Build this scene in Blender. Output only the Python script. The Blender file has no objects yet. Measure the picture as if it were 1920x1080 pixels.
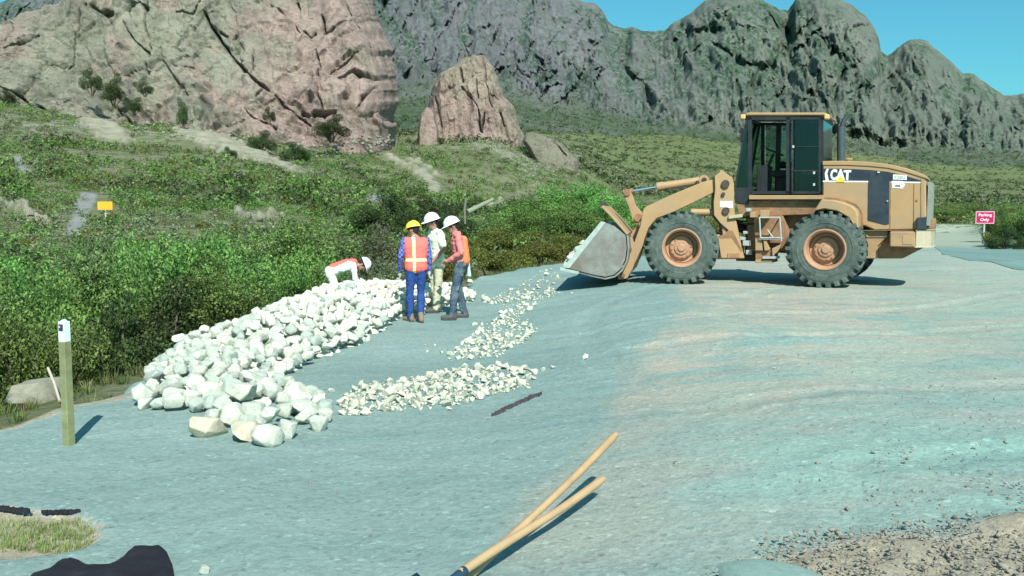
import bpy, bmesh, math, random
import numpy as np
from math import sin, cos, tan, pi, radians, atan2, sqrt
from mathutils import Vector, Matrix, Euler, noise as mnoise

# ---------------------------------------------------------------- camera, sky, sun, exposure
SC = bpy.context.scene
COL = SC.collection
F = 1663.0
CAMZ = 1.45
PITCH = math.atan(140.0 / F)
cam_d = bpy.data.cameras.new('camera')
cam_d.sensor_width = 36.0
cam_d.lens = F / 1920.0 * 36.0
cam_d.clip_start = 0.05
cam_d.clip_end = 9000.0
cam = bpy.data.objects.new('camera', cam_d)
cam.location = (0, 0, CAMZ)
cam.rotation_euler = (pi / 2 - PITCH, 0, 0)
COL.objects.link(cam)
SC.camera = cam

SUN_EL = radians(43.0)
SUN_AZ = atan2(0.24, -1.0)            # the sun stands behind the camera, a little to its right
sun_dir = Vector((sin(SUN_AZ) * cos(SUN_EL), cos(SUN_AZ) * cos(SUN_EL), sin(SUN_EL)))
world = bpy.data.worlds.new('World')
SC.world = world
world.use_nodes = True
wn = world.node_tree
for n in list(wn.nodes):
    wn.nodes.remove(n)
w_out = wn.nodes.new('ShaderNodeOutputWorld')
w_bg = wn.nodes.new('ShaderNodeBackground')
w_sky = wn.nodes.new('ShaderNodeTexSky')
w_sky.sky_type = 'NISHITA'
w_sky.sun_disc = False
w_sky.sun_elevation = SUN_EL
w_sky.sun_rotation = SUN_AZ
w_sky.altitude = 300
w_sky.air_density = 1.0
w_sky.dust_density = 1.6
w_sky.ozone_density = 0.6
w_tint = wn.nodes.new('ShaderNodeMix')
w_tint.data_type = 'RGBA'
w_tint.blend_type = 'MULTIPLY'
w_tint.inputs[0].default_value = 1.0
w_tint.inputs[7].default_value = (0.52, 1.46, 1.46, 1)
wn.links.new(w_sky.outputs[0], w_tint.inputs[6])
wn.links.new(w_tint.outputs[2], w_bg.inputs[0])
w_bg.inputs[1].default_value = 0.064
wn.links.new(w_bg.outputs[0], w_out.inputs[0])

sun_d = bpy.data.lights.new('sun', 'SUN')
sun_d.energy = 4.9
sun_d.angle = radians(0.5)
sun_d.color = (1.0, 0.955, 0.86)
sun = bpy.data.objects.new('sun', sun_d)
sun.rotation_euler = (-sun_dir).to_track_quat('-Z', 'Y').to_euler()
sun.location = (0, -20, 40)
COL.objects.link(sun)
vs = SC.view_settings
vs.view_transform = 'Standard'
vs.look = 'None'
vs.gamma = 1.0
vs.exposure = 0.53
vs.use_curve_mapping = False

# ---------------------------------------------------------------- helpers: projection
def ray(u, v):
    a = (u - 960.0) / F
    b = (540.0 - v) / F
    return Vector((a, cos(PITCH) + b * sin(PITCH), -sin(PITCH) + b * cos(PITCH)))
def at_y(u, v, y):
    d = ray(u, v)
    return Vector((0, 0, CAMZ)) + d * (y / d.y)
def at_z(u, v, z):
    d = ray(u, v)
    return Vector((0, 0, CAMZ)) + d * ((z - CAMZ) / d.z)
def np_at_y(u, v, y):
    a = (u - 960.0) / F
    b = (540.0 - v) / F
    dy = cos(PITCH) + b * sin(PITCH)
    dz = -sin(PITCH) + b * cos(PITCH)
    k = y / dy
    return np.stack([a * k, y + 0 * k, CAMZ + dz * k], -1)

# a scratch scene in which modifiers and lettering are turned into plain meshes; it is removed at the end
scratch = bpy.data.scenes.new('scratch')
def bake(o):
    scratch.collection.objects.link(o)
    scratch.view_layers[0].update()
    dg = scratch.view_layers[0].depsgraph
    me = bpy.data.meshes.new_from_object(o.evaluated_get(dg))
    bpy.data.objects.remove(o)
    return me
# ---------------------------------------------------------------- helpers: numpy noise
def _hash(ix, iy, iz, seed):
    h = (ix.astype(np.int64) * 374761393 + iy.astype(np.int64) * 668265263 + iz.astype(np.int64) * 2147483647 + seed * 1274126177) & 0xFFFFFFFF
    h = ((h ^ (h >> 13)) * 1274126177) & 0xFFFFFFFF
    h = ((h ^ (h >> 16)) * 2246822519) & 0xFFFFFFFF
    h = h ^ (h >> 15)
    return (h & 0xFFFFFF) / float(0xFFFFFF)
def vnoise(p, seed=0):
    f = np.floor(p)
    t = p - f
    t = t * t * t * (t * (t * 6 - 15) + 10)
    ix, iy, iz = f[..., 0], f[..., 1], f[..., 2]
    r = 0
    for dx in (0, 1):
        wx = t[..., 0] if dx else 1 - t[..., 0]
        for dy in (0, 1):
            wy = t[..., 1] if dy else 1 - t[..., 1]
            for dz in (0, 1):
                wz = t[..., 2] if dz else 1 - t[..., 2]
                r = r + wx * wy * wz * _hash(ix + dx, iy + dy, iz + dz, seed)
    return r * 2 - 1
def fbm(p, octv=5, seed=0, gain=0.5):
    r, a, s = 0, 1.0, 0
    for i in range(octv):
        r = r + a * vnoise(p * (2.03 ** i) + 17.3 * i, seed + i)
        s += a
        a *= gain
    return r / s
def ridged(p, octv=5, seed=0, gain=0.5):
    r, a, s = 0, 1.0, 0
    for i in range(octv):
        n = 1 - np.abs(vnoise(p * (2.07 ** i) + 11.7 * i, seed + i))
        r = r + a * n * n
        s += a
        a *= gain
    return r / s
def worley(p, seed=0):
    f = np.floor(p)
    d1 = np.full(p.shape[:-1], 9.0)
    d2 = np.full(p.shape[:-1], 9.0)
    cid = np.zeros(p.shape[:-1])
    for dx in (-1, 0, 1):
        for dy in (-1, 0, 1):
            for dz in (-1, 0, 1):
                c = f + np.array([dx, dy, dz])
                q = np.stack([c[..., k] + _hash(c[..., 0], c[..., 1], c[..., 2], seed + 7 * k) for k in range(3)], -1)
                d = np.sqrt(((q - p) ** 2).sum(-1))
                hid = _hash(c[..., 0], c[..., 1], c[..., 2], seed + 99)
                near = d < d1
                d2 = np.where(near, d1, np.minimum(d2, d))
                cid = np.where(near, hid, cid)
                d1 = np.where(near, d, d1)
    return d1, d2, cid
def sheets(q, d, seed, wob=0.5, k=1.0):
    """overlapping sheets of rock: depth rises evenly across a sheet and falls back at its sharp edge"""
    t = (q * np.array(d)).sum(-1) * k + wob * fbm(q * 0.9 + seed, 4, seed) * 2 + 0.15 * fbm(q * 5.0, 3, seed + 1)
    f = t - np.floor(t)
    h = _hash(np.floor(t), 0 * t, 0 * t, seed)
    return np.where(f < 0.92, f / 0.92, (1 - f) / 0.08) * (0.35 + 0.9 * h) - 0.4
def sstep(x, a, b):
    t = np.clip((x - a) / (b - a), 0, 1)
    return t * t * (3 - 2 * t)

# ---------------------------------------------------------------- helpers: meshes and objects
def np_mesh(name, verts, faces, smooth=False):
    """verts (n,3), faces (m,k) with k 3 or 4"""
    me = bpy.data.meshes.new(name)
    verts = np.asarray(verts, dtype=np.float32).reshape(-1, 3)
    faces = np.asarray(faces, dtype=np.int32)
    m, k = faces.shape
    me.vertices.add(len(verts))
    me.vertices.foreach_set('co', verts.ravel())
    me.loops.add(m * k)
    me.loops.foreach_set('vertex_index', faces.ravel())
    me.polygons.add(m)
    me.polygons.foreach_set('loop_start', np.arange(0, m * k, k, dtype=np.int32))
    if smooth:
        me.polygons.foreach_set('use_smooth', np.ones(m, dtype=bool))
    me.update(calc_edges=True)
    me.validate()
    return me
def grid_faces(nr, nc, keep=None):
    i = np.arange((nr - 1) * (nc - 1))
    r, c = i // (nc - 1), i % (nc - 1)
    f = np.stack([r * nc + c, r * nc + c + 1, (r + 1) * nc + c + 1, (r + 1) * nc + c], -1)
    return f if keep is None else f[keep]
def set_col(me, name, arr):
    at = me.attributes.new(name, 'FLOAT_COLOR', 'POINT')
    a = np.ones((len(me.vertices), 4), dtype=np.float32)
    a[:, :arr.shape[1]] = arr
    at.data.foreach_set('color', a.ravel())
def link(name, me, mat=None, parent=None, **props):
    o = bpy.data.objects.new(name, me)
    COL.objects.link(o)
    if mat is not None and me is not None:
        for m_ in (mat if isinstance(mat, (list, tuple)) else [mat]):
            me.materials.append(m_)
    if parent is not None:
        o.parent = parent
    for k, v in props.items():
        o[k] = v
    return o
def thing(name, label, category, loc=(0, 0, 0), rz=0.0, group=None):
    o = bpy.data.objects.new(name, None)
    COL.objects.link(o)
    o.location = loc
    o.rotation_euler = (0, 0, rz)
    o.empty_display_size = 0.1
    o['label'] = label
    o['category'] = category
    if group:
        o['group'] = group
    return o
def tag(o, label, category, group=None):
    o['label'] = label
    o['category'] = category
    if group:
        o['group'] = group
    return o
def copy_thing(root, loc, rz=0.0, scale=1.0, label=None, group=None):
    r = root.copy()
    COL.objects.link(r)
    r.location = loc
    r.rotation_euler = (0, 0, rz)
    r.scale = (scale,) * 3 if not isinstance(scale, (tuple, list)) else scale
    if label:
        r['label'] = label
    if group:
        r['group'] = group
    for ch in list(root.children):
        c = ch.copy()
        COL.objects.link(c)
        c.parent = r
        for g in ch.children:
            d = g.copy()
            COL.objects.link(d)
            d.parent = c
    return r
def bm_obj(name, bm, mat, parent=None, smooth=False, bevel=0.0, **props):
    if bevel:
        bmesh.ops.remove_doubles(bm, verts=bm.verts, dist=1e-5)
        es = [e for e in bm.edges if len(e.link_faces) == 2 and e.calc_face_angle(0) > 0.5]
        bmesh.ops.bevel(bm, geom=es, offset=bevel, segments=1, affect='EDGES', clamp_overlap=True)
    bmesh.ops.recalc_face_normals(bm, faces=bm.faces)
    me = bpy.data.meshes.new(name)
    bm.to_mesh(me)
    bm.free()
    if smooth:
        me.polygons.foreach_set('use_smooth', np.ones(len(me.polygons), dtype=bool))
        try:
            me.set_sharp_from_angle(angle=radians(35))
        except Exception:
            pass
    return link(name, me, mat, parent, **props)
def frame_matrix(p, d):
    d = Vector(d).normalized()
    q = d.to_track_quat('Z', 'Y')
    return Matrix.Translation(p) @ q.to_matrix().to_4x4()
def add_box(bm, c, size, rot=None):
    m = Matrix.Translation(c) @ (rot.to_4x4() if rot is not None else Matrix.Identity(4)) @ Matrix.Diagonal((size[0], size[1], size[2], 1))
    bmesh.ops.create_cube(bm, size=1.0, matrix=m)
def add_tube(bm, p0, p1, r0, r1=None, seg=12, caps=True):
    p0, p1 = Vector(p0), Vector(p1)
    r1 = r0 if r1 is None else r1
    L = (p1 - p0).length
    if L < 1e-6:
        return
    m = frame_matrix((p0 + p1) / 2, p1 - p0)
    bmesh.ops.create_cone(bm, cap_ends=caps, segments=seg, radius1=r0, radius2=r1, depth=L, matrix=m)
def add_path(bm, pts, r, seg=8):
    for a, b in zip(pts[:-1], pts[1:]):
        add_tube(bm, a, b, r, r, seg)
def add_lathe(bm, prof, o, axis, seg=32):
    """prof: (radius, along) pairs turned about axis through o"""
    m = frame_matrix(Vector(o), axis)
    rings = []
    for r, h in prof:
        rings.append([bm.verts.new(m @ Vector((r * cos(2 * pi * k / seg), r * sin(2 * pi * k / seg), h))) for k in range(seg)])
    for a, b in zip(rings[:-1], rings[1:]):
        for k in range(seg):
            bm.faces.new((a[k], a[(k + 1) % seg], b[(k + 1) % seg], b[k]))
def interp(x, xs, ys):
    return np.interp(x, xs, ys)

# ---------------------------------------------------------------- materials
def new_mat(name, rough=0.8, metal=0.0, spec=0.3):
    m = bpy.data.materials.new(name)
    m.use_nodes = True
    b = m.node_tree.nodes['Principled BSDF']
    b.inputs['Roughness'].default_value = rough
    b.inputs['Metallic'].default_value = metal
    b.inputs['Specular IOR Level'].default_value = spec
    return m, m.node_tree, b
class NT:
    """small node helper"""
    def __init__(s, nt):
        s.nt = nt
        s.co = None
    def node(s, t, **kw):
        n = s.nt.nodes.new(t)
        for k, v in kw.items():
            setattr(n, k, v)
        return n
    def coords(s, kind='Object'):
        if s.co is None:
            s.co = s.node('ShaderNodeTexCoord')
        return s.co.outputs[kind]
    def mapped(s, scale=(1, 1, 1), rot=(0, 0, 0), kind='Object'):
        mp = s.node('ShaderNodeMapping')
        mp.inputs['Scale'].default_value = scale
        mp.inputs['Rotation'].default_value = rot
        s.nt.links.new(s.coords(kind), mp.inputs[0])
        return mp.outputs[0]
    def noise(s, scale, detail=4, rough=0.55, vec=None, dist=0.0):
        n = s.node('ShaderNodeTexNoise')
        n.inputs['Scale'].default_value = scale
        n.inputs['Detail'].default_value = detail
        n.inputs['Roughness'].default_value = rough
        n.inputs['Distortion'].default_value = dist
        s.nt.links.new(vec if vec is not None else s.coords(), n.inputs['Vector'])
        return n.outputs['Fac']
    def voro(s, scale, feature='F1', vec=None, out='Distance', rnd=1.0):
        n = s.node('ShaderNodeTexVoronoi', feature=feature)
        n.inputs['Scale'].default_value = scale
        n.inputs['Randomness'].default_value = rnd
        s.nt.links.new(vec if vec is not None else s.coords(), n.inputs['Vector'])
        return n.outputs[out]
    def ramp(s, fac, stops, mode='LINEAR'):
        r = s.node('ShaderNodeValToRGB')
        r.color_ramp.interpolation = mode
        els = r.color_ramp.elements
        while len(els) < len(stops):
            els.new(0.5)
        for e, (p, c) in zip(els, stops):
            e.position = p
            e.color = (c[0], c[1], c[2], 1) if isinstance(c, (tuple, list)) else (c, c, c, 1)
        s.nt.links.new(fac, r.inputs[0])
        return r.outputs[0]
    def mix(s, fac, a, b, mode='MIX'):
        m = s.node('ShaderNodeMix', data_type='RGBA', blend_type=mode)
        for i, val in ((0, fac), (6, a), (7, b)):
            inp = m.inputs[i]
            if isinstance(val, bpy.types.NodeSocket):
                s.nt.links.new(val, inp)
            elif isinstance(val, (int, float)):
                inp.default_value = val if i == 0 else (val, val, val, 1)
            else:
                inp.default_value = (val[0], val[1], val[2], 1)
        return m.outputs[2]
    def math(s, op, a, b=0.0):
        m = s.node('ShaderNodeMath', operation=op)
        for inp, val in ((m.inputs[0], a), (m.inputs[1], b)):
            if isinstance(val, bpy.types.NodeSocket):
                s.nt.links.new(val, inp)
            else:
                inp.default_value = val
        return m.outputs[0]
    def attr(s, name, out='Color'):
        a = s.node('ShaderNodeAttribute')
        a.attribute_name = name
        return a.outputs[out]
    def sep(s, col):
        n = s.node('ShaderNodeSeparateColor')
        s.nt.links.new(col, n.inputs[0])
        return n.outputs
    def bump(s, h, strength, dist, bsdf, prev=None):
        b = s.node('ShaderNodeBump')
        b.inputs['Strength'].default_value = strength
        b.inputs['Distance'].default_value = dist
        s.nt.links.new(h, b.inputs['Height'])
        if prev is not None:
            s.nt.links.new(prev, b.inputs['Normal'])
        s.nt.links.new(b.outputs[0], bsdf.inputs['Normal'])
        return b.outputs[0]
    def to(s, a, b):
        s.nt.links.new(a, b)

def simple_mat(name, col, rough=0.7, metal=0.0, spec=0.3, var=0.12, scale=8.0, bump=0.0, dirt=None, dirt_amt=0.5, dirt_scale=3.0):
    m, nt, b = new_mat(name, rough, metal, spec)
    N = NT(nt)
    n = N.noise(scale, 5, 0.6)
    c = N.mix(N.ramp(n, [(0.3, 0.0), (0.7, 1.0)]), [k * (1 - var) for k in col], [min(1, k * (1 + var)) for k in col])
    if dirt is not None:
        d = N.noise(dirt_scale, 7, 0.65)
        c = N.mix(N.math('MULTIPLY', N.ramp(d, [(0.42, 0.0), (0.62, 1.0)]), dirt_amt), c, dirt)
    N.to(c, b.inputs['Base Color'])
    if bump:
        N.bump(n, bump, 0.02, b)
    return m
# ---------------------------------------------------------------- terrain functions
def pad_z(x, y):
    """the graded surface: level where the loader stands, a little lower towards the stone wall"""
    x = np.asarray(x, dtype=float)
    y = np.asarray(y, dtype=float)
    s = sstep(x, -1.0, 3.0)
    low = -0.42 * (1 - s)
    low = low * (1 - 0.72 * sstep(y, 19.0, 25.0)) * (0.72 + 0.28 * sstep(y, 3.0, 8.0))
    p = np.stack([x * 0.35, y * 0.35, 0 * x], -1)
    q = np.stack([x * 1.6 + y * 0.5, y * 0.9, 0 * x + 3], -1)
    r = np.stack([x * 6.0, y * 4.5, 0 * x + 3], -1)
    flat = 1 - 0.8 * sstep(x, 2.2, 3.4) * (1 - sstep(x, 8.5, 9.5)) * sstep(y, 15.5, 16.6) * (1 - sstep(y, 22, 23))
    return low + flat * (0.05 * vnoise(p, 5) + 0.02 * vnoise(q, 6) + 0.006 * vnoise(r, 9))
CU = np.array([-2500, -600, 0, 300, 600, 900, 1050, 1200, 1500, 1800, 4000], dtype=float)
CY_ = np.array([1, 5, 8, 12, 20, 30, 45, 70, 110, 160, 250, 400, 700, 1100], dtype=float)
VT = {  # the image row at which the land lies, for the distances from 45 m on
 -2500: (440, 370, 280, 205, 180, 180, 180, 180), -600: (440, 370, 280, 205, 180, 180, 180, 180), 0: (437, 365, 272, 200, 180, 180, 180, 180),
 300: (442, 382, 308, 252, 225, 220, 220, 220), 600: (447, 402, 346, 296, 264, 258, 250, 245), 900: (455, 418, 372, 316, 255, 248, 240, 235),
 1050: (460, 430, 398, 354, 300, 275, 250, 240), 1200: (455, 435, 415, 395, 365, 322, 270, 250), 1500: (440, 430, 418, 405, 380, 347, 300, 270),
 1800: (440, 425, 412, 402, 388, 367, 335, 300), 4000: (440, 425, 412, 402, 388, 367, 335, 300)}
NEAR = {-2500: (-.9, -.9, -1.0, -1.9, -2.2, -1.2), -600: (-.9, -.9, -1.0, -1.9, -2.2, -1.2), 0: (-.6, -.6, -.75, -1.9, -2.3, -1.3), 300: (-.6, -.6, -.8, -1.9, -2.4, -1.3),
        600: (-.5, -.5, -.7, -1.7, -2.2, -1.2), 900: (-.5, -.5, -.5, -.9, -1.2, -0.8), 1050: (-.5, -.5, -.5, -.5, -.6, -.25), 1200: (-.3, -.3, -.3, -.3, -.3, -.1),
        1500: (-.2, -.2, -.2, -.2, -.1, 0.), 1800: (-.2, -.2, -.2, -.2, 0., 0.05), 4000: (-.2, -.2, -.2, -.2, 0., 0.05)}
ZT = np.zeros((len(CU), len(CY_)))
for i_, u_ in enumerate(CU.astype(int)):
    for j_, y_ in enumerate(CY_):
        if j_ < 6:
            ZT[i_, j_] = NEAR[u_][j_]
        else:
            ZT[i_, j_] = at_y(960, VT[u_][j_ - 6], y_).z
LY = np.log(CY_)
def hill_base(x, y):
    x = np.asarray(x, dtype=float)
    y = np.asarray(y, dtype=float)
    yy = np.maximum(y, 1.0)
    u = np.clip(960 + F * x / yy, -2500, 4000)
    i = np.clip(np.searchsorted(CU, u) - 1, 0, len(CU) - 2)
    fu = (u - CU[i]) / (CU[i + 1] - CU[i])
    fu = fu * fu * (3 - 2 * fu)
    ly = np.log(np.clip(yy, CY_[0], CY_[-1]))
    j = np.clip(np.searchsorted(LY, ly) - 1, 0, len(CY_) - 2)
    fy = (ly - LY[j]) / (LY[j + 1] - LY[j])
    fe = (np.exp(ly) - CY_[j]) / (CY_[j + 1] - CY_[j])
    a = ZT[i, j] * (1 - fe) + ZT[i, j + 1] * fe
    b = ZT[i + 1, j] * (1 - fe) + ZT[i + 1, j + 1] * fe
    return a * (1 - fu) + b * fu
def hill_noise(x, y):
    x = np.asarray(x, dtype=float)
    y = np.asarray(y, dtype=float)
    amp = np.clip((y - 22) / 60.0, 0.12, 2.2)
    p = np.stack([x / 22.0, y / 22.0, 0 * x], -1)
    q = np.stack([x / 4.0, y / 4.0, 0 * x + 7], -1)
    return amp * (0.75 * fbm(p, 3, 31) + 0.16 * fbm(q, 3, 37))
# outline of the graded gravel surface
OUT = [(-3.95, 9.3), (-4.3, 9.9), (-4.32, 11.2), (-4.05, 12.8), (-3.75, 16.0), (-3.45, 17.4), (-2.3, 18.3), (-1.2, 20.1), (-0.95, 22.8)]
pad_poly = [(-30.0, -12.0), (-30.0, -4.0), (-8.5, 4.5)]
for u_, v_ in ((-150, 835), (0, 803), (60, 785), (120, 764), (185, 750)):
    p_ = at_z(u_, v_, -0.42)
    pad_poly.append((p_.x, p_.y))
pad_poly += OUT
pad_poly += [(1.7, 27.3), (4.4, 30.6), (9.5, 35.0), (15.5, 40.5), (30.0, 66.0), (32.0, 65.0), (22.0, 42.0), (17.4, 31.0), (14.6, 20.0), (12.6, 8.0), (11.5, -12.0)]
pad_poly = np.array(pad_poly)
def poly_sd(x, y, poly):
    """signed distance, negative inside"""
    x = np.asarray(x, dtype=float)
    y = np.asarray(y, dtype=float)
    d = np.full(x.shape, 1e9)
    ins = np.zeros(x.shape, dtype=bool)
    n = len(poly)
    for i in range(n):
        ax, ay = poly[i]
        bx, by = poly[(i + 1) % n]
        ex, ey = bx - ax, by - ay
        t = np.clip(((x - ax) * ex + (y - ay) * ey) / (ex * ex + ey * ey + 1e-12), 0, 1)
        d = np.minimum(d, (x - ax - t * ex) ** 2 + (y - ay - t * ey) ** 2)
        c = ((ay > y) != (by > y)) & (x < (bx - ax) * (y - ay) / (by - ay + 1e-12) + ax)
        ins ^= c
    d = np.sqrt(d)
    return np.where(ins, -d, d)
def land_z(x, y):
    """height of the natural ground outside (and just under) the graded surface"""
    x = np.asarray(x, dtype=float)
    y = np.asarray(y, dtype=float)
    h = hill_base(x, y) + hill_noise(x, y)
    sd = poly_sd(x, y, pad_poly)
    w = sstep(sd, 0.15, 3.2) 
    near = (sd < 3.3)
    pz = pad_z(x, y) - 0.10 - 0.10 * sstep(-sd, 0.0, 0.5)
    h = np.where(near, pz * (1 - w) + h * w, h)
    right = sstep(x - 0.30 * y, 2.0, 6.0) * (y < 60)
    return h
def land1(x, y):
    return float(land_z(np.array([x]), np.array([y]))[0])
def hill_hit(u, v, y0=24.0, y1=900.0):
    """distance at which the line through image point (u, v) meets the land"""
    ys = np.exp(np.linspace(math.log(y0), math.log(y1), 260))
    P = np_at_y(np.full_like(ys, u), np.full_like(ys, v), ys)
    dz = hill_base(P[:, 0], P[:, 1]) + hill_noise(P[:, 0], P[:, 1]) - P[:, 2]
    k = np.where(dz > 0)[0]
    if len(k) == 0 or k[0] == 0:
        return ys[0] if len(k) else ys[-1]
    i = k[0]
    t = -dz[i - 1] / (dz[i] - dz[i - 1])
    return float(ys[i - 1] + t * (ys[i] - ys[i - 1]))

# ---------------------------------------------------------------- ground materials
def gravel_material():
    m, nt, b = new_mat('crushed_gravel', 0.92, 0, 0.15)
    N = NT(nt)
    z = N.sep(N.attr('zone'))
    fine = N.noise(55, 6, 0.75)
    big = N.noise(0.55, 5, 0.6, vec=N.mapped((0.5, 1.0, 1)))
    streak = N.noise(1.1, 6, 0.65, vec=N.mapped((0.35, 1.5, 1), rot=(0, 0, 0.25)), dist=0.6)
    grain = N.voro(34.0, out='Color')
    g = N.sep(grain)[0]
    base = N.mix(N.ramp(big, [(0.3, 0), (0.7, 1)]), (0.182, 0.262, 0.248), (0.240, 0.335, 0.314))
    base = N.mix(N.math('MULTIPLY', N.ramp(streak, [(0.48, 0), (0.66, 1)]), 0.5), base, (0.150, 0.250, 0.248))
    # worn, redder dirt on the loader's side
    redn = N.noise(1.3, 7, 0.68, vec=N.mapped((0.40, 1.15, 1)), dist=0.5)
    redm = N.math('MULTIPLY', z[0], N.ramp(redn, [(0.36, 0.0), (0.54, 1.0)]))
    red = N.mix(N.ramp(fine, [(0.3, 0), (0.7, 1)]), (0.335, 0.290, 0.235), (0.445, 0.395, 0.325))
    c = N.mix(N.math('MULTIPLY', redm, 0.85), base, red)
    c = N.mix(N.math('MULTIPLY', N.ramp(N.math('SUBTRACT', z[0], 1.0), [(0.1, 0), (0.6, 1)]), 0.75), c, N.mix(N.ramp(fine, [(0.3, 0), (0.7, 1)]), (0.20, 0.185, 0.135), (0.33, 0.30, 0.225)))
    teal = N.math('MULTIPLY', z[1], N.ramp(N.noise(0.8, 6, 0.65, vec=N.mapped((0.4, 1.3, 1))), [(0.42, 0), (0.58, 1)]))
    c = N.mix(N.math('MULTIPLY', teal, 0.6), c, (0.215, 0.385, 0.335))
    dust = z[2]
    c = N.mix(N.math('MULTIPLY', dust, 0.75), c, (0.40, 0.44, 0.37))
    c = N.mix(1.0, c, N.ramp(g, [(0.0, 0.87), (0.8, 1.04), (0.97, 1.08), (1.0, 1.4)]), 'MULTIPLY')
    c = N.mix(1.0, c, N.ramp(fine, [(0.25, 0.82), (0.75, 1.16)]), 'MULTIPLY')
    spec = N.voro(36.0, out='Color')
    sp = N.sep(spec)
    c = N.mix(N.math('MULTIPLY', N.ramp(sp[1], [(0.965, 0.0), (0.985, 1.0)]), 0.45), c, (0.10, 0.12, 0.12))
    N.to(c, b.inputs['Base Color'])
    h = N.mix(0.5, fine, g)
    n1 = N.bump(h, 0.5, 0.012, b)
    N.bump(N.noise(4.0, 6, 0.65), 0.6, 0.05, b, n1)
    return m
def land_material():
    m, nt, b = new_mat('scrub_land', 0.95, 0, 0.1)
    N = NT(nt)
    z = N.sep(N.attr('zone'))
    n1 = N.noise(0.045, 6, 0.6, vec=N.mapped((1, 1, 1)))
    n2 = N.noise(0.5, 6, 0.7)
    n3 = N.noise(5.0, 5, 0.7)
    tuft = N.voro(0.9, out='Distance')
    soil = N.mix(N.ramp(n2, [(0.35, 0), (0.65, 1)]), (0.100, 0.115, 0.060), (0.185, 0.195, 0.125))
    green = N.mix(N.ramp(n1, [(0.35, 0), (0.65, 1)]), (0.060, 0.105, 0.030), (0.115, 0.180, 0.052))
    olive = N.mix(N.ramp(n3, [(0.3, 0), (0.7, 1)]), (0.085, 0.090, 0.030), (0.14, 0.15, 0.060))
    g2 = N.mix(N.ramp(N.noise(0.12, 5, 0.6), [(0.45, 0), (0.6, 1)]), green, olive)
    cover = N.ramp(N.mix(0.5, n2, tuft), [(0.36, 1.0), (0.50, 0.0)])
    cover2 = N.math('MAXIMUM', N.math('MULTIPLY', cover, 0.9), z[1])
    c = N.mix(cover2, soil, g2)
    rock = N.mix(N.ramp(n3, [(0.3, 0), (0.7, 1)]), (0.14, 0.145, 0.12), (0.28, 0.285, 0.24))
    c = N.mix(N.math('MULTIPLY', z[0], N.ramp(n2, [(0.42, 0.0), (0.58, 1.0)])), c, rock)
    bz = N.sep(N.attr('bare'))
    c = N.mix(bz[0], c, N.mix(N.ramp(n2, [(0.35, 0), (0.65, 1)]), (0.20, 0.20, 0.155), (0.34, 0.325, 0.25)))
    c = N.mix(bz[1], c, N.mix(N.ramp(n2, [(0.35, 0), (0.65, 1)]), (0.19, 0.205, 0.205), (0.27, 0.285, 0.28)))
    c = N.mix(1.0, c, N.ramp(n3, [(0.25, 0.72), (0.75, 1.22)]), 'MULTIPLY')
    N.to(c, b.inputs['Base Color'])
    N.bump(N.mix(0.6, n3, n2), 0.8, 0.35, b)
    return m
def road_material():
    m, nt, b = new_mat('road_surface', 0.9, 0, 0.25)
    N = NT(nt)
    n = N.noise(30, 5, 0.7)
    s = N.noise(0.9, 5, 0.6, vec=N.mapped((1.6, 0.25, 1), rot=(0, 0, -0.35)))
    c = N.mix(N.ramp(s, [(0.35, 0), (0.65, 1)]), (0.120, 0.205, 0.198), (0.170, 0.270, 0.252))
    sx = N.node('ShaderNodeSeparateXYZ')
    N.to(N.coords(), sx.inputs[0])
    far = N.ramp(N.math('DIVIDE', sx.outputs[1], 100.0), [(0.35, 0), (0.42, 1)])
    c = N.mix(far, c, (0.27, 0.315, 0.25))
    c = N.mix(1.0, c, N.ramp(n, [(0.2, 0.85), (0.8, 1.15)]), 'MULTIPLY')
    N.to(c, b.inputs['Base Color'])
    N.bump(n, 0.3, 0.01, b)
    return m

# ---------------------------------------------------------------- graded gravel surface
# bare patch near the lower left corner where the gravel ends in a ragged lip
bare_pts = [(-200, 962), (20, 966), (60, 972), (85, 978), (120, 974), (150, 976), (182, 1004), (176, 1035), (120, 1052), (40, 1066), (-200, 1085)]
bare_poly = np.array([[at_z(u_, v_, -0.36).x, at_z(u_, v_, -0.36).y] for u_, v_ in bare_pts])
rough_pts = [(1290, 1095), (1380, 1040), (1440, 1005), (1520, 990), (1600, 998), (1680, 985), (1760, 990), (1850, 978), (2000, 985), (2300, 1000), (2300, 1250), (1290, 1250)]
rough_poly = np.array([[at_z(u_, v_, -0.05).x, at_z(u_, v_, -0.05).y] for u_, v_ in rough_pts])
RUTS = [[(3.0, 18.0), (1.6, 15.5), (0.9, 12.0), (1.2, 8.5), (2.4, 5.0), (3.4, 1.0)], [(5.0, 17.0), (3.7, 15.2), (2.9, 12.0), (3.2, 8.5), (4.3, 5.4), (5.4, 1.0)],
        [(9.5, 16.4), (7.0, 14.2), (3.5, 12.6), (0.5, 12.2), (-0.3, 13.0)], [(10.5, 13.8), (7.6, 12.0), (3.8, 10.4), (1.2, 10.2)], [(14.0, 12.0), (9.0, 8.8), (5.0, 7.6), (1.5, 7.0)], [(13.0, 9.4), (8.5, 6.7), (5.0, 5.6), (2.0, 5.1)]]
def seg_dist(U, V, pts):
    d = np.full(U.shape, 1e9)
    for (ax, ay), (bx, by) in zip(pts[:-1], pts[1:]):
        ex, ey = bx - ax, by - ay
        t = np.clip(((U - ax) * ex + (V - ay) * ey) / (ex * ex + ey * ey), 0, 1)
        d = np.minimum(d, np.hypot(U - ax - t * ex, V - ay - t * ey))
    return d
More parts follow.
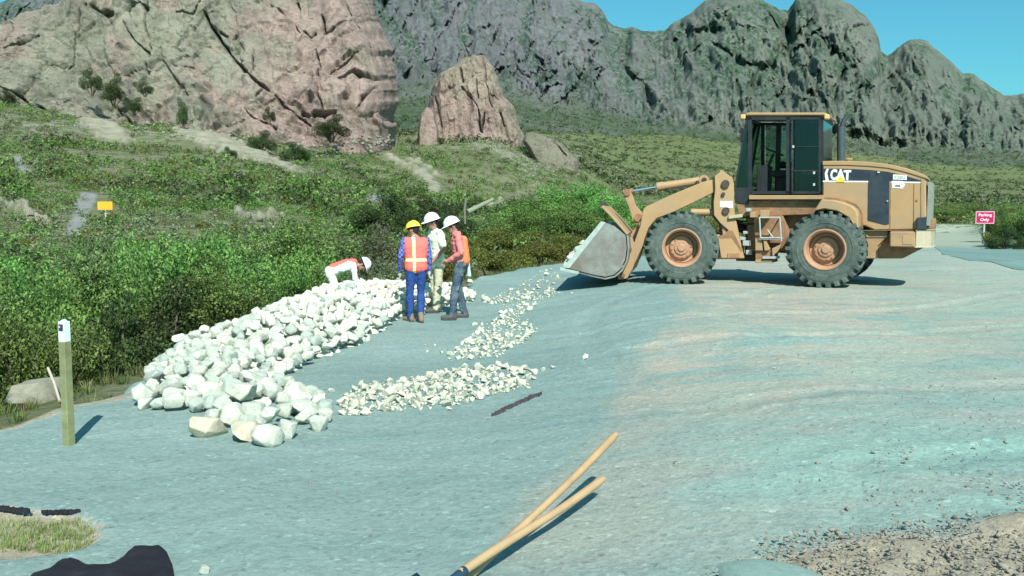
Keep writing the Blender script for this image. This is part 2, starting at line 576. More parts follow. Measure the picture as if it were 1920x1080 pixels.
def ground_sheet():
    xs = np.concatenate([np.linspace(-30, -9, 40)[:-1], np.linspace(-9, 14, 330), np.linspace(14, 33, 40)[1:]])
    ys = np.concatenate([np.linspace(-12, 2, 30)[:-1], np.linspace(2, 24, 330), np.linspace(24, 67, 90)[1:]])
    X, Y = np.meshgrid(xs, ys)
    sd = poly_sd(X, Y, pad_poly) + 0.12 * vnoise(np.stack([X * 2.2, Y * 2.2, 0 * X], -1), 3)
    Z = pad_z(X, Y)
    Z = Z - 0.20 * sstep(sd, -0.12, 0.2)
    sb = poly_sd(X, Y, bare_poly) + 0.05 * vnoise(np.stack([X * 6, Y * 6, 0 * X], -1), 4)
    Z = Z - 0.035 * sstep(-sb, -0.02, 0.03)
    sr = poly_sd(X, Y, rough_poly) + 0.15 * vnoise(np.stack([X * 3, Y * 3, 0 * X], -1), 8)
    rr = sstep(-sr, -0.05, 0.35)
    Z = Z + rr * (0.03 + 0.05 * fbm(np.stack([X * 5, Y * 5, 0 * X], -1), 4, 12))
    for line in RUTS:
        d = seg_dist(X + 0.12 * vnoise(np.stack([X * .5, Y * .5, 0 * X], -1), 18), Y, line)
        lug = 0.5 + 0.5 * np.sin(22 * (X * 0.8 + Y))
        Z = Z - (0.016 + 0.004 * lug) * np.exp(-(d / 0.17) ** 4) + 0.008 * np.exp(-((d - 0.26) / 0.07) ** 2)
    # wheel ruts running away from the camera across the loose material
    U = 960 + F * X / np.maximum(Y, 0.5)
    V = np.full(X.shape, 900.0)
    ok = Y > 0.8
    V[ok] = 400 + F * (CAMZ - Z[ok]) / Y[ok]
    # left limit of the redder, trafficked dirt
    lim = np.interp(V, [480, 535, 620, 720, 820, 930, 1080], [1290, 1275, 1238, 1180, 1130, 1010, 900])
    wob = 60 * fbm(np.stack([X * 2, Y * 0.8, 0 * X], -1), 4, 14)
    red = sstep(U + wob, lim - 30, lim + 40)
    fade = np.interp(V, [470, 520, 600, 700, 800, 950, 1080], [0.75, 1.2, 1.3, 1.05, 0.5, 0.4, 0.35])
    red = red * fade * np.interp(U, [900, 1250, 1500, 1750, 1950], [1, 1, 0.85, 0.6, 0.5])
    small = np.exp(-(((U - 1020) / 40.0) ** 2 + ((V - 985) / 22.0) ** 2))
    red = np.maximum(red, small * 1.3)
    teal = sstep(U, 1150, 1500) * np.interp(V, [470, 560, 700, 900, 1000], [0.4, 0.5, 0.6, 1.0, 0.8])
    dust = 0.35 * sstep(U, 1650, 1850) * sstep(540 - V, 0, 40)
    sd2 = sstep(-sb, -0.01, 0.02)
    dust = np.maximum(dust, 0.0)
    # dusty bare lip along the far left edge
    lip = sstep(sd, -0.35, -0.05) * (X < -2.9) * (Y < 9.4)
    redz = np.maximum(np.maximum(np.minimum(red, 1.0), rr * 1.8), np.maximum(lip * 1.2, sd2 * 1.2))
    redz = np.where((lip > 0.3) | (sd2 > 0.3), 2.0, redz)
    tealz = teal * (1 - rr)
    cen = sd[:-1, :-1]
    keep = ((sd[:-1, :-1] < 0.15) | (sd[1:, 1:] < 0.15) | (sd[:-1, 1:] < 0.15) | (sd[1:, :-1] < 0.15)).ravel()
    me = np_mesh('ground', np.stack([X, Y, Z], -1), grid_faces(len(ys), len(xs), keep), smooth=True)
    set_col(me, 'zone', np.stack([redz.ravel(), tealz.ravel(), dust.ravel()], -1))
    return link('ground', me, gravel_material(), kind='structure')
ground_sheet()

# ---------------------------------------------------------------- natural land
SLABS = [[(330, 240), (352, 236), (420, 252), (480, 280), (530, 300), (590, 328), (560, 326), (500, 308), (440, 300), (380, 276), (335, 256)],
 [(118, 186), (150, 172), (182, 190), (215, 220), (268, 272), (225, 274), (195, 262), (165, 235), (130, 212)],
 [(468, 184), (500, 182), (560, 208), (600, 250), (565, 250), (520, 222), (470, 205)],
 [(706, 290), (748, 294), (800, 322), (832, 352), (830, 366), (812, 366), (790, 340), (745, 312)], [(752, 296), (780, 298), (838, 334), (826, 336), (780, 312)],
 [(430, 398), (520, 402), (580, 412), (520, 412), (440, 408)], [(905, 388), (960, 368), (1000, 346), (1030, 338), (1000, 352), (950, 384), (915, 394)],
 [(1000, 398), (1035, 388), (1045, 402), (1020, 412)], [(790, 248), (900, 252), (900, 262), (780, 262)], [(0, 372), (60, 396), (110, 428), (90, 430), (40, 404), (0, 384)]]
DIRTS = [[(152, 362), (168, 356), (184, 366), (172, 400), (156, 436), (138, 444), (122, 438), (136, 406)], [(28, 294), (46, 292), (56, 312), (70, 322), (66, 334), (50, 332), (40, 314)], [(690, 372), (715, 360), (730, 378), (700, 388)]]
def land_sheet():
    az = np.concatenate([np.linspace(-pi, -0.75, 60)[:-1], np.linspace(-0.75, 0.75, 560), np.linspace(0.75, pi, 60)[1:]])
    rr = np.concatenate([[0.6, 2.0, 3.5], np.exp(np.linspace(math.log(5.0), math.log(1050.0), 480))])
    A, R = np.meshgrid(az, rr)
    X, Y = R * np.sin(A), R * np.cos(A)
    Z = land_z(X, Y)
    back = (Y < 3)
    Z = np.where(back, np.minimum(Z, -0.55), Z)
    U = 960 + F * X / np.maximum(Y, 0.5)
    V = 400 + F * (CAMZ - Z) / np.maximum(Y, 1.0)
    rocky = np.zeros_like(X)
    for (cu, cv, su, sv, a) in ((1010, 300, 70, 28, 1.4), (650, 262, 75, 22, 1.0), (560, 300, 120, 40, .6), (60, 215, 160, 30, .8), (80, 400, 60, 35, .8), (950, 280, 60, 20, .8),
                               (1010, 385, 60, 22, 0.8), (400, 320, 160, 30, .6), (200, 225, 240, 34, 1.3), (690, 350, 40, 20, .6), (860, 265, 90, 18, .9), (460, 400, 60, 12, .8)):
        rocky = np.maximum(rocky, a * np.exp(-(((U - cu) / su) ** 2 + ((V - cv) / sv) ** 2)))
    rocky = rocky * (Y > 30)
    wu = U + 7 * fbm(np.stack([U / 14.0, V / 9.0, 0 * U], -1), 3, 71)
    wv = V + 4 * fbm(np.stack([U / 11.0, V / 8.0, 0 * U], -1), 3, 72)
    slabm, dirtm = np.zeros_like(X), np.zeros_like(X)
    front = (Y > 26) & (Y < 400)
    for poly in SLABS:
        slabm = np.maximum(slabm, sstep(-poly_sd(wu, wv, np.array(poly, dtype=float)) - 3 + 9 * fbm(np.stack([U / 9.0, V / 5.0, 0 * U], -1), 4, 75), -1.5, 2.5) * front)
    for poly in DIRTS:
        dirtm = np.maximum(dirtm, sstep(-poly_sd(wu, wv, np.array(poly, dtype=float)), -1.5, 2.0) * front)
    Z = Z + slabm * (0.5 + 0.5 * fbm(np.stack([X / 5, Y / 5, 0 * X], -1), 3, 73))
    lush = 0.5 * sstep(Y, 180, 320) * (U > 1000) + 0.55 * (Y < 40)
    sd = poly_sd(X, Y, pad_poly)
    lush = np.where((sd < 2.0), 0.0, lush)
    me = np_mesh('hillside', np.stack([X, Y, Z], -1), grid_faces(len(rr), len(az)), smooth=True)
    set_col(me, 'zone', np.stack([np.clip(rocky, 0, 1).ravel(), lush.ravel(), 0 * lush.ravel()], -1))
    set_col(me, 'bare', np.stack([slabm.ravel(), dirtm.ravel(), 0 * lush.ravel()], -1))
    return link('hillside', me, land_material(), kind='structure')
land_sheet()

def strip_sheet(name, line, widths, mat, dz, **props):
    pts = []
    P = [Vector((a, b, 0)) for a, b in line]
    dense = []
    for a, b, wa, wb in zip(P[:-1], P[1:], widths[:-1], widths[1:]):
        k = max(2, int((b - a).length / 0.7))
        for i in range(k):
            dense.append((a.lerp(b, i / k), wa + (wb - wa) * i / k))
    dense.append((P[-1], widths[-1]))
    nc = 9
    X = np.zeros((len(dense), nc))
    Y = np.zeros_like(X)
    for i, (p, w) in enumerate(dense):
        q = dense[min(i + 2, len(dense) - 1)][0] - dense[max(i - 2, 0)][0]
        n = Vector((q.y, -q.x, 0)).normalized()
        for j in range(nc):
            t = (j / (nc - 1) - 0.5) * w
            X[i, j] = p.x + n.x * t
            Y[i, j] = p.y + n.y * t
    Z = np.maximum(pad_z(X, Y), land_z(X, Y)) + dz
    me = np_mesh(name, np.stack([X, Y, Z], -1), grid_faces(*X.shape), smooth=True)
    return link(name, me, mat, **props)
strip_sheet('road', [(12.0, -12), (13.6, 8), (15.0, 20), (17.6, 31), (20.6, 38), (29, 55), (39, 76), (47, 98)], [5.0, 5.0, 5.0, 4.6, 4.6, 5, 5, 5], road_material(), 0.012, kind='structure')

# ---------------------------------------------------------------- rock faces (cliff, outcrops, slabs)
def rock_material(name, c1, c2, c3, scale=0.12, veg=0.0, bump=1.0, lichen=(0.25, 0.285, 0.185)):
    m, nt, b = new_mat(name, 0.93, 0, 0.12)
    N = NT(nt)
    z = N.sep(N.attr('zone'))
    n1 = N.noise(scale, 6, 0.6)
    n2 = N.noise(scale * 7, 7, 0.7)
    n3 = N.noise(scale * 28, 5, 0.7)
    c = N.mix(N.ramp(n1, [(0.35, 0), (0.65, 1)]), c1, c2)
    c = N.mix(N.math('MULTIPLY', N.ramp(n2, [(0.46, 0), (0.62, 1)]), 0.6), c, c3)
    c = N.mix(z[0], c, N.mix(N.ramp(n2, [(0.3, 0), (0.7, 1)]), (0.365, 0.262, 0.240), (0.520, 0.400, 0.360)))
    c = N.mix(N.math('MULTIPLY', N.ramp(N.noise(scale * 2.4, 6, 0.7), [(0.52, 0), (0.66, 1)]), 0.45), c, lichen)
    stain = N.noise(scale * 3, 5, 0.7, vec=N.mapped((1.0, 1.0, 0.22)))
    c = N.mix(1.0, c, N.ramp(stain, [(0.32, 0.66), (0.52, 1.0), (0.75, 1.12)]), 'MULTIPLY')
    c = N.mix(z[1], c, (0.045, 0.040, 0.040))
    c = N.mix(1.0, c, N.ramp(n3, [(0.25, 0.80), (0.75, 1.15)]), 'MULTIPLY')
    if veg:
        vg = N.ramp(N.noise(scale * 5, 6, 0.75), [(0.5, 0), (0.58, 1)])
        c = N.mix(N.math('MULTIPLY', N.math('MULTIPLY', vg, z[2]), veg), c, (0.045, 0.085, 0.035))
    N.to(c, b.inputs['Base Color'])
    cr = N.node('ShaderNodeTexVoronoi', feature='DISTANCE_TO_EDGE')
    cr.inputs['Scale'].default_value = scale * 2.6
    wv = N.mix(0.20, N.mapped((1, 0.6, 0.7), rot=(0.0, 0.6, 0.2)), N.node('ShaderNodeTexNoise').outputs['Color'])
    N.to(wv, cr.inputs['Vector'])
    crk = N.ramp(cr.outputs['Distance'], [(0.0, 0.0), (0.035, 1.0)])
    n_a = N.bump(N.mix(0.5, n2, n3), 1.0 * bump, 1.2, b)
    n_b = N.bump(N.noise(scale * 90, 4, 0.7), 0.8 * bump, 0.25, b, n_a)
    N.bump(crk, 0.35 * bump, 0.5, b, n_b)
    return m
def seg_dist(U, V, pts):
    d = np.full(U.shape, 1e9)
    for (ax, ay), (bx, by) in zip(pts[:-1], pts[1:]):
        ex, ey = bx - ax, by - ay
        t = np.clip(((U - ax) * ex + (V - ay) * ey) / (ex * ex + ey * ey), 0, 1)
        d = np.minimum(d, np.hypot(U - ax - t * ex, V - ay - t * ey))
    return d
def rock_face(name, UL, UR, VB, VTOP, Y0, lean, round_a, round_b, res, mat, amp, fscale, cracks=(), pink=None, seed=0, facet=1.0, both=True, bury=0.0, ribs=0.0, **props):
    """a body of rock: the near surface rises from its foot, leans back and turns away at its sides and top.
    UL, UR: side limits as (rows, columns); VB, VTOP: foot and top as (columns, rows); Y0(U): distance of the foot"""
    nr, nc = res
    a = np.linspace(0, 1, nc)
    b = np.linspace(-0.10 if Y0 > 100 and not bury else 0, 1, nr)
    A, B = np.meshgrid(a, b)
    U = UL[1][0] + A * (UR[1][0] - UL[1][0])
    V = np.interp(U, VB[0], VB[1])
    for _ in range(4):
        vb = np.interp(U, VB[0], VB[1])
        vt = np.interp(U, VTOP[0], VTOP[1])
        V = vb + (vt - vb) * B
        ul = np.interp(V, UL[0], UL[1])
        ur = np.interp(V, UR[0], UR[1])
        U = ul + (ur - ul) * A
    jag = 9 * fbm(np.stack([V / 22.0, 0 * V, 0 * V + seed], -1), 4, seed + 55) * sstep(A, 0.80, 1.0)
    U = U + jag * (1.0 if Y0 < 200 else 0.5) * min(1.0, amp / 4.0)
    wob = fbm(np.stack([U / 40.0, V / 40.0, 0 * U + seed], -1), 4, seed + 3)
    edge = np.minimum(np.clip(A / 0.05, 0, 1), 1) if both else 1.0
    ppm = F / Y0
    hgt = (np.interp(U, VB[0], VB[1]) - V) / ppm
    Y = Y0 + lean * hgt
    ew = 0.06 if not both else 0.12
    qa = np.clip((A - 1 + ew) / ew, 0, 1)
    Y = Y + round_a * (1 - np.sqrt(np.clip(1 - qa ** 2, 0, 1)))
    if both:
        ql = np.clip((0.12 - A) / 0.12, 0, 1)
        Y = Y + round_a * (1 - np.sqrt(np.clip(1 - ql ** 2, 0, 1)))
    qb = np.clip((B - 0.82) / 0.18, 0, 1)
    Y = Y + round_b * (1 - np.sqrt(np.clip(1 - qb ** 2, 0, 1)))
    P = np_at_y(U, V, Y)
    q = P / fscale
    r1 = ridged(q * np.array([1.0, 0.6, 0.7]) + 3.1, 5, seed)
    # tilted joint blocks: flat facets, each block set at a depth of its own
    sk = np.stack([q[..., 0] * 1.2 + q[..., 2] * 0.55, q[..., 1] * 0.5, q[..., 2] * 0.75 - q[..., 0] * 0.45], -1)
    sk = sk + 0.25 * np.stack([fbm(q * 1.5, 3, seed + 60), fbm(q * 1.5 + 9, 3, seed + 61), fbm(q * 1.5 + 5, 3, seed + 62)], -1)
    d1, d2, cid = worley(sk, seed + 11)
    e1, e2, cid2 = worley(sk * 3.1 + 4.4, seed + 21)
    g1, g2_, cid3 = worley(sk * 8.3 + 1.4, seed + 31)
    crev = np.exp(-((d2 - d1) / 0.05) ** 2)
    crev2 = np.exp(-((e2 - e1) / 0.07) ** 2)
    fb = fbm(q * 2.2, 6, seed + 5, 0.55)
    fine = ridged(q * 7.0 + 2.0, 4, seed + 71)
    disp = amp * (0.07 * (fine - 0.5) + 0.20 * (r1 - 0.55) + facet * (0.16 * (cid - 0.5) + 0.07 * (cid2 - 0.5) + 0.035 * (cid3 - 0.5)) - 0.05 * crev * (cid > 0.45) - 0.03 * crev2 * (cid2 > 0.6) + 0.30 * fb)
    shp = sheets(q, (1.1, 0.2, 0.9), seed + 81, 0.5, 1.1) * 0.26 + sheets(q, (0.9, 0.1, -0.8), seed + 83, 0.6, 2.3) * 0.12 * sstep(fb, -0.2, 0.2) + sheets(q, (0.5, 0.2, 1.6), seed + 85, 0.7, 4.0) * 0.06
    foot_ = 1 + 1.2 * (1 - sstep(B, 0.05, 0.3))
    disp = disp + amp * shp * foot_
    if ribs:
        disp = disp + ribs * amp * (ridged(np.stack([U / 17.0 - V / 150.0 + 0.5 * wob, V / 110.0, 0 * U + seed], -1), 4, seed + 44) - 0.5)
    dark = 0.15 * crev * (cid > 0.45)
    dU, dV = 5 * wob, 5 * fbm(np.stack([U / 30.0, V / 30.0, 0 * U + 9], -1), 4, seed + 8)
    for pts, w, dep in cracks:
        d = seg_dist(U + dU, V + dV, pts)
        w = w * 0.42 * np.clip(1 + 1.3 * wob + 0.8 * fbm(np.stack([U / 12.0, V / 12.0, 0 * U], -1), 2, 86), 0.35, 2.2)
        g = np.exp(-(d / w) ** 2) * sstep(fbm(np.stack([U / 22.0, V / 22.0, 0 * U + float(np.mean(w))], -1), 2, 88), -0.55, -0.1)
        dep = dep * 0.75
        disp = disp - dep * g
        dark = np.maximum(dark, 0.40 * g)
    border = np.minimum(np.minimum(A, 1 - A) * 14, 1.0)
    Pn = P.copy()
    Pn[..., 1] = P[..., 1] - disp * (0.25 + 0.75 * border)
    Pn[..., 0] = P[..., 0] + 0.22 * amp * fb * 0.5
    Pn[..., 2] = P[..., 2] + 0.30 * disp * (0.2 + 0.8 * border)
    if bury:
        tuck = np.clip(1 - np.minimum(np.minimum(A, 1 - A), np.minimum(B, 1 - B)) / 0.12, 0, 1)
        Pn[..., 1] += bury * tuck ** 2
        Pn[..., 2] -= 0.15 * bury * tuck ** 2
    pk = np.zeros_like(U) if pink is None else pink(U, V)
    cav = sstep(-disp / amp, 0.05, 0.35)
    me = np_mesh(name, Pn, grid_faces(nr, nc), smooth=False)
    me.polygons.foreach_set('use_smooth', np.ones(len(me.polygons), dtype=bool))
    me.set_sharp_from_angle(angle=radians(38))
    set_col(me, 'zone', np.stack([pk.ravel(), np.clip(dark, 0, 1).ravel(), cav.ravel()], -1))
    return link(name, me, mat, **props)

M_cliff = rock_material('cliff_rock', (0.300, 0.305, 0.245), (0.400, 0.395, 0.320), (0.275, 0.235, 0.200), 0.07, veg=0.7)
M_slab = rock_material('slab_rock', (0.30, 0.295, 0.23), (0.38, 0.365, 0.285), (0.24, 0.22, 0.175), 0.15)
M_pinkrock = rock_material('pink_rock', (0.40, 0.345, 0.275), (0.47, 0.42, 0.335), (0.34, 0.275, 0.225), 0.10, veg=0.5)
big_cracks = [
 ([(157, 15), (152, 45), (140, 70), (128, 115), (118, 120)], 3.2, 3.5),
 ([(0, 86), (40, 86), (70, 68)], 3.5, 4.0),
 ([(225, 35), (250, 72), (275, 95), (280, 145)], 3.2, 3.2),
 ([(385, 22), (392, 45), (420, 80), (445, 115), (475, 150), (500, 172), (530, 195), (555, 210), (580, 225)], 3.6, 4.5),
 ([(475, 85), (474, 140)], 2.0, 1.6), ([(500, 172), (478, 186)], 3.0, 3.0),
 ([(410, 55), (435, 66), (442, 62)], 3.0, 2.5), ([(495, 0), (520, 20), (548, 42), (560, 62)], 2.2, 2.0),
 ([(570, 60), (582, 68), (592, 60)], 2.5, 2.5), ([(560, 0), (568, 25)], 2.0, 2), ([(605, 30), (610, 62), (622, 60), (640, 45), (668, 32)], 3.0, 3.0),
 ([(612, 142), (625, 128), (648, 118), (668, 100)], 3.2, 3.0), ([(628, 142), (660, 132), (690, 138), (712, 148)], 6.0, 4.5),
 ([(665, 195), (678, 178), (700, 160)], 4.0, 4.0), ([(560, 205), (600, 210), (632, 210)], 5.0, 3.5), ([(735, 150), (738, 190), (733, 250)], 3.0, 3.5),
 ([(150, 0), (180, 18), (210, 22)], 7.0, 7.0), ([(240, 18), (262, 4), (275, 15)], 7.0, 7.0), ([(330, 18), (360, 24), (378, 6)], 3.0, 3.0),
 ([(60, 190), (95, 215), (150, 222)], 5.0, 4.0), ([(210, 195), (240, 230), (262, 262)], 5.0, 3.5), ([(450, 200), (500, 232), (520, 245)], 3.5, 2.5),
 ([(0, 168), (30, 180), (50, 195)], 6.0, 4.0), ([(275, 0), (272, 40), (280, 90)], 2.0, 1.8), ([(20, 20), (25, 60), (0, 75)], 3.0, 3.0),
 ([(590, 90), (600, 130), (596, 175), (612, 215)], 2.2, 2.2), ([(650, 0), (662, 40), (690, 80), (700, 120)], 2.0, 1.8), ([(300, 100), (330, 150), (360, 190)], 2.0, 1.6)]
def pink_fn(U, V):
    return np.clip(0.55 * sstep(fbm(np.stack([U / 45.0, V / 45.0, 0 * U], -1), 4, 93), 0.05, 0.3) + sstep(U + 0.35 * V + 30 * fbm(np.stack([U / 60.0, V / 60.0, 0 * U], -1), 3, 91), 430, 640), 0, 1) * 0.95
rock_face('cliff', ([-400, 250], [-420, -420]), ([-300, -220, -100, 0, 60, 110, 170, 260, 320], [460, 560, 640, 690, 720, 739, 743, 741, 741]),
          ([-420, 0, 60, 150, 250, 330, 400, 500, 560, 600, 660, 745], [205, 205, 215, 232, 250, 262, 272, 285, 292, 290, 284, 280]),
          ([-420, 0, 60, 110, 150, 185, 240, 745], [110, 46, 22, 4, -40, -150, -230, -230]), 172.0, 0.85, 55.0, 60.0, (290, 600), M_cliff, 8.5, 20.0, big_cracks, pink_fn, 4, 1.0, both=False, kind='structure')
# pale two-peaked outcrop in the gap between the cliff and the mountains
oc_cracks = [([(818, 175), (825, 215), (832, 250)], 2.2, 1.8), ([(842, 165), (855, 162)], 3.0, 2.0), ([(868, 160), (884, 185), (892, 200), (905, 245)], 3.2, 3.6),
 ([(893, 150), (897, 185)], 2.0, 1.6), ([(862, 125), (870, 150)], 3.0, 2.0), ([(920, 172), (935, 180)], 2.5, 2.0), ([(905, 245), (908, 215)], 4.0, 3.5), ([(938, 205), (948, 235)], 2.0, 2.0),
 ([(910, 120), (912, 160), (925, 200)], 1.8, 1.4), ([(800, 165), (805, 172), (812, 175)], 3.0, 2.0)]
def pk2(U, V):
    return np.clip(sstep(V, 140, 200) * 0.75 * (1 - sstep(U, 920, 975)) + 0.15, 0, 1)
def rock_thing(name, label, cat, *a, **k):
    o = rock_face(name, *a, **k)
    return tag(o, label, cat)
rock_thing('rock_outcrop', 'pale pinkish two-peaked rock outcrop standing right of the big cliff', 'rock outcrop',
           ([100, 108, 118, 125, 140, 160, 200, 262], [885, 872, 858, 850, 822, 812, 803, 790]), ([100, 108, 125, 150, 180, 200, 262], [903, 912, 925, 936, 944, 962, 985]),
           ([780, 860, 985], [288, 288, 284]), ([780, 870, 895, 912, 985], [120, 108, 103, 108, 120]), 232.0, 0.8, 22.0, 14.0, (170, 170), M_pinkrock, 4.2, 9.0, oc_cracks, pk2, 24, 0.9, ribs=0.5)
rock_thing('rock_outcrop', 'low rounded pink slab at the left foot of the two-peaked outcrop', 'rock outcrop',
           ([200, 215, 250], [800, 788, 783]), ([200, 215, 250], [806, 816, 822]), ([780, 825], [276, 276]), ([780, 788, 800, 812, 825], [232, 208, 200, 206, 226]), 226.0, 0.7, 8, 6, (50, 50), M_pinkrock, 1.6, 5.0, (), pk2, 33, 0.6)
rock_thing('rock_outcrop', 'small cream domed rock on the slope right of the two-peaked outcrop', 'rock outcrop',
           ([240, 250, 265, 300], [995, 985, 980, 1000]), ([240, 250, 270, 300], [1018, 1035, 1055, 1085]), ([980, 1030, 1085], [306, 316, 324]), ([980, 1000, 1040, 1085], [252, 246, 262, 296]),
           215.0, 0.9, 8, 6, (60, 90), M_slab, 1.8, 6.0, [([(1040, 262), (1062, 290)], 2, 1.2)], None, 41, 0.6)
def boulder_mesh(name, seed, flat=0.7, sub=3, rough=0.18, cuts=7):
    rng = random.Random(seed)
    bm = bmesh.new()
    bmesh.ops.create_icosphere(bm, subdivisions=sub, radius=1.0)
    planes = []
    for _ in range(cuts):
        n = Vector((rng.gauss(0, 1), rng.gauss(0, 1), rng.gauss(0, 1))).normalized()
        planes.append((n, rng.uniform(0.58, 0.85)))
    for v in bm.verts:
        for n, d in planes:
            k = v.co.dot(n) - d
            if k > 0:
                v.co -= n * k * 0.92
        v.co += v.co.normalized() * (rough * 0.5 * mnoise.fractal(v.co * 1.7 + Vector((seed, 0, 0)), 1.0, 2.0, 4))
        v.co.z *= flat
    for f in bm.faces:
        f.smooth = True
    me = bpy.data.meshes.new(name)
    bm.to_mesh(me)
    bm.free()
    me.set_sharp_from_angle(angle=radians(24))
    return me
def stone_mat(name, c1, c2, c3, scale=3.0):
    m, nt, b = new_mat(name, 0.9, 0, 0.2)
    N = NT(nt)
    oi = N.node('ShaderNodeObjectInfo')
    rnd = N.math('ADD', oi.outputs['Random'], 0.0)
    n = N.noise(scale, 6, 0.65)
    c = N.mix(N.ramp(rnd, [(0.0, 0), (1.0, 1)]), c1, c2)
    c = N.mix(N.math('MULTIPLY', N.ramp(n, [(0.48, 0), (0.68, 1)]), 0.75), c, c3)
    c = N.mix(1.0, c, N.ramp(N.noise(scale * 6, 5, 0.7), [(0.25, 0.82), (0.75, 1.1)]), 'MULTIPLY')
    N.to(c, b.inputs['Base Color'])
    N.bump(N.noise(scale * 4, 6, 0.7), 0.55, 0.03, b)
    return m
M_boulder = stone_mat('weathered_boulder', (0.20, 0.21, 0.165), (0.26, 0.255, 0.205), (0.14, 0.13, 0.11), 1.2)
BLD = [boulder_mesh('boulder_shape', 100 + k, 0.75) for k in range(5)]
for me_ in BLD:
    me_.materials.append(M_boulder)
def put_boulder(k, loc, s, rz, label, group=None, name='boulder'):
    o = link(name, BLD[k])
    o.location = loc
    o.scale = s
    o.rotation_euler = (0.1, 0.05, rz)
    return tag(o, label, 'boulder', group)
for (u, v, w, h, k, lab) in ((718, 265, 34, 18, 0, 'tan boulder resting just below the right foot of the cliff'), (690, 272, 28, 22, 1, 'grey boulder beside the tan one below the cliff'),
                           (1030, 232, 0, 0, 2, ''), (805, 262, 0, 0, 3, '')):
    if not w:
        continue
    y = hill_hit(u, v + h * 0.4, 30) - 2
    p = at_y(u, v, y)
    put_boulder(k, p, (w / F * y / 2, w / F * y / 2, h / F * y / 1.5), k, lab)
# the big boulder at the pad's edge behind the post
yb = 9.9
pb = at_y(72, 735, yb)
put_boulder(3, (pb.x, pb.y, pb.z - 0.02), (0.34, 0.33, 0.36), 0.6, 'big grey weathered boulder lying behind the wooden post')
put_boulder(1, at_y(38, 752, 9.6), (0.17, 0.18, 0.16), 1.6, 'lower boulder leaning on the left side of the big one behind the post')

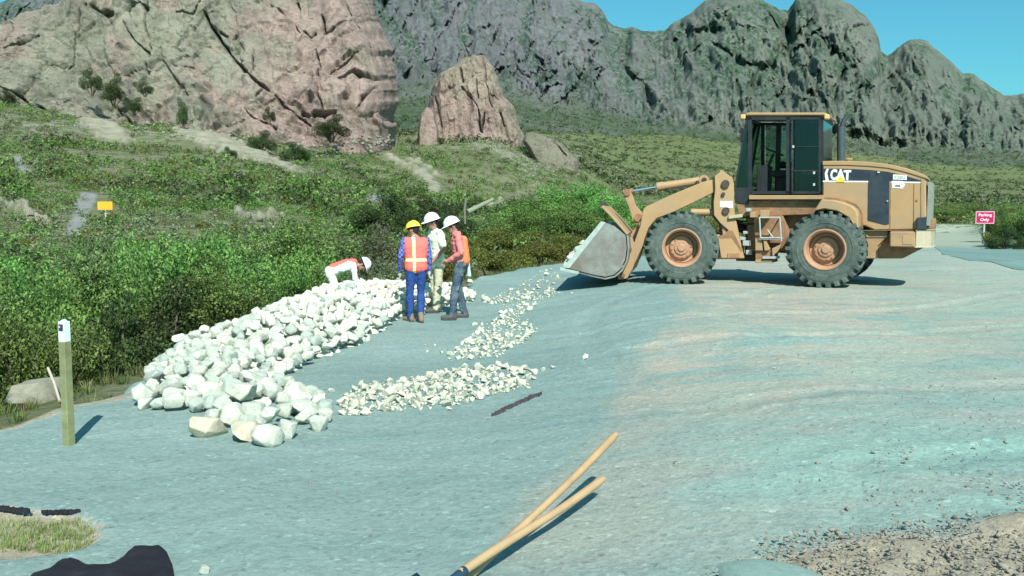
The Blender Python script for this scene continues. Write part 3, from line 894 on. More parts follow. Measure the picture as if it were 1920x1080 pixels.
# ---------------------------------------------------------------- far mountains
crest_u = [-500, -200, 0, 60, 100, 300, 700, 850, 900, 1000, 1060, 1090, 1112, 1130, 1140, 1152, 1170, 1185, 1205, 1245, 1262, 1290, 1318, 1350, 1410, 1440, 1462, 1477, 1490, 1500, 1520, 1545, 1570, 1592, 1618, 1640, 1647, 1652, 1664, 1672, 1690, 1700, 1722, 1740, 1760, 1790, 1806, 1830, 1850, 1882, 1925, 1980, 2100, 2400]
crest_v = [60, 30, 4, -8, -15, -60, -110, -90, -80, -50, -22, 0, 6, 18, 40, 48, 52, 50, 56, 58, 45, 26, 4, -12, -12, 4, 18, 22, 2, -8, -16, -14, -6, 6, 26, 52, 68, 96, 104, 100, 84, 76, 73, 78, 96, 124, 137, 142, 156, 178, 176, 190, 205, 250]
def mountain():
    nc, nr = 1080, 320
    u = np.linspace(-450, 2350, nc)
    b = np.linspace(0, 1, nr)
    U, B = np.meshgrid(u, b)
    ybase, ytop = 430.0, 2300.0
    Vf = np.interp(U, CU, [at for at in [float(960 - 0) for _ in CU]]) * 0
    # foot: just under the land at 430 m
    zf = hill_base((U[0] - 960) / F * ybase, np.full(nc, ybase)) - 5
    vfoot = 400 + F * (CAMZ - zf) / ybase
    crest = np.interp(u, crest_u, crest_v)
    crest = crest + 2.5 * fbm(np.stack([u / 14.0, 0 * u, 0 * u], -1), 4, 201) * 1.4
    # an apron of fans and low ridges first, then the steep walls
    apron = np.interp(u, [-500, 600, 900, 1100, 1250, 1400, 1600, 1800, 2000, 2400], [200, 190, 170, 210, 250, 255, 270, 292, 300, 310])
    apron = apron + 9 * fbm(np.stack([u / 60.0, 0 * u, 0 * u + 4], -1), 4, 77)
    ka = 0.30
    V = np.where(B < ka, vfoot + (apron - vfoot) * (B / ka), apron + (crest - apron) * ((B - ka) / (1 - ka)))
    t = np.clip((B - ka) / (1 - ka), 0, 1)
    Y = np.where(B < ka, ybase + 650 * (B / ka), ybase + 650 + 1000 * t)
    P = np_at_y(U, V, Y)
    # ridges: buttresses that run downhill, slanting
    X, Z = P[..., 0], P[..., 2]
    up = (V - 400) * -1.0
    q = np.stack([U / 150.0 + up / 420.0, up / 260.0, 0 * U + 0.3 + t * 0.8], -1)
    warp = np.stack([fbm(q * 1.6 + 3, 3, 301), fbm(q * 1.6 + 8, 3, 302), 0 * U], -1)
    r = ridged(q + 0.35 * warp, 6, 303, 0.55)
    q2 = np.stack([U / 46.0 - up / 190.0, up / 120.0, 0 * U], -1) + 0.5 * warp
    r2 = ridged(q2, 5, 313, 0.58)
    q3 = np.stack([U / 15.0 + up / 40.0, up / 26.0, 0 * U], -1) + 0.8 * warp
    r3 = fbm(q3, 4, 323, 0.6)
    d1, d2, cid = worley(np.stack([U / 75.0 + up / 260.0, up / 110.0, 0 * U], -1) + 0.6 * warp, 5)
    env = sstep(B, 0.02, 0.35) 
    walls = sstep(B, ka * 0.9, ka + 0.12)
    # named forms: the sheer dome right of the notch, and the spur that comes down under it
    form = np.zeros_like(U)
    for cu, cv, su, sv, a in ((1560, 80, 75, 150, 130), (1370, 90, 80, 120, 90), (1720, 150, 60, 90, 100), (1130, 130, 90, 120, 80), (1000, 90, 60, 150, 80), (850, 60, 80, 120, 70), (1480, 250, 90, 40, 60),
                              (1650, 240, 110, 40, 80), (1250, 200, 100, 60, 60), (1850, 230, 70, 50, 60)):
        form += a * np.exp(-((U - cu) / su) ** 2 - ((V - cv) / sv) ** 2)
    gul = np.zeros_like(U)
    for pts, w, a in (([(1480, 22), (1470, 70), (1440, 110), (1400, 160)], 9, 120), ([(1180, 55), (1170, 120), (1215, 190), (1190, 240)], 12, 90), ([(1275, 60), (1300, 78), (1390, 20)], 8, 70), ([(1655, 100), (1630, 150), (1590, 215)], 9, 90),
                      ([(1560, 105), (1580, 130), (1560, 200)], 7, 70), ([(1430, 40), (1470, 70)], 10, 60), ([(1000, -40), (980, 60), (1010, 150)], 11, 60), ([(900, -20), (870, 80), (930, 180)], 10, 60), ([(1800, 240), (1792, 262)], 8, 60), ([(1340, 80), (1420, 120), (1460, 210)], 7, 60)):
        d = seg_dist(U + 14 * warp[..., 0] * 2, V + 14 * warp[..., 1] * 2, pts)
        gul += a * np.exp(-(d / w) ** 2)
    rn = (r - 0.52)
    slab_ = np.abs(fbm(np.stack([U / 60.0 + up / 75.0, (up - U * 0.6) / 300.0, 0 * U + 5], -1) + 0.4 * warp, 4, 411)) 
    disp = walls * (100 * rn + 34 * (r2 - 0.5) + 45 * (0.25 - slab_) + 5 * r3 + form * 1.0 - gul * 0.8) + (1 - walls) * env * (26 * (r2 - 0.5) + 20 * rn + 6 * r3)
    top = 1 - 0.75 * sstep(B, 0.90, 1.0)
    crs = ridged(np.stack([U / 9.0 + up / 20.0, (up - 0.8 * U) / 30.0, 0 * U], -1) + warp, 4, 511, 0.6) - 0.55
    qs = np.stack([U / 70.0, 0 * U, up / 95.0], -1)
    shm = sheets(qs + 0.5 * np.stack([warp[..., 0], 0 * U, warp[..., 1]], -1), (1.3, 0, 0.55), 821, 0.55, 1.0) * 62 + sheets(qs, (1.1, 0, -0.9), 823, 0.6, 2.4) * 26 + sheets(qs, (1.5, 0, 0.2), 825, 0.7, 5.0) * 11
    disp = (disp + walls * (20 * crs + shm)) * top
    P[..., 1] = P[..., 1] - disp * 1.0
    P[..., 2] = P[..., 2] - disp * (V - 400) / F * -1.0 * 1.0
    P[..., 0] = P[..., 0] - disp * (U - 960) / F
    P[..., 2] += walls * top * 14 * r3
    mott = sstep(ridged(np.stack([U / 34.0 + up / 60.0, (up - 0.5 * U) / 90.0, 0 * U], -1) + 0.5 * warp, 4, 611), 0.60, 0.74) * walls
    cav = np.clip(0.8 * mott + sstep(-(120 * rn + 80 * (r2 - 0.5) + 120 * (0.22 - slab_) - gul * 1.3) * walls, 0, 38), 0, 1)
    global APRON
    APRON = P[2:int(nr * 0.36):2, ::2].reshape(-1, 3).copy()
    # reverse side of the range
    Pb = P[-1:].copy()
    Pb[..., 1] += 900
    Pb[..., 2] -= 350
    P = np.concatenate([P, Pb], 0)
    cav = np.concatenate([cav, cav[-1:]], 0)
    wl = np.concatenate([walls, walls[-1:]], 0)
    Uc = np.concatenate([U, U[-1:]], 0)
    purple = 1 - sstep(Uc, 950, 1500)
    me = np_mesh('mountain_range', P, grid_faces(nr + 1, nc), smooth=True)
    set_col(me, 'zone', np.stack([cav.ravel(), wl.ravel(), purple.ravel()], -1))
    m, nt, bs = new_mat('mountain_rock', 0.95, 0, 0.1)
    N = NT(nt)
    z = N.sep(N.attr('zone'))
    n1 = N.noise(0.006, 6, 0.62)
    n2 = N.noise(0.035, 7, 0.7)
    n3 = N.noise(0.14, 5, 0.7)
    rock = N.mix(N.ramp(n1, [(0.35, 0), (0.65, 1)]), (0.125, 0.145, 0.128), (0.180, 0.200, 0.172))
    rockp = N.mix(N.ramp(n1, [(0.35, 0), (0.65, 1)]), (0.145, 0.150, 0.170), (0.198, 0.202, 0.222))
    rock = N.mix(z[2], rock, rockp)
    rock = N.mix(N.math('MULTIPLY', N.ramp(n2, [(0.48, 0), (0.66, 1)]), 0.55), rock, (0.155, 0.135, 0.118))
    geo = N.node('ShaderNodeNewGeometry')
    sx = N.node('ShaderNodeSeparateXYZ')
    N.to(geo.outputs['Normal'], sx.inputs[0])
    flatn = N.ramp(sx.outputs[2], [(0.45, 0.0), (0.75, 1.0)])
    vegn = N.ramp(N.mix(0.5, n2, n3), [(0.46, 0), (0.55, 1)])
    gcol = N.mix(N.ramp(n3, [(0.3, 0), (0.7, 1)]), (0.018, 0.058, 0.036), (0.040, 0.098, 0.052))
    dots = N.ramp(N.voro(0.11), [(0.16, 1.0), (0.26, 0.0)])
    vf = N.math('MULTIPLY', vegn, N.math('MAXIMUM', N.math('MULTIPLY', flatn, 0.5), z[0]))
    vf = N.math('MAXIMUM', vf, N.math('MULTIPLY', dots, N.ramp(n1, [(0.4, 0.25), (0.6, 0.85)])))
    c = N.mix(vf, rock, gcol)
    gent = N.mix(N.ramp(n2, [(0.38, 0), (0.62, 1)]), (0.055, 0.090, 0.048), (0.115, 0.135, 0.095))
    gent = N.mix(N.math('MULTIPLY', N.ramp(n1, [(0.48, 0), (0.6, 1)]), 0.6), gent, (0.145, 0.155, 0.145))
    gd = N.ramp(N.voro(0.16), [(0.22, 1.0), (0.36, 0.0)])
    gent = N.mix(N.math('MULTIPLY', gd, 0.8), gent, gcol)
    c = N.mix(z[1], gent, c)
    c = N.mix(1.0, c, N.ramp(n3, [(0.25, 0.72), (0.75, 1.2)]), 'MULTIPLY')
    N.to(c, bs.inputs['Base Color'])
    nb = N.bump(n3, 0.7, 2.5, bs)
    nc_ = N.bump(n2, 0.7, 6.5, bs, nb)
    ve = N.voro(0.02, feature='DISTANCE_TO_EDGE', vec=N.mapped((1, 0.5, 0.55), rot=(0, 0.5, 0)))
    N.bump(N.ramp(ve, [(0.0, 0.0), (0.08, 1.0)]), 0.4, 3.0, bs, nc_)
    return link('mountain_range', me, m, kind='structure')
mountain()

# ---------------------------------------------------------------- vegetation
def leaf_mat(name, cols, rough=0.6, trans=0.25):
    m, nt, b = new_mat(name, rough, 0, 0.25)
    N = NT(nt)
    g = N.node('ShaderNodeNewGeometry')
    oi = N.node('ShaderNodeObjectInfo')
    n = N.ramp(N.noise(1.3, 4, 0.65), [(0.36, 0.0), (0.64, 1.0)])
    r = N.math('ADD', N.math('MULTIPLY', g.outputs['Random Per Island'], 0.5), N.math('MULTIPLY', n, 0.5))
    k = len(cols)
    c = N.ramp(r, [(0.18 + 0.64 * i / max(1, k - 1), cc) for i, cc in enumerate(cols)])
    hs = N.node('ShaderNodeHueSaturation')
    N.to(c, hs.inputs['Color'])
    N.to(N.math('ADD', N.math('MULTIPLY', oi.outputs['Random'], 0.07), 0.455), hs.inputs['Hue'])
    hs.inputs['Saturation'].default_value = 1.02
    N.to(N.math('ADD', N.math('MULTIPLY', oi.outputs['Random'], 0.65), 0.68), hs.inputs['Value'])
    N.to(hs.outputs[0], b.inputs['Base Color'])
    # thin leaves let some light through
    tr = N.node('ShaderNodeBsdfTranslucent')
    N.to(hs.outputs[0], tr.inputs['Color'])
    mx = N.node('ShaderNodeMixShader')
    mx.inputs[0].default_value = trans
    out = nt.nodes['Material Output']
    N.to(b.outputs[0], mx.inputs[1])
    N.to(tr.outputs[0], mx.inputs[2])
    N.to(mx.outputs[0], out.inputs['Surface'])
    return m
M_leaf = leaf_mat('mesquite_leaves', [(0.026, 0.048, 0.016), (0.064, 0.128, 0.034), (0.125, 0.225, 0.056), (0.21, 0.31, 0.105)])
M_leafb = leaf_mat('bright_leaves', [(0.045, 0.095, 0.024), (0.115, 0.235, 0.055), (0.195, 0.36, 0.095)])
M_leafg = leaf_mat('grey_green_leaves', [(0.050, 0.070, 0.040), (0.125, 0.160, 0.085), (0.24, 0.28, 0.155)])
M_leafd = leaf_mat('dark_leaves', [(0.018, 0.036, 0.014), (0.038, 0.076, 0.024), (0.080, 0.145, 0.045)])
M_leafo = leaf_mat('olive_leaves', [(0.065, 0.085, 0.022), (0.115, 0.145, 0.030), (0.16, 0.17, 0.045)])
M_strawy0 = leaf_mat('pale_weeds', [(0.12, 0.15, 0.07), (0.22, 0.26, 0.13), (0.33, 0.36, 0.22)])
M_twig = simple_mat('shrub_wood', (0.13, 0.105, 0.075), 0.9, var=0.3, scale=20)
def leaf_quads(P, Nn, size, rng, aspect=0.55):
    """one diamond leaf per point"""
    n = len(P)
    t = rng.normal(size=(n, 3))
    t -= (t * Nn).sum(-1, keepdims=True) * Nn
    t /= np.linalg.norm(t, axis=1, keepdims=True) + 1e-9
    s = np.cross(Nn, t)
    L = (size * rng.uniform(0.6, 1.4, n))[:, None]
    v = np.stack([P - t * L * 0.5, P + s * L * 0.5 * aspect, P + t * L * 0.5, P - s * L * 0.5 * aspect], 1)
    return v.reshape(-1, 3)
def crown_points(n, rng, lobes=14, R=(1, 1, 0.8), lobe_r=(0.25, 0.45), base=0.15, fill=0.5):
    """points over many overlapping clumps inside an uneven crown"""
    C = rng.normal(size=(lobes, 3))
    C /= np.linalg.norm(C, axis=1, keepdims=True)
    C *= rng.uniform(0.25, 0.95, (lobes, 1))
    C[:, 2] = np.abs(C[:, 2]) * 1.0 + rng.uniform(-0.2, 0.25, lobes)
    r = rng.uniform(lobe_r[0], lobe_r[1], lobes)
    k = rng.choice(lobes, n, p=r ** 2 / (r ** 2).sum())
    d = rng.normal(size=(n, 3))
    d /= np.linalg.norm(d, axis=1, keepdims=True)
    rad = r[k] * (fill + (1 - fill) * rng.uniform(0, 1, n) ** 0.5) * (1 + 0.25 * rng.normal(size=n) * (rng.uniform(size=n) < 0.2))
    P = C[k] + d * rad[:, None]
    P = P * np.array(R)
    P[:, 2] += R[2] * (0.35 + base)
    P[:, 2] = np.maximum(P[:, 2], 0.03)
    Nn = d + 0.7 * rng.normal(size=(n, 3)) + np.array([0, 0, 0.35])
    Nn /= np.linalg.norm(Nn, axis=1, keepdims=True)
    return P, Nn, C * np.array(R) + np.array([0, 0, R[2] * (0.35 + base)])
def shrub_proto(seed, n, leaf, R, mat, lobes=16, stems=9, lobe_r=(0.15, 0.36)):
    rng = np.random.default_rng(seed)
    P, Nn, C = crown_points(n, rng, lobes, R, lobe_r)
    v = leaf_quads(P, Nn, leaf, rng)
    me = np_mesh('foliage', v, np.arange(len(v)).reshape(-1, 4))
    me.materials.append(mat)
    bm = bmesh.new()
    for k in range(min(stems, len(C))):
        c = Vector(C[k])
        a = Vector((c.x * 0.12, c.y * 0.12, -0.25))
        mid = a.lerp(c, 0.5) + Vector((rng.uniform(-.12, .12), rng.uniform(-.12, .12), 0.05))
        add_tube(bm, a, mid, 0.05 * R[2], 0.03 * R[2], 6)
        add_tube(bm, mid, c, 0.03 * R[2], 0.010 * R[2], 5)
    mb = bpy.data.meshes.new('branches')
    bm.to_mesh(mb)
    bm.free()
    mb.materials.append(M_twig)
    return me, mb
SH = {
 'mesq': [shrub_proto(1, 17000, 0.056, (1.5, 1.3, 1.25), M_leaf, 34), shrub_proto(2, 17000, 0.056, (1.6, 1.4, 1.15), M_leaf, 36), shrub_proto(3, 15000, 0.056, (1.3, 1.3, 1.3), M_leaf, 30)],
 'bright': [shrub_proto(4, 15000, 0.056, (1.4, 1.3, 1.1), M_leafb, 32), shrub_proto(5, 15000, 0.056, (1.6, 1.4, 1.0), M_leafb, 34)],
 'grey': [shrub_proto(6, 14000, 0.050, (1.4, 1.3, 1.0), M_leafg, 30), shrub_proto(7, 12000, 0.050, (1.3, 1.2, 0.9), M_leafg, 28)],
 'dark': [shrub_proto(8, 10000, 0.065, (1.3, 1.3, 1.1), M_leafd, 16)],
 'olive': [shrub_proto(9, 10000, 0.06, (1.5, 1.3, 0.75), M_leafo, 20), shrub_proto(10, 10000, 0.06, (1.3, 1.2, 0.8), M_leafo, 18)]}
def shrub(kind, k, loc, s, rz, label, group=None, name='shrub', cat='shrub'):
    t = thing(name, label, cat, loc, rz, group)
    t.scale = s if isinstance(s, (tuple, list)) else (s, s, s)
    fm, bmm = SH[kind][k % len(SH[kind])]
    link('foliage', fm, None, t)
    link('branches', bmm, None, t)
    return t
R_ = random.Random(77)
where = {0: 'at the left edge of the photo', 1: 'left of the stone wall', 2: 'behind the stone wall', 3: 'behind the bending worker', 4: 'behind the three standing workers', 5: 'between the workers and the loader bucket'}
def shrub_px(kind, u, vtop, y, w, label, group=None, k=None, zbase=None, name='shrub', cat='shrub'):
    """w: half-width in px; the crown top stands at image row vtop when its stem is y metres away"""
    x = (u - 960) / F * y
    z0 = land1(x, y) - 0.08 if zbase is None else zbase
    ztop = at_y(u, vtop, y).z
    h = max(0.25, ztop - z0)
    k = R_.randrange(9) if k is None else k
    fm = SH[kind][k % len(SH[kind])][0]
    rx = w / F * y
    sz = h / {'mesq': 2.0, 'bright': 1.75, 'grey': 1.6, 'dark': 1.8, 'olive': 1.3}[kind]
    sx = rx / 1.45
    return shrub(kind, k, (x, y, z0), (sx, sx, sz), R_.uniform(0, 6.28), label, group, name, cat)
NEARSH = [
 # first row just past the edge: (kind, u, top row, distance, half width px, label)
 ('mesq', 40, 560, 12.2, 150, 'dark green shrub behind the post and boulder at the left edge'),
 ('bright', 110, 520, 13.5, 150, 'bright green bushy shrub above the post at the far left'),
 ('dark', 215, 560, 13.3, 130, 'dense dark mesquite shrub just left of the stone wall top'),
 ('dark', 300, 515, 14.6, 150, 'large dark mesquite shrub shading the left end of the stone wall'),
 ('mesq', 400, 500, 16.2, 130, 'green mesquite shrub touching the stone wall where it curves'),
 ('mesq', 480, 470, 18.0, 140, 'tall mesquite shrub behind the middle of the stone wall'),
 ('bright', 570, 470, 20.0, 110, 'fresh green shrub left of the bending worker'),
 ('grey', 640, 452, 22.0, 110, 'grey green twiggy shrub right behind the bending worker'),
 ('grey', 720, 460, 23.5, 90, 'loose grey shrub between the bending worker and the yellow helmet'),
 ('mesq', 190, 470, 16.5, 150, 'broad green shrub second from the left behind the front row'),
 ('mesq', 20, 480, 16.0, 150, 'tall shrub cut off by the left edge of the photo'),
 ('bright', 330, 440, 19.5, 150, 'bright green shrub with feathery top left of centre'),
 ('mesq', 430, 430, 23.0, 150, 'wide green shrub behind the tall mesquite'),
 ('mesq', 560, 425, 27.0, 140, 'green shrub high behind the bending worker'),
 ('bright', 90, 445, 21.0, 150, 'light green shrub below the grey dirt trail'),
 ('grey', 240, 430, 24.0, 150, 'dusty grey green shrub below the small yellow sign'),
 ('grey', 700, 415, 30.0, 130, 'grey leafless-looking shrub left of the yellow helmet'),
 ('olive', 850, 470, 25.5, 90, 'low olive shrub right behind the standing workers'),
 ('olive', 930, 452, 28.5, 90, 'yellow green low shrub right of the worker in the pink shirt'),
 ('olive', 1020, 445, 30.5, 95, 'yellow green low shrub left of the loader bucket'),
 ('olive', 1090, 437, 34.0, 90, 'olive shrub directly behind the loader bucket'),
 ('mesq', 800, 435, 31.0, 100, 'green shrub behind the white helmets'),
 ('olive', 960, 428, 38.0, 110, 'wide olive shrub on the flat beyond the gravel edge'),
 ('olive', 1180, 440, 38.0, 80, 'olive shrub behind the loader arm'),
 ('dark', 720, 352, 46.0, 85, 'dark green tree-like bush on the bank above the yellow helmet'),
 ('dark', 800, 365, 48.0, 75, 'dark green bush above the white helmets'),
 ('dark', 850, 380, 44.0, 60, 'small dark bush left of the pale log'),
 ('bright', 1010, 350, 54.0, 90, 'bright green bush above the gap between workers and bucket'),
 ('bright', 1080, 345, 56.0, 90, 'bright green bush to the left above the loader bucket'),
 ('bright', 1140, 365, 50.0, 80, 'green bush beside the top of the loader bucket'),
 ('mesq', 980, 392, 46.0, 70, 'rounded green bush right of the pale log'),
 ('mesq', 1070, 385, 44.0, 80, 'dark rounded bush left of the bucket top'),
 ('mesq', 1250, 408, 46.0, 80, 'green bush seen between the loader arm and its front wheel'),
 ('olive', 1350, 410, 40.0, 80, 'olive bush seen under the loader cab'),
 ('mesq', 1760, 385, 80.0, 60, 'green bush beyond the rear of the loader'),
 ('mesq', 1810, 378, 84.0, 60, 'green bush behind and left of the red sign'),
 ('olive', 1770, 402, 70.0, 55, 'low olive bush just right of the loader counterweight'),
 ('mesq', 1880, 378, 44.0, 52, 'dark round shrub right behind the red sign'),
 ('mesq', 1920, 390, 38.0, 58, 'dark shrub at the right edge across the road'),
 ('olive', 1858, 430, 38.0, 26, 'small light shrub at the foot of the red sign'),
 ('dark', 1885, 425, 35.5, 44, 'low shadowy shrub along the far side of the road'),
 ('mesq', 1990, 360, 36.0, 90, 'shrub just outside the right edge across the road'),
 ('olive', 1700, 405, 66.0, 50, 'olive bush hidden mostly by the loader hood')]
for kd, u, vt_, y, w, lab in NEARSH:
    shrub_px(kd, u, vt_, y, w, lab, 'shrubs growing around the gravel')
# small dark bushes rooted on the cliff and slabs
for (u, v, w, h, lab) in ((172, 148, 24, 22, 'dark bush in the cliff ledge, leftmost of the pair'), (214, 166, 26, 26, 'dark bush on the cliff ledge, right one of the pair'), (272, 163, 18, 12, 'small dark bush on a crack above the slabs'),
                       (343, 210, 16, 26, 'upright dark bush halfway along the cliff foot'), (622, 236, 42, 22, 'largest dark bush under the pink part of the cliff'), (490, 264, 34, 20, 'dark bush on the edge of the long slab'),
                       (16, 180, 18, 14, 'dark bush at the left edge below the cliff'), (556, 282, 36, 18, 'green bush below the cream slab'), (430, 282, 18, 10, 'little dark bush lying on the long slab'),
                       (252, 195, 22, 14, 'low bush below the cliff pair'), (505, 212, 14, 14, 'small bush in the cliff foot right of the slabs'), (445, 362, 34, 18, 'dark round bush alone on the green slope')):
    y = hill_hit(u, max(v + h, 262 if u > 480 else 250), 30)
    y = min(y, 168.0) - 2
    if v < 250:
        y = min(y, 168 + 0.05 * (262 - v) * 1.0) if v > 100 else y
        y = 160 + 0.85 * (268 - v) / (F / 172.0) - 1.5
        y = min(y, hill_hit(u, v + h, 30) - 0.5) if hill_hit(u, v + h, 30) < 165 else y
    p = at_y(u, v + h, y)
    s = w / F * y / 1.3
    t = shrub('dark', 0, (p.x, p.y, p.z - 0.3), (s, s, h * 2 / F * y / 1.7), u, lab, 'dark bushes rooted among the rocks')

# the scrub that covers the slopes: too many to count
def scrub(name, n, y0, y1, per, mat, seed, smin, smax, leafk, umin=-250, umax=2150, pts=None):
    rng = np.random.default_rng(seed)
    y = np.exp(rng.uniform(math.log(y0), math.log(y1), n * 2))
    u = rng.uniform(umin, umax, n * 2)
    x = (u - 960) / F * y
    z = hill_base(x, y) + hill_noise(x, y)
    if pts is not None:
        pk_ = pts[rng.integers(0, len(pts), n * 2)]
        x, y, z = pk_[:, 0] + rng.normal(size=n * 2) * 3, pk_[:, 1] + rng.normal(size=n * 2) * 4, pk_[:, 2] - 0.2
    ok = poly_sd(x, y, pad_poly) > 2.0
    q = np.stack([x / 16.0, y / 16.0, 0 * x + seed], -1)
    ok &= (fbm(q, 3, 700 + seed) + 0.25 * rng.normal(size=n * 2)) > -0.05
    V = 400 - F * (z - CAMZ) / y
    for pg in SLABS + DIRTS + [[(176, 372), (216, 372), (216, 402), (176, 402)]]:
        ok &= ~((poly_sd(u, V, np.array(pg, dtype=float)) < 2.5) & (rng.uniform(size=n * 2) < 0.95) & (y < 420))
    x, y, z = x[ok][:n], y[ok][:n], z[ok][:n]
    m = len(x)
    s = rng.uniform(smin, smax, m) * (0.7 + 0.6 * rng.uniform(size=m))
    tpl = []
    for k in range(8):
        P, Nn, _ = crown_points(per, np.random.default_rng(seed * 10 + k), 7, (1, 1, 0.62), (0.3, 0.5), 0.0, 0.75)
        tpl.append(leaf_quads(P, Nn, leafk * 1.25, np.random.default_rng(k + 5), 0.9).reshape(-1, 4, 3)[:, :3].reshape(-1, 3))
    V_ = np.zeros((m, per * 3, 3), dtype=np.float32)
    ang = rng.uniform(0, 6.28, m)
    kk = rng.integers(0, 8, m)
    for k in range(8):
        sel = kk == k
        T = tpl[k]
        ca, sa = np.cos(ang[sel])[:, None], np.sin(ang[sel])[:, None]
        V_[sel, :, 0] = (T[:, 0] * ca - T[:, 1] * sa) * s[sel][:, None] + x[sel][:, None]
        V_[sel, :, 1] = (T[:, 0] * sa + T[:, 1] * ca) * s[sel][:, None] + y[sel][:, None]
        V_[sel, :, 2] = T[:, 2] * s[sel][:, None] * rng.uniform(0.7, 1.2, sel.sum())[:, None] + z[sel][:, None] - 0.05
    V_ = V_.reshape(-1, 3)
    me = np_mesh(name, V_, np.arange(len(V_)).reshape(-1, 3))
    return link(name, me, mat, kind='stuff')
scrub('scrub', 1500, 30, 75, 120, M_leaf, 11, 0.4, 0.9, 0.16)
scrub('scrub', 1000, 30, 75, 110, M_leafb, 21, 0.35, 0.8, 0.16)
scrub('scrub', 1000, 32, 85, 100, M_leafg, 12, 0.35, 0.8, 0.16)
scrub('scrub', 700, 32, 100, 90, M_leafo, 13, 0.35, 0.75, 0.17)
scrub('scrub', 3800, 75, 240, 32, M_leaf, 14, 0.45, 1.1, 0.26)
scrub('scrub', 5200, 75, 240, 32, M_leafb, 15, 0.4, 0.95, 0.26)
scrub('scrub', 3600, 75, 330, 32, M_leafg, 16, 0.4, 1.0, 0.28)
scrub('scrub', 1700, 75, 300, 32, M_leafo, 17, 0.4, 1.0, 0.28)
scrub('scrub', 3600, 230, 1000, 20, M_leafd, 18, 0.9, 2.0, 0.45, umin=700)
scrub('scrub', 5200, 230, 1000, 20, M_leafg, 19, 0.9, 2.0, 0.45, umin=700)
scrub('scrub', 7000, 230, 700, 9, M_leafd, 22, 1.6, 4.2, 0.5, pts=APRON)
scrub('scrub', 5000, 230, 700, 9, M_leafg, 23, 1.6, 4.0, 0.5, pts=APRON)
scrub('scrub', 320, 60, 250, 110, M_leafd, 31, 0.8, 1.6, 0.18)
scrub('scrub', 1100, 60, 240, 36, M_strawy0, 32, 0.35, 0.8, 0.2)
# dry grass and weeds along the edge of the gravel
def tufts(name, pts, mat, seed, h, blades=26):
    rng = np.random.default_rng(seed)
    V_ = []
    for (x, y, z, s) in pts:
        a = rng.uniform(0, 6.28, blades)
        r = rng.uniform(0, 0.35, blades) * h * s
        bx, by = x + r * np.cos(a), y + r * np.sin(a)
        lean = rng.uniform(0.1, 0.9, blades) * h * s
        hh = rng.uniform(0.4, 1.0, blades) * h * s
        w = 0.003 + 0.02 * h
        tx, ty = -np.sin(a) * w, np.cos(a) * w
        base = np.stack([bx, by, np.full(blades, z - 0.02)], -1)
        tip = np.stack([bx + np.cos(a) * lean, by + np.sin(a) * lean, z + hh], -1)
        sd_ = np.stack([tx, ty, 0 * tx], -1)
        V_.append(np.stack([base - sd_, base + sd_, tip], 1).reshape(-1, 3))
    V_ = np.concatenate(V_)
    me = np_mesh(name, V_, np.arange(len(V_)).reshape(-1, 3))
    return link(name, me, mat, kind='stuff')
M_dry = leaf_mat('dry_grass_blades', [(0.13, 0.13, 0.055), (0.20, 0.20, 0.085), (0.30, 0.28, 0.14)], 0.8, 0.2)
M_strawy = leaf_mat('low_weeds', [(0.12, 0.17, 0.05), (0.20, 0.25, 0.09), (0.34, 0.36, 0.20)], 0.8, 0.2)
def edge_tufts():
    rng = np.random.default_rng(5)
    x = rng.uniform(-14, 12, 9000)
    y = rng.uniform(5, 42, 9000)
    sd = poly_sd(x, y, pad_poly)
    dn = rng.uniform(size=9000)
    ok = (sd > 0.12) & (sd < 5) & (dn < 0.9 - 0.12 * sd)
    z = land_z(x, y)
    return [(a, b, c, s) for a, b, c, s in zip(x[ok], y[ok], z[ok], rng.uniform(0.5, 1.5, ok.sum()))]
et = edge_tufts()
tufts('dry_grass', et[::2], M_dry, 3, 0.17)
tufts('weeds', et[1::2], M_leaf, 4, 0.15)
rng_ = np.random.default_rng(8)
bt = []
for _ in range(420):
    u_, v_ = rng_.uniform(-40, 182), 985 + 75 * rng_.uniform() 
    p_ = at_z(u_, v_, -0.37)
    w_ = vnoise(np.array([[p_.x * 3.0, p_.y * 5.0, 1.0]]), 2)[0]
    if w_ > -0.1:
        bt.append((p_.x, p_.y, float(pad_z(p_.x, p_.y)) - 0.035, rng_.uniform(0.5, 1.2)))
tufts('grass', bt, M_strawy, 6, 0.045, 10)
# ---------------------------------------------------------------- wheel loader, built in two frames joined at the articulation
LP = Vector((5.19, 19.21, 0.0))
class Frame:
    def __init__(s, deg):
        y = radians(deg)
        s.a = Vector((cos(y), -sin(y), 0))      # towards the rear of the machine
        s.l = Vector((sin(y), cos(y), 0))       # away from the photo's side
    def w(s, a, l, z):
        return s.a * a + s.l * l + Vector((0, 0, z))
    def hit(s, u, v, l):
        """side-view coordinates (a, z) of a photo point on the plane l"""
        d = ray(u, v)
        o = Vector((0, 0, CAMZ)) - LP
        k = (l - o.dot(s.l)) / d.dot(s.l)
        q = o + d * k
        return q.dot(s.a), q.z
    def W(s, u, v, l):
        a, z = s.hit(u, v, l)
        return s.w(a, l, z)
FF, FR = Frame(10), Frame(27)
def prism(bm, fr, pts, l0, l1, px=None, ref=None):
    """a side-view outline between two lateral planes; pts are (a, z)"""
    n = len(pts)
    A = [bm.verts.new(fr.w(a, l0, z)) for a, z in pts]
    B = [bm.verts.new(fr.w(a, l1, z)) for a, z in pts]
    bm.faces.new(A)
    bm.faces.new(B[::-1])
    for i in range(n):
        j = (i + 1) % n
        bm.faces.new((A[j], A[i], B[i], B[j]))
def pxs(fr, pts, l):
    return [fr.hit(u, v, l) for u, v in pts]
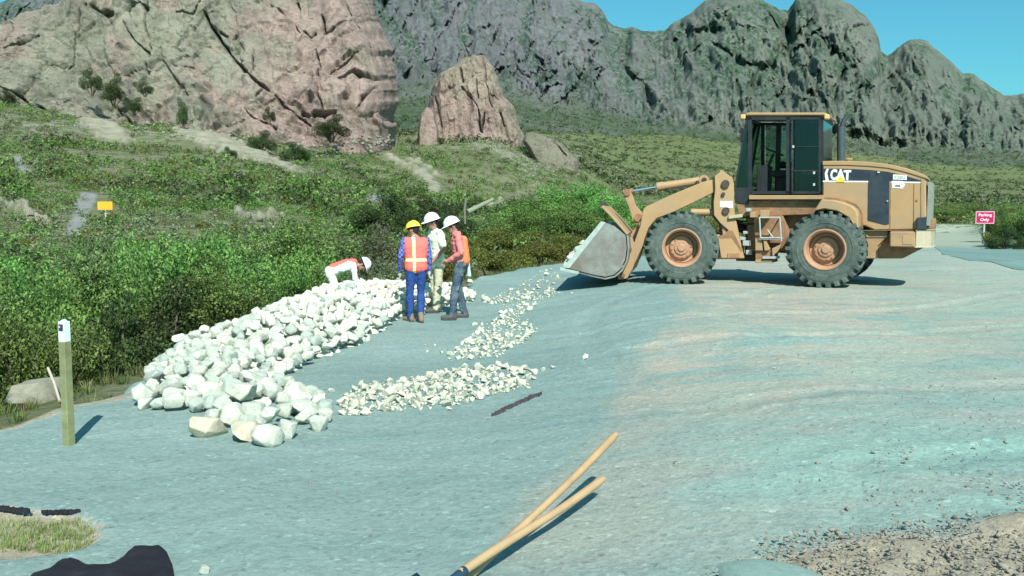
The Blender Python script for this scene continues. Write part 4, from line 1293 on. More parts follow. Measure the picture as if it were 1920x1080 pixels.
def bar(bm, p0, p1, wa, wb, up=(0, 0, 1)):
    p0, p1 = Vector(p0), Vector(p1)
    d = (p1 - p0)
    z = d.normalized()
    x = Vector(up).cross(z)
    if x.length < 1e-3:
        x = Vector((1, 0, 0)).cross(z)
    x.normalize()
    y = z.cross(x)
    m = Matrix((x, y, z)).transposed()
    add_box(bm, (p0 + p1) / 2, (wa, wb, d.length), m)
YEL = (0.385, 0.245, 0.120)
M_yel = simple_mat('loader_yellow', YEL, 0.55, 0, 0.35, 0.08, 3.0, 0, (0.31, 0.235, 0.155), 0.6, 2.2)
M_yeld = simple_mat('worn_loader_yellow', (0.37, 0.235, 0.125), 0.6, 0, 0.3, 0.10, 6.0, 0, (0.27, 0.19, 0.13), 0.7, 5)
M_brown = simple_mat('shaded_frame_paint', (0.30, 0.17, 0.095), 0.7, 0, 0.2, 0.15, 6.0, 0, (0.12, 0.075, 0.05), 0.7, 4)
M_black = simple_mat('black_paint', (0.018, 0.022, 0.028), 0.45, 0, 0.4, 0.2, 5.0, 0, (0.05, 0.05, 0.045), 0.4, 4)
M_dark = simple_mat('dark_machinery', (0.035, 0.032, 0.03), 0.7, 0, 0.3, 0.3, 8, 0, (0.10, 0.075, 0.055), 0.6, 7)
M_navy = simple_mat('dark_panel_paint', (0.022, 0.034, 0.052), 0.5, 0, 0.35, 0.15, 4, 0, (0.05, 0.06, 0.06), 0.4, 4)
M_white = simple_mat('white_marking', (0.74, 0.77, 0.76), 0.5, var=0.04)
M_lgrey = simple_mat('grey_painted_steel', (0.35, 0.38, 0.38), 0.55, 0, 0.4, 0.12, 8)
M_chrome = simple_mat('cylinder_rod_steel', (0.62, 0.70, 0.76), 0.22, 1.0, 0.5, 0.05)
M_steel = simple_mat('scoured_bucket_steel', (0.235, 0.265, 0.25), 0.55, 0.1, 0.4, 0.25, 5.0, 0.15, (0.150, 0.115, 0.10), 0.9, 1.1)
M_edge = simple_mat('cutting_edge_steel', (0.42, 0.48, 0.45), 0.45, 0.3, 0.5, 0.15, 9)
M_rim = simple_mat('rim_paint', (0.40, 0.235, 0.150), 0.65, 0, 0.25, 0.12, 6, 0, (0.34, 0.20, 0.13), 0.65, 5)
M_cream = simple_mat('cream_casting', (0.40, 0.36, 0.26), 0.6, 0, 0.3, 0.1, 6)
M_amber = simple_mat('amber_lens', (0.75, 0.42, 0.16), 0.35, 0, 0.5, 0.05)
M_seatv = simple_mat('seat_vinyl', (0.025, 0.025, 0.028), 0.8)
M_decal = simple_mat('yellow_marking', (0.80, 0.55, 0.03), 0.5, var=0.03)
M_redp = simple_mat('red_reflector', (0.35, 0.03, 0.03), 0.4, var=0.05)
def tyre_mat():
    m, nt, b = new_mat('dusty_tyre_rubber', 0.88, 0, 0.2)
    N = NT(nt)
    n = N.noise(3.0, 6, 0.7)
    c = N.mix(N.ramp(n, [(0.35, 0), (0.65, 1)]), (0.042, 0.060, 0.056), (0.095, 0.125, 0.112))
    c = N.mix(N.math('MULTIPLY', N.ramp(N.noise(9, 6, 0.7), [(0.5, 0), (0.68, 1)]), 0.5), c, (0.16, 0.19, 0.17))
    N.to(c, b.inputs['Base Color'])
    N.bump(N.noise(40, 4), 0.25, 0.01, b)
    return m
M_tyre = tyre_mat()
def glass_mat(name, tint, fac=0.16):
    m = bpy.data.materials.new(name)
    m.use_nodes = True
    nt = m.node_tree
    for n in list(nt.nodes):
        nt.nodes.remove(n)
    o = nt.nodes.new('ShaderNodeOutputMaterial')
    t = nt.nodes.new('ShaderNodeBsdfTransparent')
    t.inputs[0].default_value = (*tint, 1)
    g = nt.nodes.new('ShaderNodeBsdfGlossy')
    g.inputs['Roughness'].default_value = 0.04
    g.inputs[0].default_value = (0.85, 0.95, 0.95, 1)
    f = nt.nodes.new('ShaderNodeFresnel')
    f.inputs[0].default_value = 1.5
    a = nt.nodes.new('ShaderNodeMath')
    a.operation = 'MULTIPLY_ADD'
    a.inputs[1].default_value = 1.0
    a.inputs[2].default_value = fac - 0.04
    nt.links.new(f.outputs[0], a.inputs[0])
    mx = nt.nodes.new('ShaderNodeMixShader')
    nt.links.new(a.outputs[0], mx.inputs[0])
    nt.links.new(t.outputs[0], mx.inputs[1])
    nt.links.new(g.outputs[0], mx.inputs[2])
    nt.links.new(mx.outputs[0], o.inputs['Surface'])
    return m
M_glass = glass_mat('tinted_cab_glass', (0.46, 0.60, 0.57), 0.05)
M_glassd = glass_mat('dark_door_glass', (0.16, 0.25, 0.29), 0.05)

L_ = thing('wheel_loader', 'yellow wheel loader with glass cab and a raised bucket full of white rocks', 'wheel loader', LP)
def part(name, bm, mat, parent=None, bevel=0.0, smooth=False, **k):
    return bm_obj(name, bm, mat, L_ if parent is None else parent, smooth, bevel, **k)

# ---- wheels
TR = 0.755
def make_wheel():
    """lies with its axle along z, outer face at z = 0.29"""
    seg = 72
    bm = bmesh.new()
    prof = [(0.375, 0.20), (0.40, 0.245), (0.46, 0.262), (0.55, 0.268), (0.62, 0.262), (0.665, 0.245), (0.695, 0.21), (0.705, 0.10), (0.71, 0.0), (0.705, -0.10), (0.695, -0.21), (0.665, -0.245), (0.60, -0.262), (0.46, -0.262), (0.40, -0.245), (0.375, -0.20)]
    add_lathe(bm, prof, (0, 0, 0), (0, 0, 1), seg)
    add_lathe(bm, [(0.505, 0.266), (0.515, 0.274), (0.530, 0.274), (0.540, 0.267)], (0, 0, 0), (0, 0, 1), seg)
    # tread lugs: deep bars that start on the shoulder and slant to the middle
    nl = 26
    for side in (1, -1):
        for k in range(nl):
            th0 = 2 * pi * (k + (0.5 if side < 0 else 0)) / nl
            def P_(th, r, z):
                return Vector((r * cos(th), r * sin(th), z))
            w = 0.072 / 0.75
            s_out, s_in = side * 0.268, side * 0.01
            dth = 0.16
            rows = [(s_out, 0.0, 0.640, 0.738), (side * 0.255, 0.01, 0.66, 0.752), (side * 0.13, 0.5 * dth, 0.69, 0.756), (s_in, dth, 0.70, 0.756)]
            prev = None
            for (zz, dt, r0, r1) in rows:
                th = th0 + dt
                ring = [bm.verts.new(P_(th - w * 0.62, r0, zz)), bm.verts.new(P_(th - w * 0.42, r1, zz)), bm.verts.new(P_(th + w * 0.42, r1, zz)), bm.verts.new(P_(th + w * 0.62, r0, zz))]
                if prev:
                    for i in range(3):
                        bm.faces.new((prev[i], prev[i + 1], ring[i + 1], ring[i]))
                else:
                    bm.faces.new(ring)
                prev = ring
            bm.faces.new(prev[::-1])
    bmesh.ops.recalc_face_normals(bm, faces=bm.faces)
    tyre = bpy.data.meshes.new('tyre')
    bm.to_mesh(tyre)
    bm.free()
    tyre.materials.append(M_tyre)
    bm = bmesh.new()
    # rim: rolled edge, deep barrel, dished centre set far in
    add_lathe(bm, [(0.385, 0.19), (0.408, 0.240), (0.402, 0.262), (0.380, 0.266), (0.368, 0.250), (0.352, 0.235), (0.345, 0.220), (0.335, 0.02), (0.325, -0.02), (0.300, -0.035), (0.262, -0.030), (0.245, 0.00), (0.232, 0.035), (0.215, 0.045), (0.150, 0.045)], (0, 0, 0), (0, 0, 1), 56)
    add_lathe(bm, [(0.372, -0.19), (0.392, -0.25), (0.35, -0.25), (0.32, -0.1), (0.312, 0.0)], (0, 0, 0), (0, 0, 1), 56)
    rim = bpy.data.meshes.new('rim')
    bmesh.ops.recalc_face_normals(bm, faces=bm.faces)
    bm.to_mesh(rim)
    bm.free()
    rim.polygons.foreach_set('use_smooth', np.ones(len(rim.polygons), dtype=bool))
    rim.set_sharp_from_angle(angle=radians(40))
    rim.materials.append(M_rim)
    bm = bmesh.new()
    add_lathe(bm, [(0.152, 0.01), (0.150, 0.065), (0.140, 0.078), (0.085, 0.082), (0.078, 0.105), (0.066, 0.112), (0.0005, 0.114)], (0, 0, 0), (0, 0, 1), 32)
    for k in range(12):
        t = 2 * pi * k / 12
        add_tube(bm, (0.195 * cos(t), 0.195 * sin(t), 0.04), (0.195 * cos(t), 0.195 * sin(t), 0.068), 0.016, 0.016, 6)
    for k in range(8):
        t = 2 * pi * k / 8
        add_tube(bm, (0.108 * cos(t), 0.108 * sin(t), 0.078), (0.108 * cos(t), 0.108 * sin(t), 0.092), 0.010, 0.010, 6)
    bmesh.ops.recalc_face_normals(bm, faces=bm.faces)
    hub = bpy.data.meshes.new('hub')
    bm.to_mesh(hub)
    bm.free()
    hub.materials.append(M_rim)
    return tyre, rim, hub
ty_, ri_, hu_ = make_wheel()
aF = FF.hit(1278, 463, -1.29)[0]
aR = FR.hit(1546, 465, -1.29)[0]
for fr, a in ((FF, aF), (FR, aR)):
    for side in (-1, 1):
        h = link('wheel', hu_, None, L_)
        c = fr.w(a, side * 1.02, TR - 0.012)
        ax = fr.l * side
        h.matrix_local = Matrix.Translation(c) @ ax.to_track_quat('Z', 'Y').to_matrix().to_4x4() @ Matrix.Rotation(random.Random(a * side).uniform(0, 6), 4, 'Z')
        link('tyre', ty_, None, h)
        link('rim', ri_, None, h)
for fr, a in ((FF, aF), (FR, aR)):
    bm = bmesh.new()
    add_tube(bm, fr.w(a, -0.98, TR), fr.w(a, 0.98, TR), 0.15, 0.15, 16)
    add_tube(bm, fr.w(a, -0.25, TR), fr.w(a, 0.25, TR), 0.27, 0.27, 16)
    add_tube(bm, fr.w(a, -0.86, TR), fr.w(a, -0.70, TR), 0.21, 0.24, 16)
    add_tube(bm, fr.w(a, 0.70, TR), fr.w(a, 0.86, TR), 0.24, 0.21, 16)
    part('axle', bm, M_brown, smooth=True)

# ---- rear frame
LN = -0.74
bm = bmesh.new()
hood = pxs(FR, [(1542, 303), (1590, 303), (1630, 305), (1665, 309), (1700, 317), (1728, 327), (1736, 333), (1737, 405), (1730, 424), (1718, 431), (1640, 432), (1622, 424), (1542, 420)], LN)
prism(bm, FR, hood, LN, -LN)
part('hood', bm, M_yel, bevel=0.025)
hood_o = [o for o in L_.children if o.name.startswith('hood')][0]
# a slightly wider lid with rounded shoulders
bm = bmesh.new()
lid = pxs(FR, [(1542, 302), (1590, 301.5), (1630, 303.5), (1665, 307.5), (1700, 315.5), (1728, 325.5), (1739, 331), (1739, 336), (1726, 332), (1698, 323), (1665, 315.5), (1630, 312), (1590, 310), (1542, 310)], LN - 0.015)
prism(bm, FR, lid, LN - 0.022, -LN + 0.022)
part('hood_lid', bm, M_yel, bevel=0.012)
def plate(name, pts, l, th, mat, parent=None, bevel=0.0, fr=None, **k):
    bm = bmesh.new()
    prism(bm, fr or FR, pxs(fr or FR, pts, l), l - th, l)
    return part(name, bm, mat, parent, bevel, **k)
plate('hood_stripe', [(1543, 316), (1590, 316.5), (1630, 318.5), (1665, 322), (1696, 329), (1726, 338), (1727, 341), (1543, 338)], LN, 0.004, M_navy, hood_o)
plate('pinstripe', [(1543, 338.6), (1628, 339.3), (1628, 341.8), (1543, 341.2)], LN, 0.004, M_white, hood_o)
plate('pinstripe', [(1671, 340), (1727, 341), (1727, 343.4), (1671, 342.6)], LN, 0.004, M_white, hood_o)
plate('engine_door', [(1631, 321), (1668, 324), (1667, 420), (1660, 421.5), (1627, 413), (1628, 345)], LN, 0.014, M_navy, hood_o, 0.004)
bm = bmesh.new()
pa = FR.W(1664, 377, LN - 0.014)
add_tube(bm, pa, pa - FR.l * 0.03, 0.018, 0.016, 10)
pb_ = FR.W(1647, 323, LN - 0.014)
add_box(bm, pb_ - FR.l * 0.01, (0.05, 0.03, 0.03))
part('latch', bm, M_lgrey, hood_o)
bm = bmesh.new()
for (p, q) in (((1629.5, 341), (1628, 413)), ((1670, 343), (1669, 431)), ((1727, 336), (1727, 425)), ((1616, 432), (1718, 431.5)), ((1714, 345), (1713, 430))):
    A, B = FR.W(*p, LN - 0.003), FR.W(*q, LN - 0.003)
    bar(bm, A, B, 0.012, 0.012, FR.l)
part('panel_seam', bm, M_brown, hood_o)
bm = bmesh.new()
pc = FR.W(1719, 376, LN)
add_tube(bm, pc, pc - FR.l * 0.012, 0.022, 0.02, 10)
part('lock', bm, M_brown, hood_o)
# rear grille across the back of the hood
bm = bmesh.new()
ga, gz0 = FR.hit(1737, 424, LN)
gz1 = FR.hit(1737, 340, LN)[1]
for k in range(13):
    z = gz0 + (gz1 - gz0) * (k + 0.5) / 13
    add_box(bm, FR.w(ga + 0.035, 0, z), (0.03, 1.30, 0.022), Matrix((FR.a, FR.l, Vector((0, 0, 1)))).transposed())
for l in (-0.68, 0.68, 0):
    add_box(bm, FR.w(ga + 0.035, l, (gz0 + gz1) / 2), (0.07, 0.06, gz1 - gz0 - 0.02), Matrix((FR.a, FR.l, Vector((0, 0, 1)))).transposed())
part('grille', bm, simple_mat('grille_paint', (0.22, 0.25, 0.22), 0.6))
bm = bmesh.new()
add_box(bm, FR.w(ga + 0.006, 0, (gz0 + gz1) / 2), (0.02, 1.28, gz1 - gz0 - 0.03), Matrix((FR.a, FR.l, Vector((0, 0, 1)))).transposed())
part('radiator', bm, M_dark)

def text_on(txt, u0, u1, vtop, vbot, l, mat, fr=FR, parent=None, name='lettering', bold=0.0, depth=0.004):
    cu = bpy.data.curves.new('t', 'FONT')
    cu.body = txt
    cu.size = 1.0
    cu.offset = bold
    cu.align_x = 'LEFT'
    to = bpy.data.objects.new('t', cu)
    me = bake(to)
    co = np.zeros(len(me.vertices) * 3)
    me.vertices.foreach_get('co', co)
    co = co.reshape(-1, 3)
    mn, mx = co.min(0), co.max(0)
    a0, z1 = fr.hit(u0, vtop, l)
    a1, z0 = fr.hit(u1, vbot, l)
    A = a0 + (co[:, 0] - mn[0]) / (mx[0] - mn[0]) * (a1 - a0)
    Z = z0 + (co[:, 1] - mn[1]) / (mx[1] - mn[1]) * (z1 - z0)
    out = np.array([fr.w(a, l - depth, z) for a, z in zip(A, Z)])
    me.vertices.foreach_set('co', out.ravel())
    me.name = name
    me.update()
    return link(name, me, mat, L_ if parent is None else parent)
text_on('C', 1557.5, 1569.5, 317.5, 337.5, LN, M_white, bold=0.045, depth=0.009, parent=hood_o, name='letter')
text_on('A', 1568, 1584.5, 317.5, 337.5, LN, M_white, bold=0.045, depth=0.010, parent=hood_o, name='letter')
text_on('T', 1582, 1595.5, 319, 337.5, LN, M_white, bold=0.045, depth=0.009, parent=hood_o, name='letter')
plate('logo_triangle', [(1575.8, 328.5), (1584, 341.3), (1567, 341)], LN - 0.010, 0.004, M_decal, hood_o)
plate('white_slash', [(1550, 316.5), (1554, 316.5), (1551, 325), (1554.5, 341), (1548.5, 341), (1546.5, 325)], LN - 0.004, 0.004, M_white, hood_o)
plate('number_plate', [(1674.5, 327), (1700, 328.5), (1700, 337.5), (1674.5, 336.5)], LN - 0.004, 0.004, M_white, hood_o)
text_on('938G', 1677, 1697.5, 329.2, 335.8, LN - 0.008, M_lgrey, parent=hood_o, bold=0.02)
plate('series_plate', [(1673, 339), (1693, 339.5), (1697, 347), (1692, 353.5), (1673, 352.5)], LN - 0.005, 0.004, M_white, hood_o)
plate('series_mark', [(1678, 347), (1688, 347.3), (1688, 350), (1678, 349.7)], LN - 0.009, 0.003, M_navy, hood_o)

# fender over the rear wheel and platform
bm = bmesh.new()
prism(bm, FR, pxs(FR, [(1532, 396), (1546, 374), (1568, 375.5), (1586, 380), (1601, 386), (1610, 394), (1613, 404), (1614, 428), (1605, 424), (1596, 408), (1575, 396), (1552, 392)], LN - 0.06), LN - 0.50, LN + 0.02)
part('fender', bm, M_yel, bevel=0.02)
bm = bmesh.new()
arc = pxs(FR, [(1543, 372.3), (1568, 373.8), (1587, 378.2), (1603, 385), (1611.8, 393.5), (1615, 404), (1615.5, 430)], LN - 0.06)
for (a, z), (a2, z2) in zip(arc[:-1], arc[1:]):
    bar(bm, FR.w(a, LN - 0.035, z), FR.w(a2, LN - 0.035, z2), 0.05, 0.022, FR.l)
part('fender_seam', bm, M_brown)
# chassis under the hood
bm = bmesh.new()
prism(bm, FR, pxs(FR, [(1600, 430), (1664, 432), (1664, 442), (1645, 462), (1645, 485), (1623, 485), (1620, 458), (1604, 440)], -0.62), -0.62, -0.50)
part('rear_frame', bm, M_yeld, bevel=0.012)
bm = bmesh.new()
prism(bm, FR, pxs(FR, [(1600, 430), (1664, 432), (1664, 442), (1645, 462), (1645, 485), (1623, 485), (1620, 458), (1604, 440)], -0.62), 0.50, 0.62)
part('rear_frame', bm, M_yeld, bevel=0.012)
bm = bmesh.new()
prism(bm, FR, pxs(FR, [(1640, 434), (1738, 434), (1737, 462), (1692, 485), (1645, 485)], -0.52), -0.52, 0.52)
prism(bm, FR, pxs(FR, [(1400, 398), (1640, 405), (1640, 470), (1520, 478), (1400, 470)], -0.42), -0.42, 0.42)
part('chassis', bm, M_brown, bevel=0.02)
# counterweight in three blocks
RT = Matrix((FR.a, FR.l, Vector((0, 0, 1)))).transposed()
bm = bmesh.new()
prism(bm, FR, pxs(FR, [(1668, 434), (1716, 434), (1716, 464), (1668, 463)], -0.95), -0.95, 0.95)
part('counterweight', bm, M_yeld, bevel=0.02)
cw = [o for o in L_.children if o.name.startswith('counterweight')][0]
bm = bmesh.new()
c0, z0_ = FR.hit(1716, 464, -0.95)
_, z1_ = FR.hit(1716, 432, -0.95)
for pts in ([(c0, -0.95), (c0 + 0.16, -0.86), (c0 + 0.26, -0.70), (c0 + 0.30, -0.3), (c0 + 0.30, 0.3), (c0 + 0.26, 0.70), (c0 + 0.16, 0.86), (c0, 0.95)],):
    lo = [bm.verts.new(FR.w(a, l, z0_)) for a, l in pts]
    hi = [bm.verts.new(FR.w(a, l, z1_)) for a, l in pts]
    bm.faces.new(lo)
    bm.faces.new(hi[::-1])
    for i in range(len(pts)):
        j = (i + 1) % len(pts)
        bm.faces.new((lo[i], lo[j], hi[j], hi[i]))
part('bumper_casting', bm, M_cream, cw, bevel=0.015)
bm = bmesh.new()
prism(bm, FR, pxs(FR, [(1692, 441), (1711, 441), (1711, 459), (1692, 458)], -0.956), -0.958, -0.945)
part('access_plate', bm, M_yel, cw, bevel=0.004)
bm = bmesh.new()
prism(bm, FR, pxs(FR, [(1719, 408), (1737, 407), (1737, 430), (1719, 431)], -0.80), -0.84, -0.66)
part('tail_light', bm, M_navy, bevel=0.012)
bm = bmesh.new()
prism(bm, FR, pxs(FR, [(1719, 408), (1737, 407), (1737, 430), (1719, 431)], -0.80), 0.66, 0.84)
part('tail_light', bm, M_navy, bevel=0.012)
bm = bmesh.new()
prism(bm, FR, pxs(FR, [(1738, 410), (1752, 410), (1752, 428), (1738, 428)], -0.55), -0.62, -0.54)
part('tow_hitch', bm, M_brown, bevel=0.01)
bm = bmesh.new()
prism(bm, FR, pxs(FR, [(1738, 410), (1752, 410), (1752, 428), (1738, 428)], -0.55), 0.54, 0.62)
part('tow_hitch', bm, M_brown, bevel=0.01)

# exhaust, air inlet
bm = bmesh.new()
e0, e1, e2 = FR.W(1577, 304, -0.1), FR.W(1577, 238, -0.1), FR.W(1587, 216, -0.1)
add_tube(bm, e0, e1, 0.082, 0.082, 18)
add_tube(bm, e1 - Vector((0, 0, .05)), e1.lerp(e2, 0.5), 0.050, 0.048, 14)
add_tube(bm, e1.lerp(e2, 0.45), e2 + Vector((0.02, 0, 0.0)), 0.047, 0.047, 14)
part('exhaust_stack', bm, simple_mat('sooty_exhaust_steel', (0.06, 0.08, 0.09), 0.5, 0.2), smooth=True)
bm = bmesh.new()
p_ = FR.W(1590, 303, 0.1)
add_lathe(bm, [(0.001, -0.05), (0.07, -0.05), (0.07, 0.03), (0.09, 0.035), (0.09, 0.06), (0.001, 0.08)], p_, (0, 0, 1), 18)
part('air_cleaner_cap', bm, M_yel, smooth=True)

# ---- cab
CN = -0.68
cabp = thing  # keep the namespace tidy
def cw_(u, v, l=CN):
    return FR.W(u, v, l)
bm = bmesh.new()
roof = pxs(FR, [(1398, 213), (1402, 211), (1545, 211), (1551, 213), (1551, 217), (1398, 217)], CN)
prism(bm, FR, roof, CN - 0.02, -CN + 0.02)
cab_roof = part('cab_roof', bm, M_yel, bevel=0.02)
def az(u, v):
    return FR.hit(u, v, CN)
bm = bmesh.new()
def post(p, q, wa=0.07, wb=0.07, both=True):
    a0, z0 = az(*p)
    a1, z1 = az(*q)
    for l in ((CN + wb / 2, -CN - wb / 2) if both else (CN + wb / 2,)):
        bar(bm, FR.w(a0, l, z0), FR.w(a1, l, z1), wb, wa, FR.a)
post((1406, 219), (1406, 366), 0.075, 0.05)          # front door post
post((1400, 219), (1379, 350), 0.04, 0.05)           # leaning windscreen corner
post((1379, 350), (1380, 381), 0.04, 0.05)
post((1478, 219), (1478, 364), 0.085, 0.05)
post((1540, 219), (1540, 364), 0.06, 0.05)
post((1398, 222), (1545, 222), 0.06, 0.06)
post((1406, 361), (1543, 361), 0.06, 0.05)
for zz, vv in ((0, 221), (0, 362)):
    a0, z0 = az(1541, vv)
    bar(bm, FR.w(a0, CN, z0), FR.w(a0, -CN, z0), 0.07, 0.07)
a0, z0 = az(1400, 222)
bar(bm, FR.w(a0, CN, z0), FR.w(a0, -CN, z0), 0.06, 0.07)
part('cab_frame', bm, M_black)
bm = bmesh.new()
prism(bm, FR, pxs(FR, [(1379, 352), (1404, 352), (1404, 384), (1381, 381)], CN), CN, -CN)
part('cab_front_cowl', bm, M_black, bevel=0.01)
bm = bmesh.new()
prism(bm, FR, pxs(FR, [(1404, 366), (1545, 366), (1545, 374), (1404, 374)], CN - 0.12), CN - 0.12, -CN + 0.12)
part('cab_sill', bm, M_yel, bevel=0.008)
bm = bmesh.new()
prism(bm, FR, pxs(FR, [(1380, 376), (1545, 376), (1524, 402), (1470, 404), (1384, 404)], -0.66), -0.66, 0.66)
part('cab_floor', bm, M_brown, bevel=0.01)
# panes
def pane(name, pts, l, mat, th=0.006):
    bm = bmesh.new()
    prism(bm, FR, pxs(FR, pts, CN) if l != 'x' else pts, l, l + th)
    return part(name, bm, mat)
for l in (CN + 0.01, -CN - 0.016):
    pane('quarter_glass', [(1401, 223), (1405, 223), (1405, 352), (1380, 352), (1381, 345)], l, M_glass)
    pane('rear_side_glass', [(1484, 224), (1537, 224), (1537, 318), (1484, 318)], l, M_glassd)
    pane('lower_side_glass', [(1484, 322), (1537, 322), (1537, 359), (1484, 359)], l, M_glassd)
pane('door_glass', [(1411, 224), (1472, 224), (1472, 359), (1411, 359)], -CN - 0.016, M_glass)
# windscreen and rear window between the sides
def cross_pane(name, p, q, mat, wsp=0.02):
    bm = bmesh.new()
    a0, z0 = az(*p)
    a1, z1 = az(*q)
    vs_ = [FR.w(a0, CN + wsp, z0), FR.w(a0, -CN - wsp, z0), FR.w(a1, -CN - wsp, z1), FR.w(a1, CN + wsp, z1)]
    o_ = FR.a * 0.006
    A = [bm.verts.new(v) for v in vs_]
    B = [bm.verts.new(v + o_) for v in vs_]
    bm.faces.new(A)
    bm.faces.new(B[::-1])
    for i in range(4):
        j = (i + 1) % 4
        bm.faces.new((A[j], A[i], B[i], B[j]))
    return part(name, bm, mat)
cross_pane('windscreen', (1398.5, 223), (1378, 352), M_glass)
cross_pane('rear_window', (1543, 225), (1543, 320), M_glass)
# door leaf, with its bar and handle, swung back against the rear half of the cab
bm = bmesh.new()
DL = CN - 0.05
def dbar(p, q, w=0.035):
    a0, z0 = FR.hit(*p, DL)
    a1, z1 = FR.hit(*q, DL)
    bar(bm, FR.w(a0, DL, z0), FR.w(a1, DL, z1), 0.03, w, FR.a)
dbar((1486, 222), (1486, 361))
dbar((1537, 222), (1537, 361))
dbar((1486, 222), (1537, 222))
dbar((1486, 361), (1537, 361))
dbar((1486, 320), (1537, 320), 0.03)
dbar((1492, 275), (1534, 275), 0.018)
door = part('cab_door', bm, M_black)
bm = bmesh.new()
dbar((1487, 276), (1487, 318), 0.012)
for q in ((1487, 275), (1526, 324), (1526, 346)):
    p = FR.W(*q, DL - 0.03)
    add_box(bm, p, (0.04, 0.03, 0.05))
part('door_handle', bm, M_lgrey, door)
# handrail by the door opening
bm = bmesh.new()
g0, g1 = FR.W(1431, 240, CN + 0.12), FR.W(1431, 360, CN + 0.12)
# inside: seat, console, steering wheel
a0, zf = az(1440, 362)
SeatA = az(1462, 300)[0]
bm = bmesh.new()
add_box(bm, FR.w(SeatA - 0.02, 0.02, zf + 0.42), (0.50, 0.50, 0.13), RT)
add_box(bm, FR.w(SeatA + 0.24, 0.02, zf + 0.78), (0.13, 0.48, 0.72), RT)
add_box(bm, FR.w(SeatA + 0.26, 0.02, zf + 1.22), (0.10, 0.28, 0.18), RT)
add_box(bm, FR.w(SeatA, 0.02, zf + 0.18), (0.34, 0.34, 0.36), RT)
add_box(bm, FR.w(SeatA + 0.02, 0.36, zf + 0.62), (0.42, 0.12, 0.14), RT)
part('seat', bm, M_seatv, bevel=0.03)
bm = bmesh.new()
A_ = az(1418, 300)[0]
add_box(bm, FR.w(A_ + 0.02, 0.1, zf + 0.30), (0.22, 0.5, 0.6), RT)
add_tube(bm, FR.w(A_ + 0.06, 0.0, zf + 0.45), FR.w(A_ + 0.22, 0.0, zf + 0.85), 0.035, 0.03, 10)
part('console', bm, M_black, bevel=0.015)
bm = bmesh.new()
cst = FR.w(A_ + 0.24, 0.0, zf + 0.88)
axw = (FR.a * 0.45 + Vector((0, 0, 1))).normalized()
mw = frame_matrix(cst, axw)
pr = None
for k in range(25):
    t = 2 * pi * k / 24
    p = mw @ Vector((0.19 * cos(t), 0.19 * sin(t), 0))
    if pr is not None:
        add_tube(bm, pr, p, 0.016, 0.016, 6)
    pr = p
for k in range(3):
    t = 2 * pi * k / 3
    add_tube(bm, cst, mw @ Vector((0.19 * cos(t), 0.19 * sin(t), 0)), 0.012, 0.012, 6)
part('steering_wheel', bm, M_black)
bm = bmesh.new()
a2, z2 = az(1438, 222)
add_box(bm, FR.w(a2, -CN - 0.05, (z2 + zf) / 2), (0.10, 0.06, z2 - zf), RT)
a2, z2 = az(1538, 320)
add_box(bm, FR.w(a2, 0, (z2 + zf) / 2), (0.05, 1.26, z2 - zf), RT)
part('inner_panel', bm, M_black)
# roof lamps
for (u, l) in ((1393, CN - 0.02), (1393, -CN), (1550, CN - 0.02), (1550, -CN)):
    bm = bmesh.new()
    a2, z2 = FR.hit(u, 219, l)
    add_box(bm, FR.w(a2, l + 0.05, z2), (0.10, 0.14, 0.10), RT)
    part('work_lamp', bm, M_amber, bevel=0.018)
# mirrors
bm = bmesh.new()
m0 = FR.W(1400, 232, CN - 0.05)
add_tube(bm, FR.W(1404, 228, CN), FR.w(az(1397, 240)[0], CN - 0.28, az(1397, 240)[1]), 0.012, 0.012, 6)
add_box(bm, FR.w(az(1397, 255)[0], CN - 0.30, az(1397, 255)[1]), (0.03, 0.16, 0.28), RT)
part('mirror', bm, M_black, bevel=0.008)

# steps below the cab
SN = -0.98
bm = bmesh.new()
def sb(p, q, r=0.016, l=SN):
    add_tube(bm, FR.W(*p, l), FR.W(*q, l), r, r, 8)
sb((1424, 408), (1462, 408)); sb((1424, 408), (1426, 446)); sb((1462, 408), (1465, 452)); sb((1426, 446), (1465, 446))
sb((1424, 408), (1424, 408), 0.016)
for p in ((1424, 408), (1462, 408)):
    add_tube(bm, FR.W(*p, SN), FR.W(*p, SN + 0.35), 0.016, 0.016, 8)
sb((1439, 431), (1450, 446), 0.014, SN + 0.03)
part('step_rail', bm, M_lgrey)
bm = bmesh.new()
for (p, q, d) in (((1428, 445), (1465, 449), 0.22), ((1430, 481), (1458, 485), 0.24)):
    bm = bmesh.new()
    prism(bm, FR, pxs(FR, [p, (q[0], p[1]), q, (p[0], q[1])], SN), SN, SN + d)
    part('step', bm, M_lgrey)
bm = bmesh.new()
prism(bm, FR, pxs(FR, [(1406, 398), (1416, 396), (1416, 408), (1406, 408)], SN + 0.1), SN + 0.1, SN + 0.35)
part("step_bracket", bm, M_yel, bevel=0.008)
bm = bmesh.new()
prism(bm, FR, pxs(FR, [(1425, 394), (1444, 394), (1441, 408), (1425, 408)], SN + 0.06), SN + 0.06, SN + 0.4)
part("step_bracket", bm, M_yel, bevel=0.008)
bm = bmesh.new()
prism(bm, FR, pxs(FR, [(1416, 449), (1428, 449), (1430, 470), (1416, 470)], SN + 0.06), SN + 0.06, SN + 0.3)
part("step_bracket", bm, M_yel, bevel=0.008)
bm = bmesh.new()
prism(bm, FR, pxs(FR, [(1431, 450), (1436, 450), (1443, 468), (1441, 470), (1433, 470)], SN + 0.03), SN + 0.03, SN + 0.2)
part("step_bracket", bm, M_yel, bevel=0.008)
bm = bmesh.new()
prism(bm, FR, pxs(FR, [(1447, 466), (1464, 458), (1461, 470), (1452, 477), (1449, 485)], SN + 0.05), SN + 0.05, SN + 0.2)
part('step_bracket', bm, M_yel, bevel=0.008)
bm = bmesh.new()
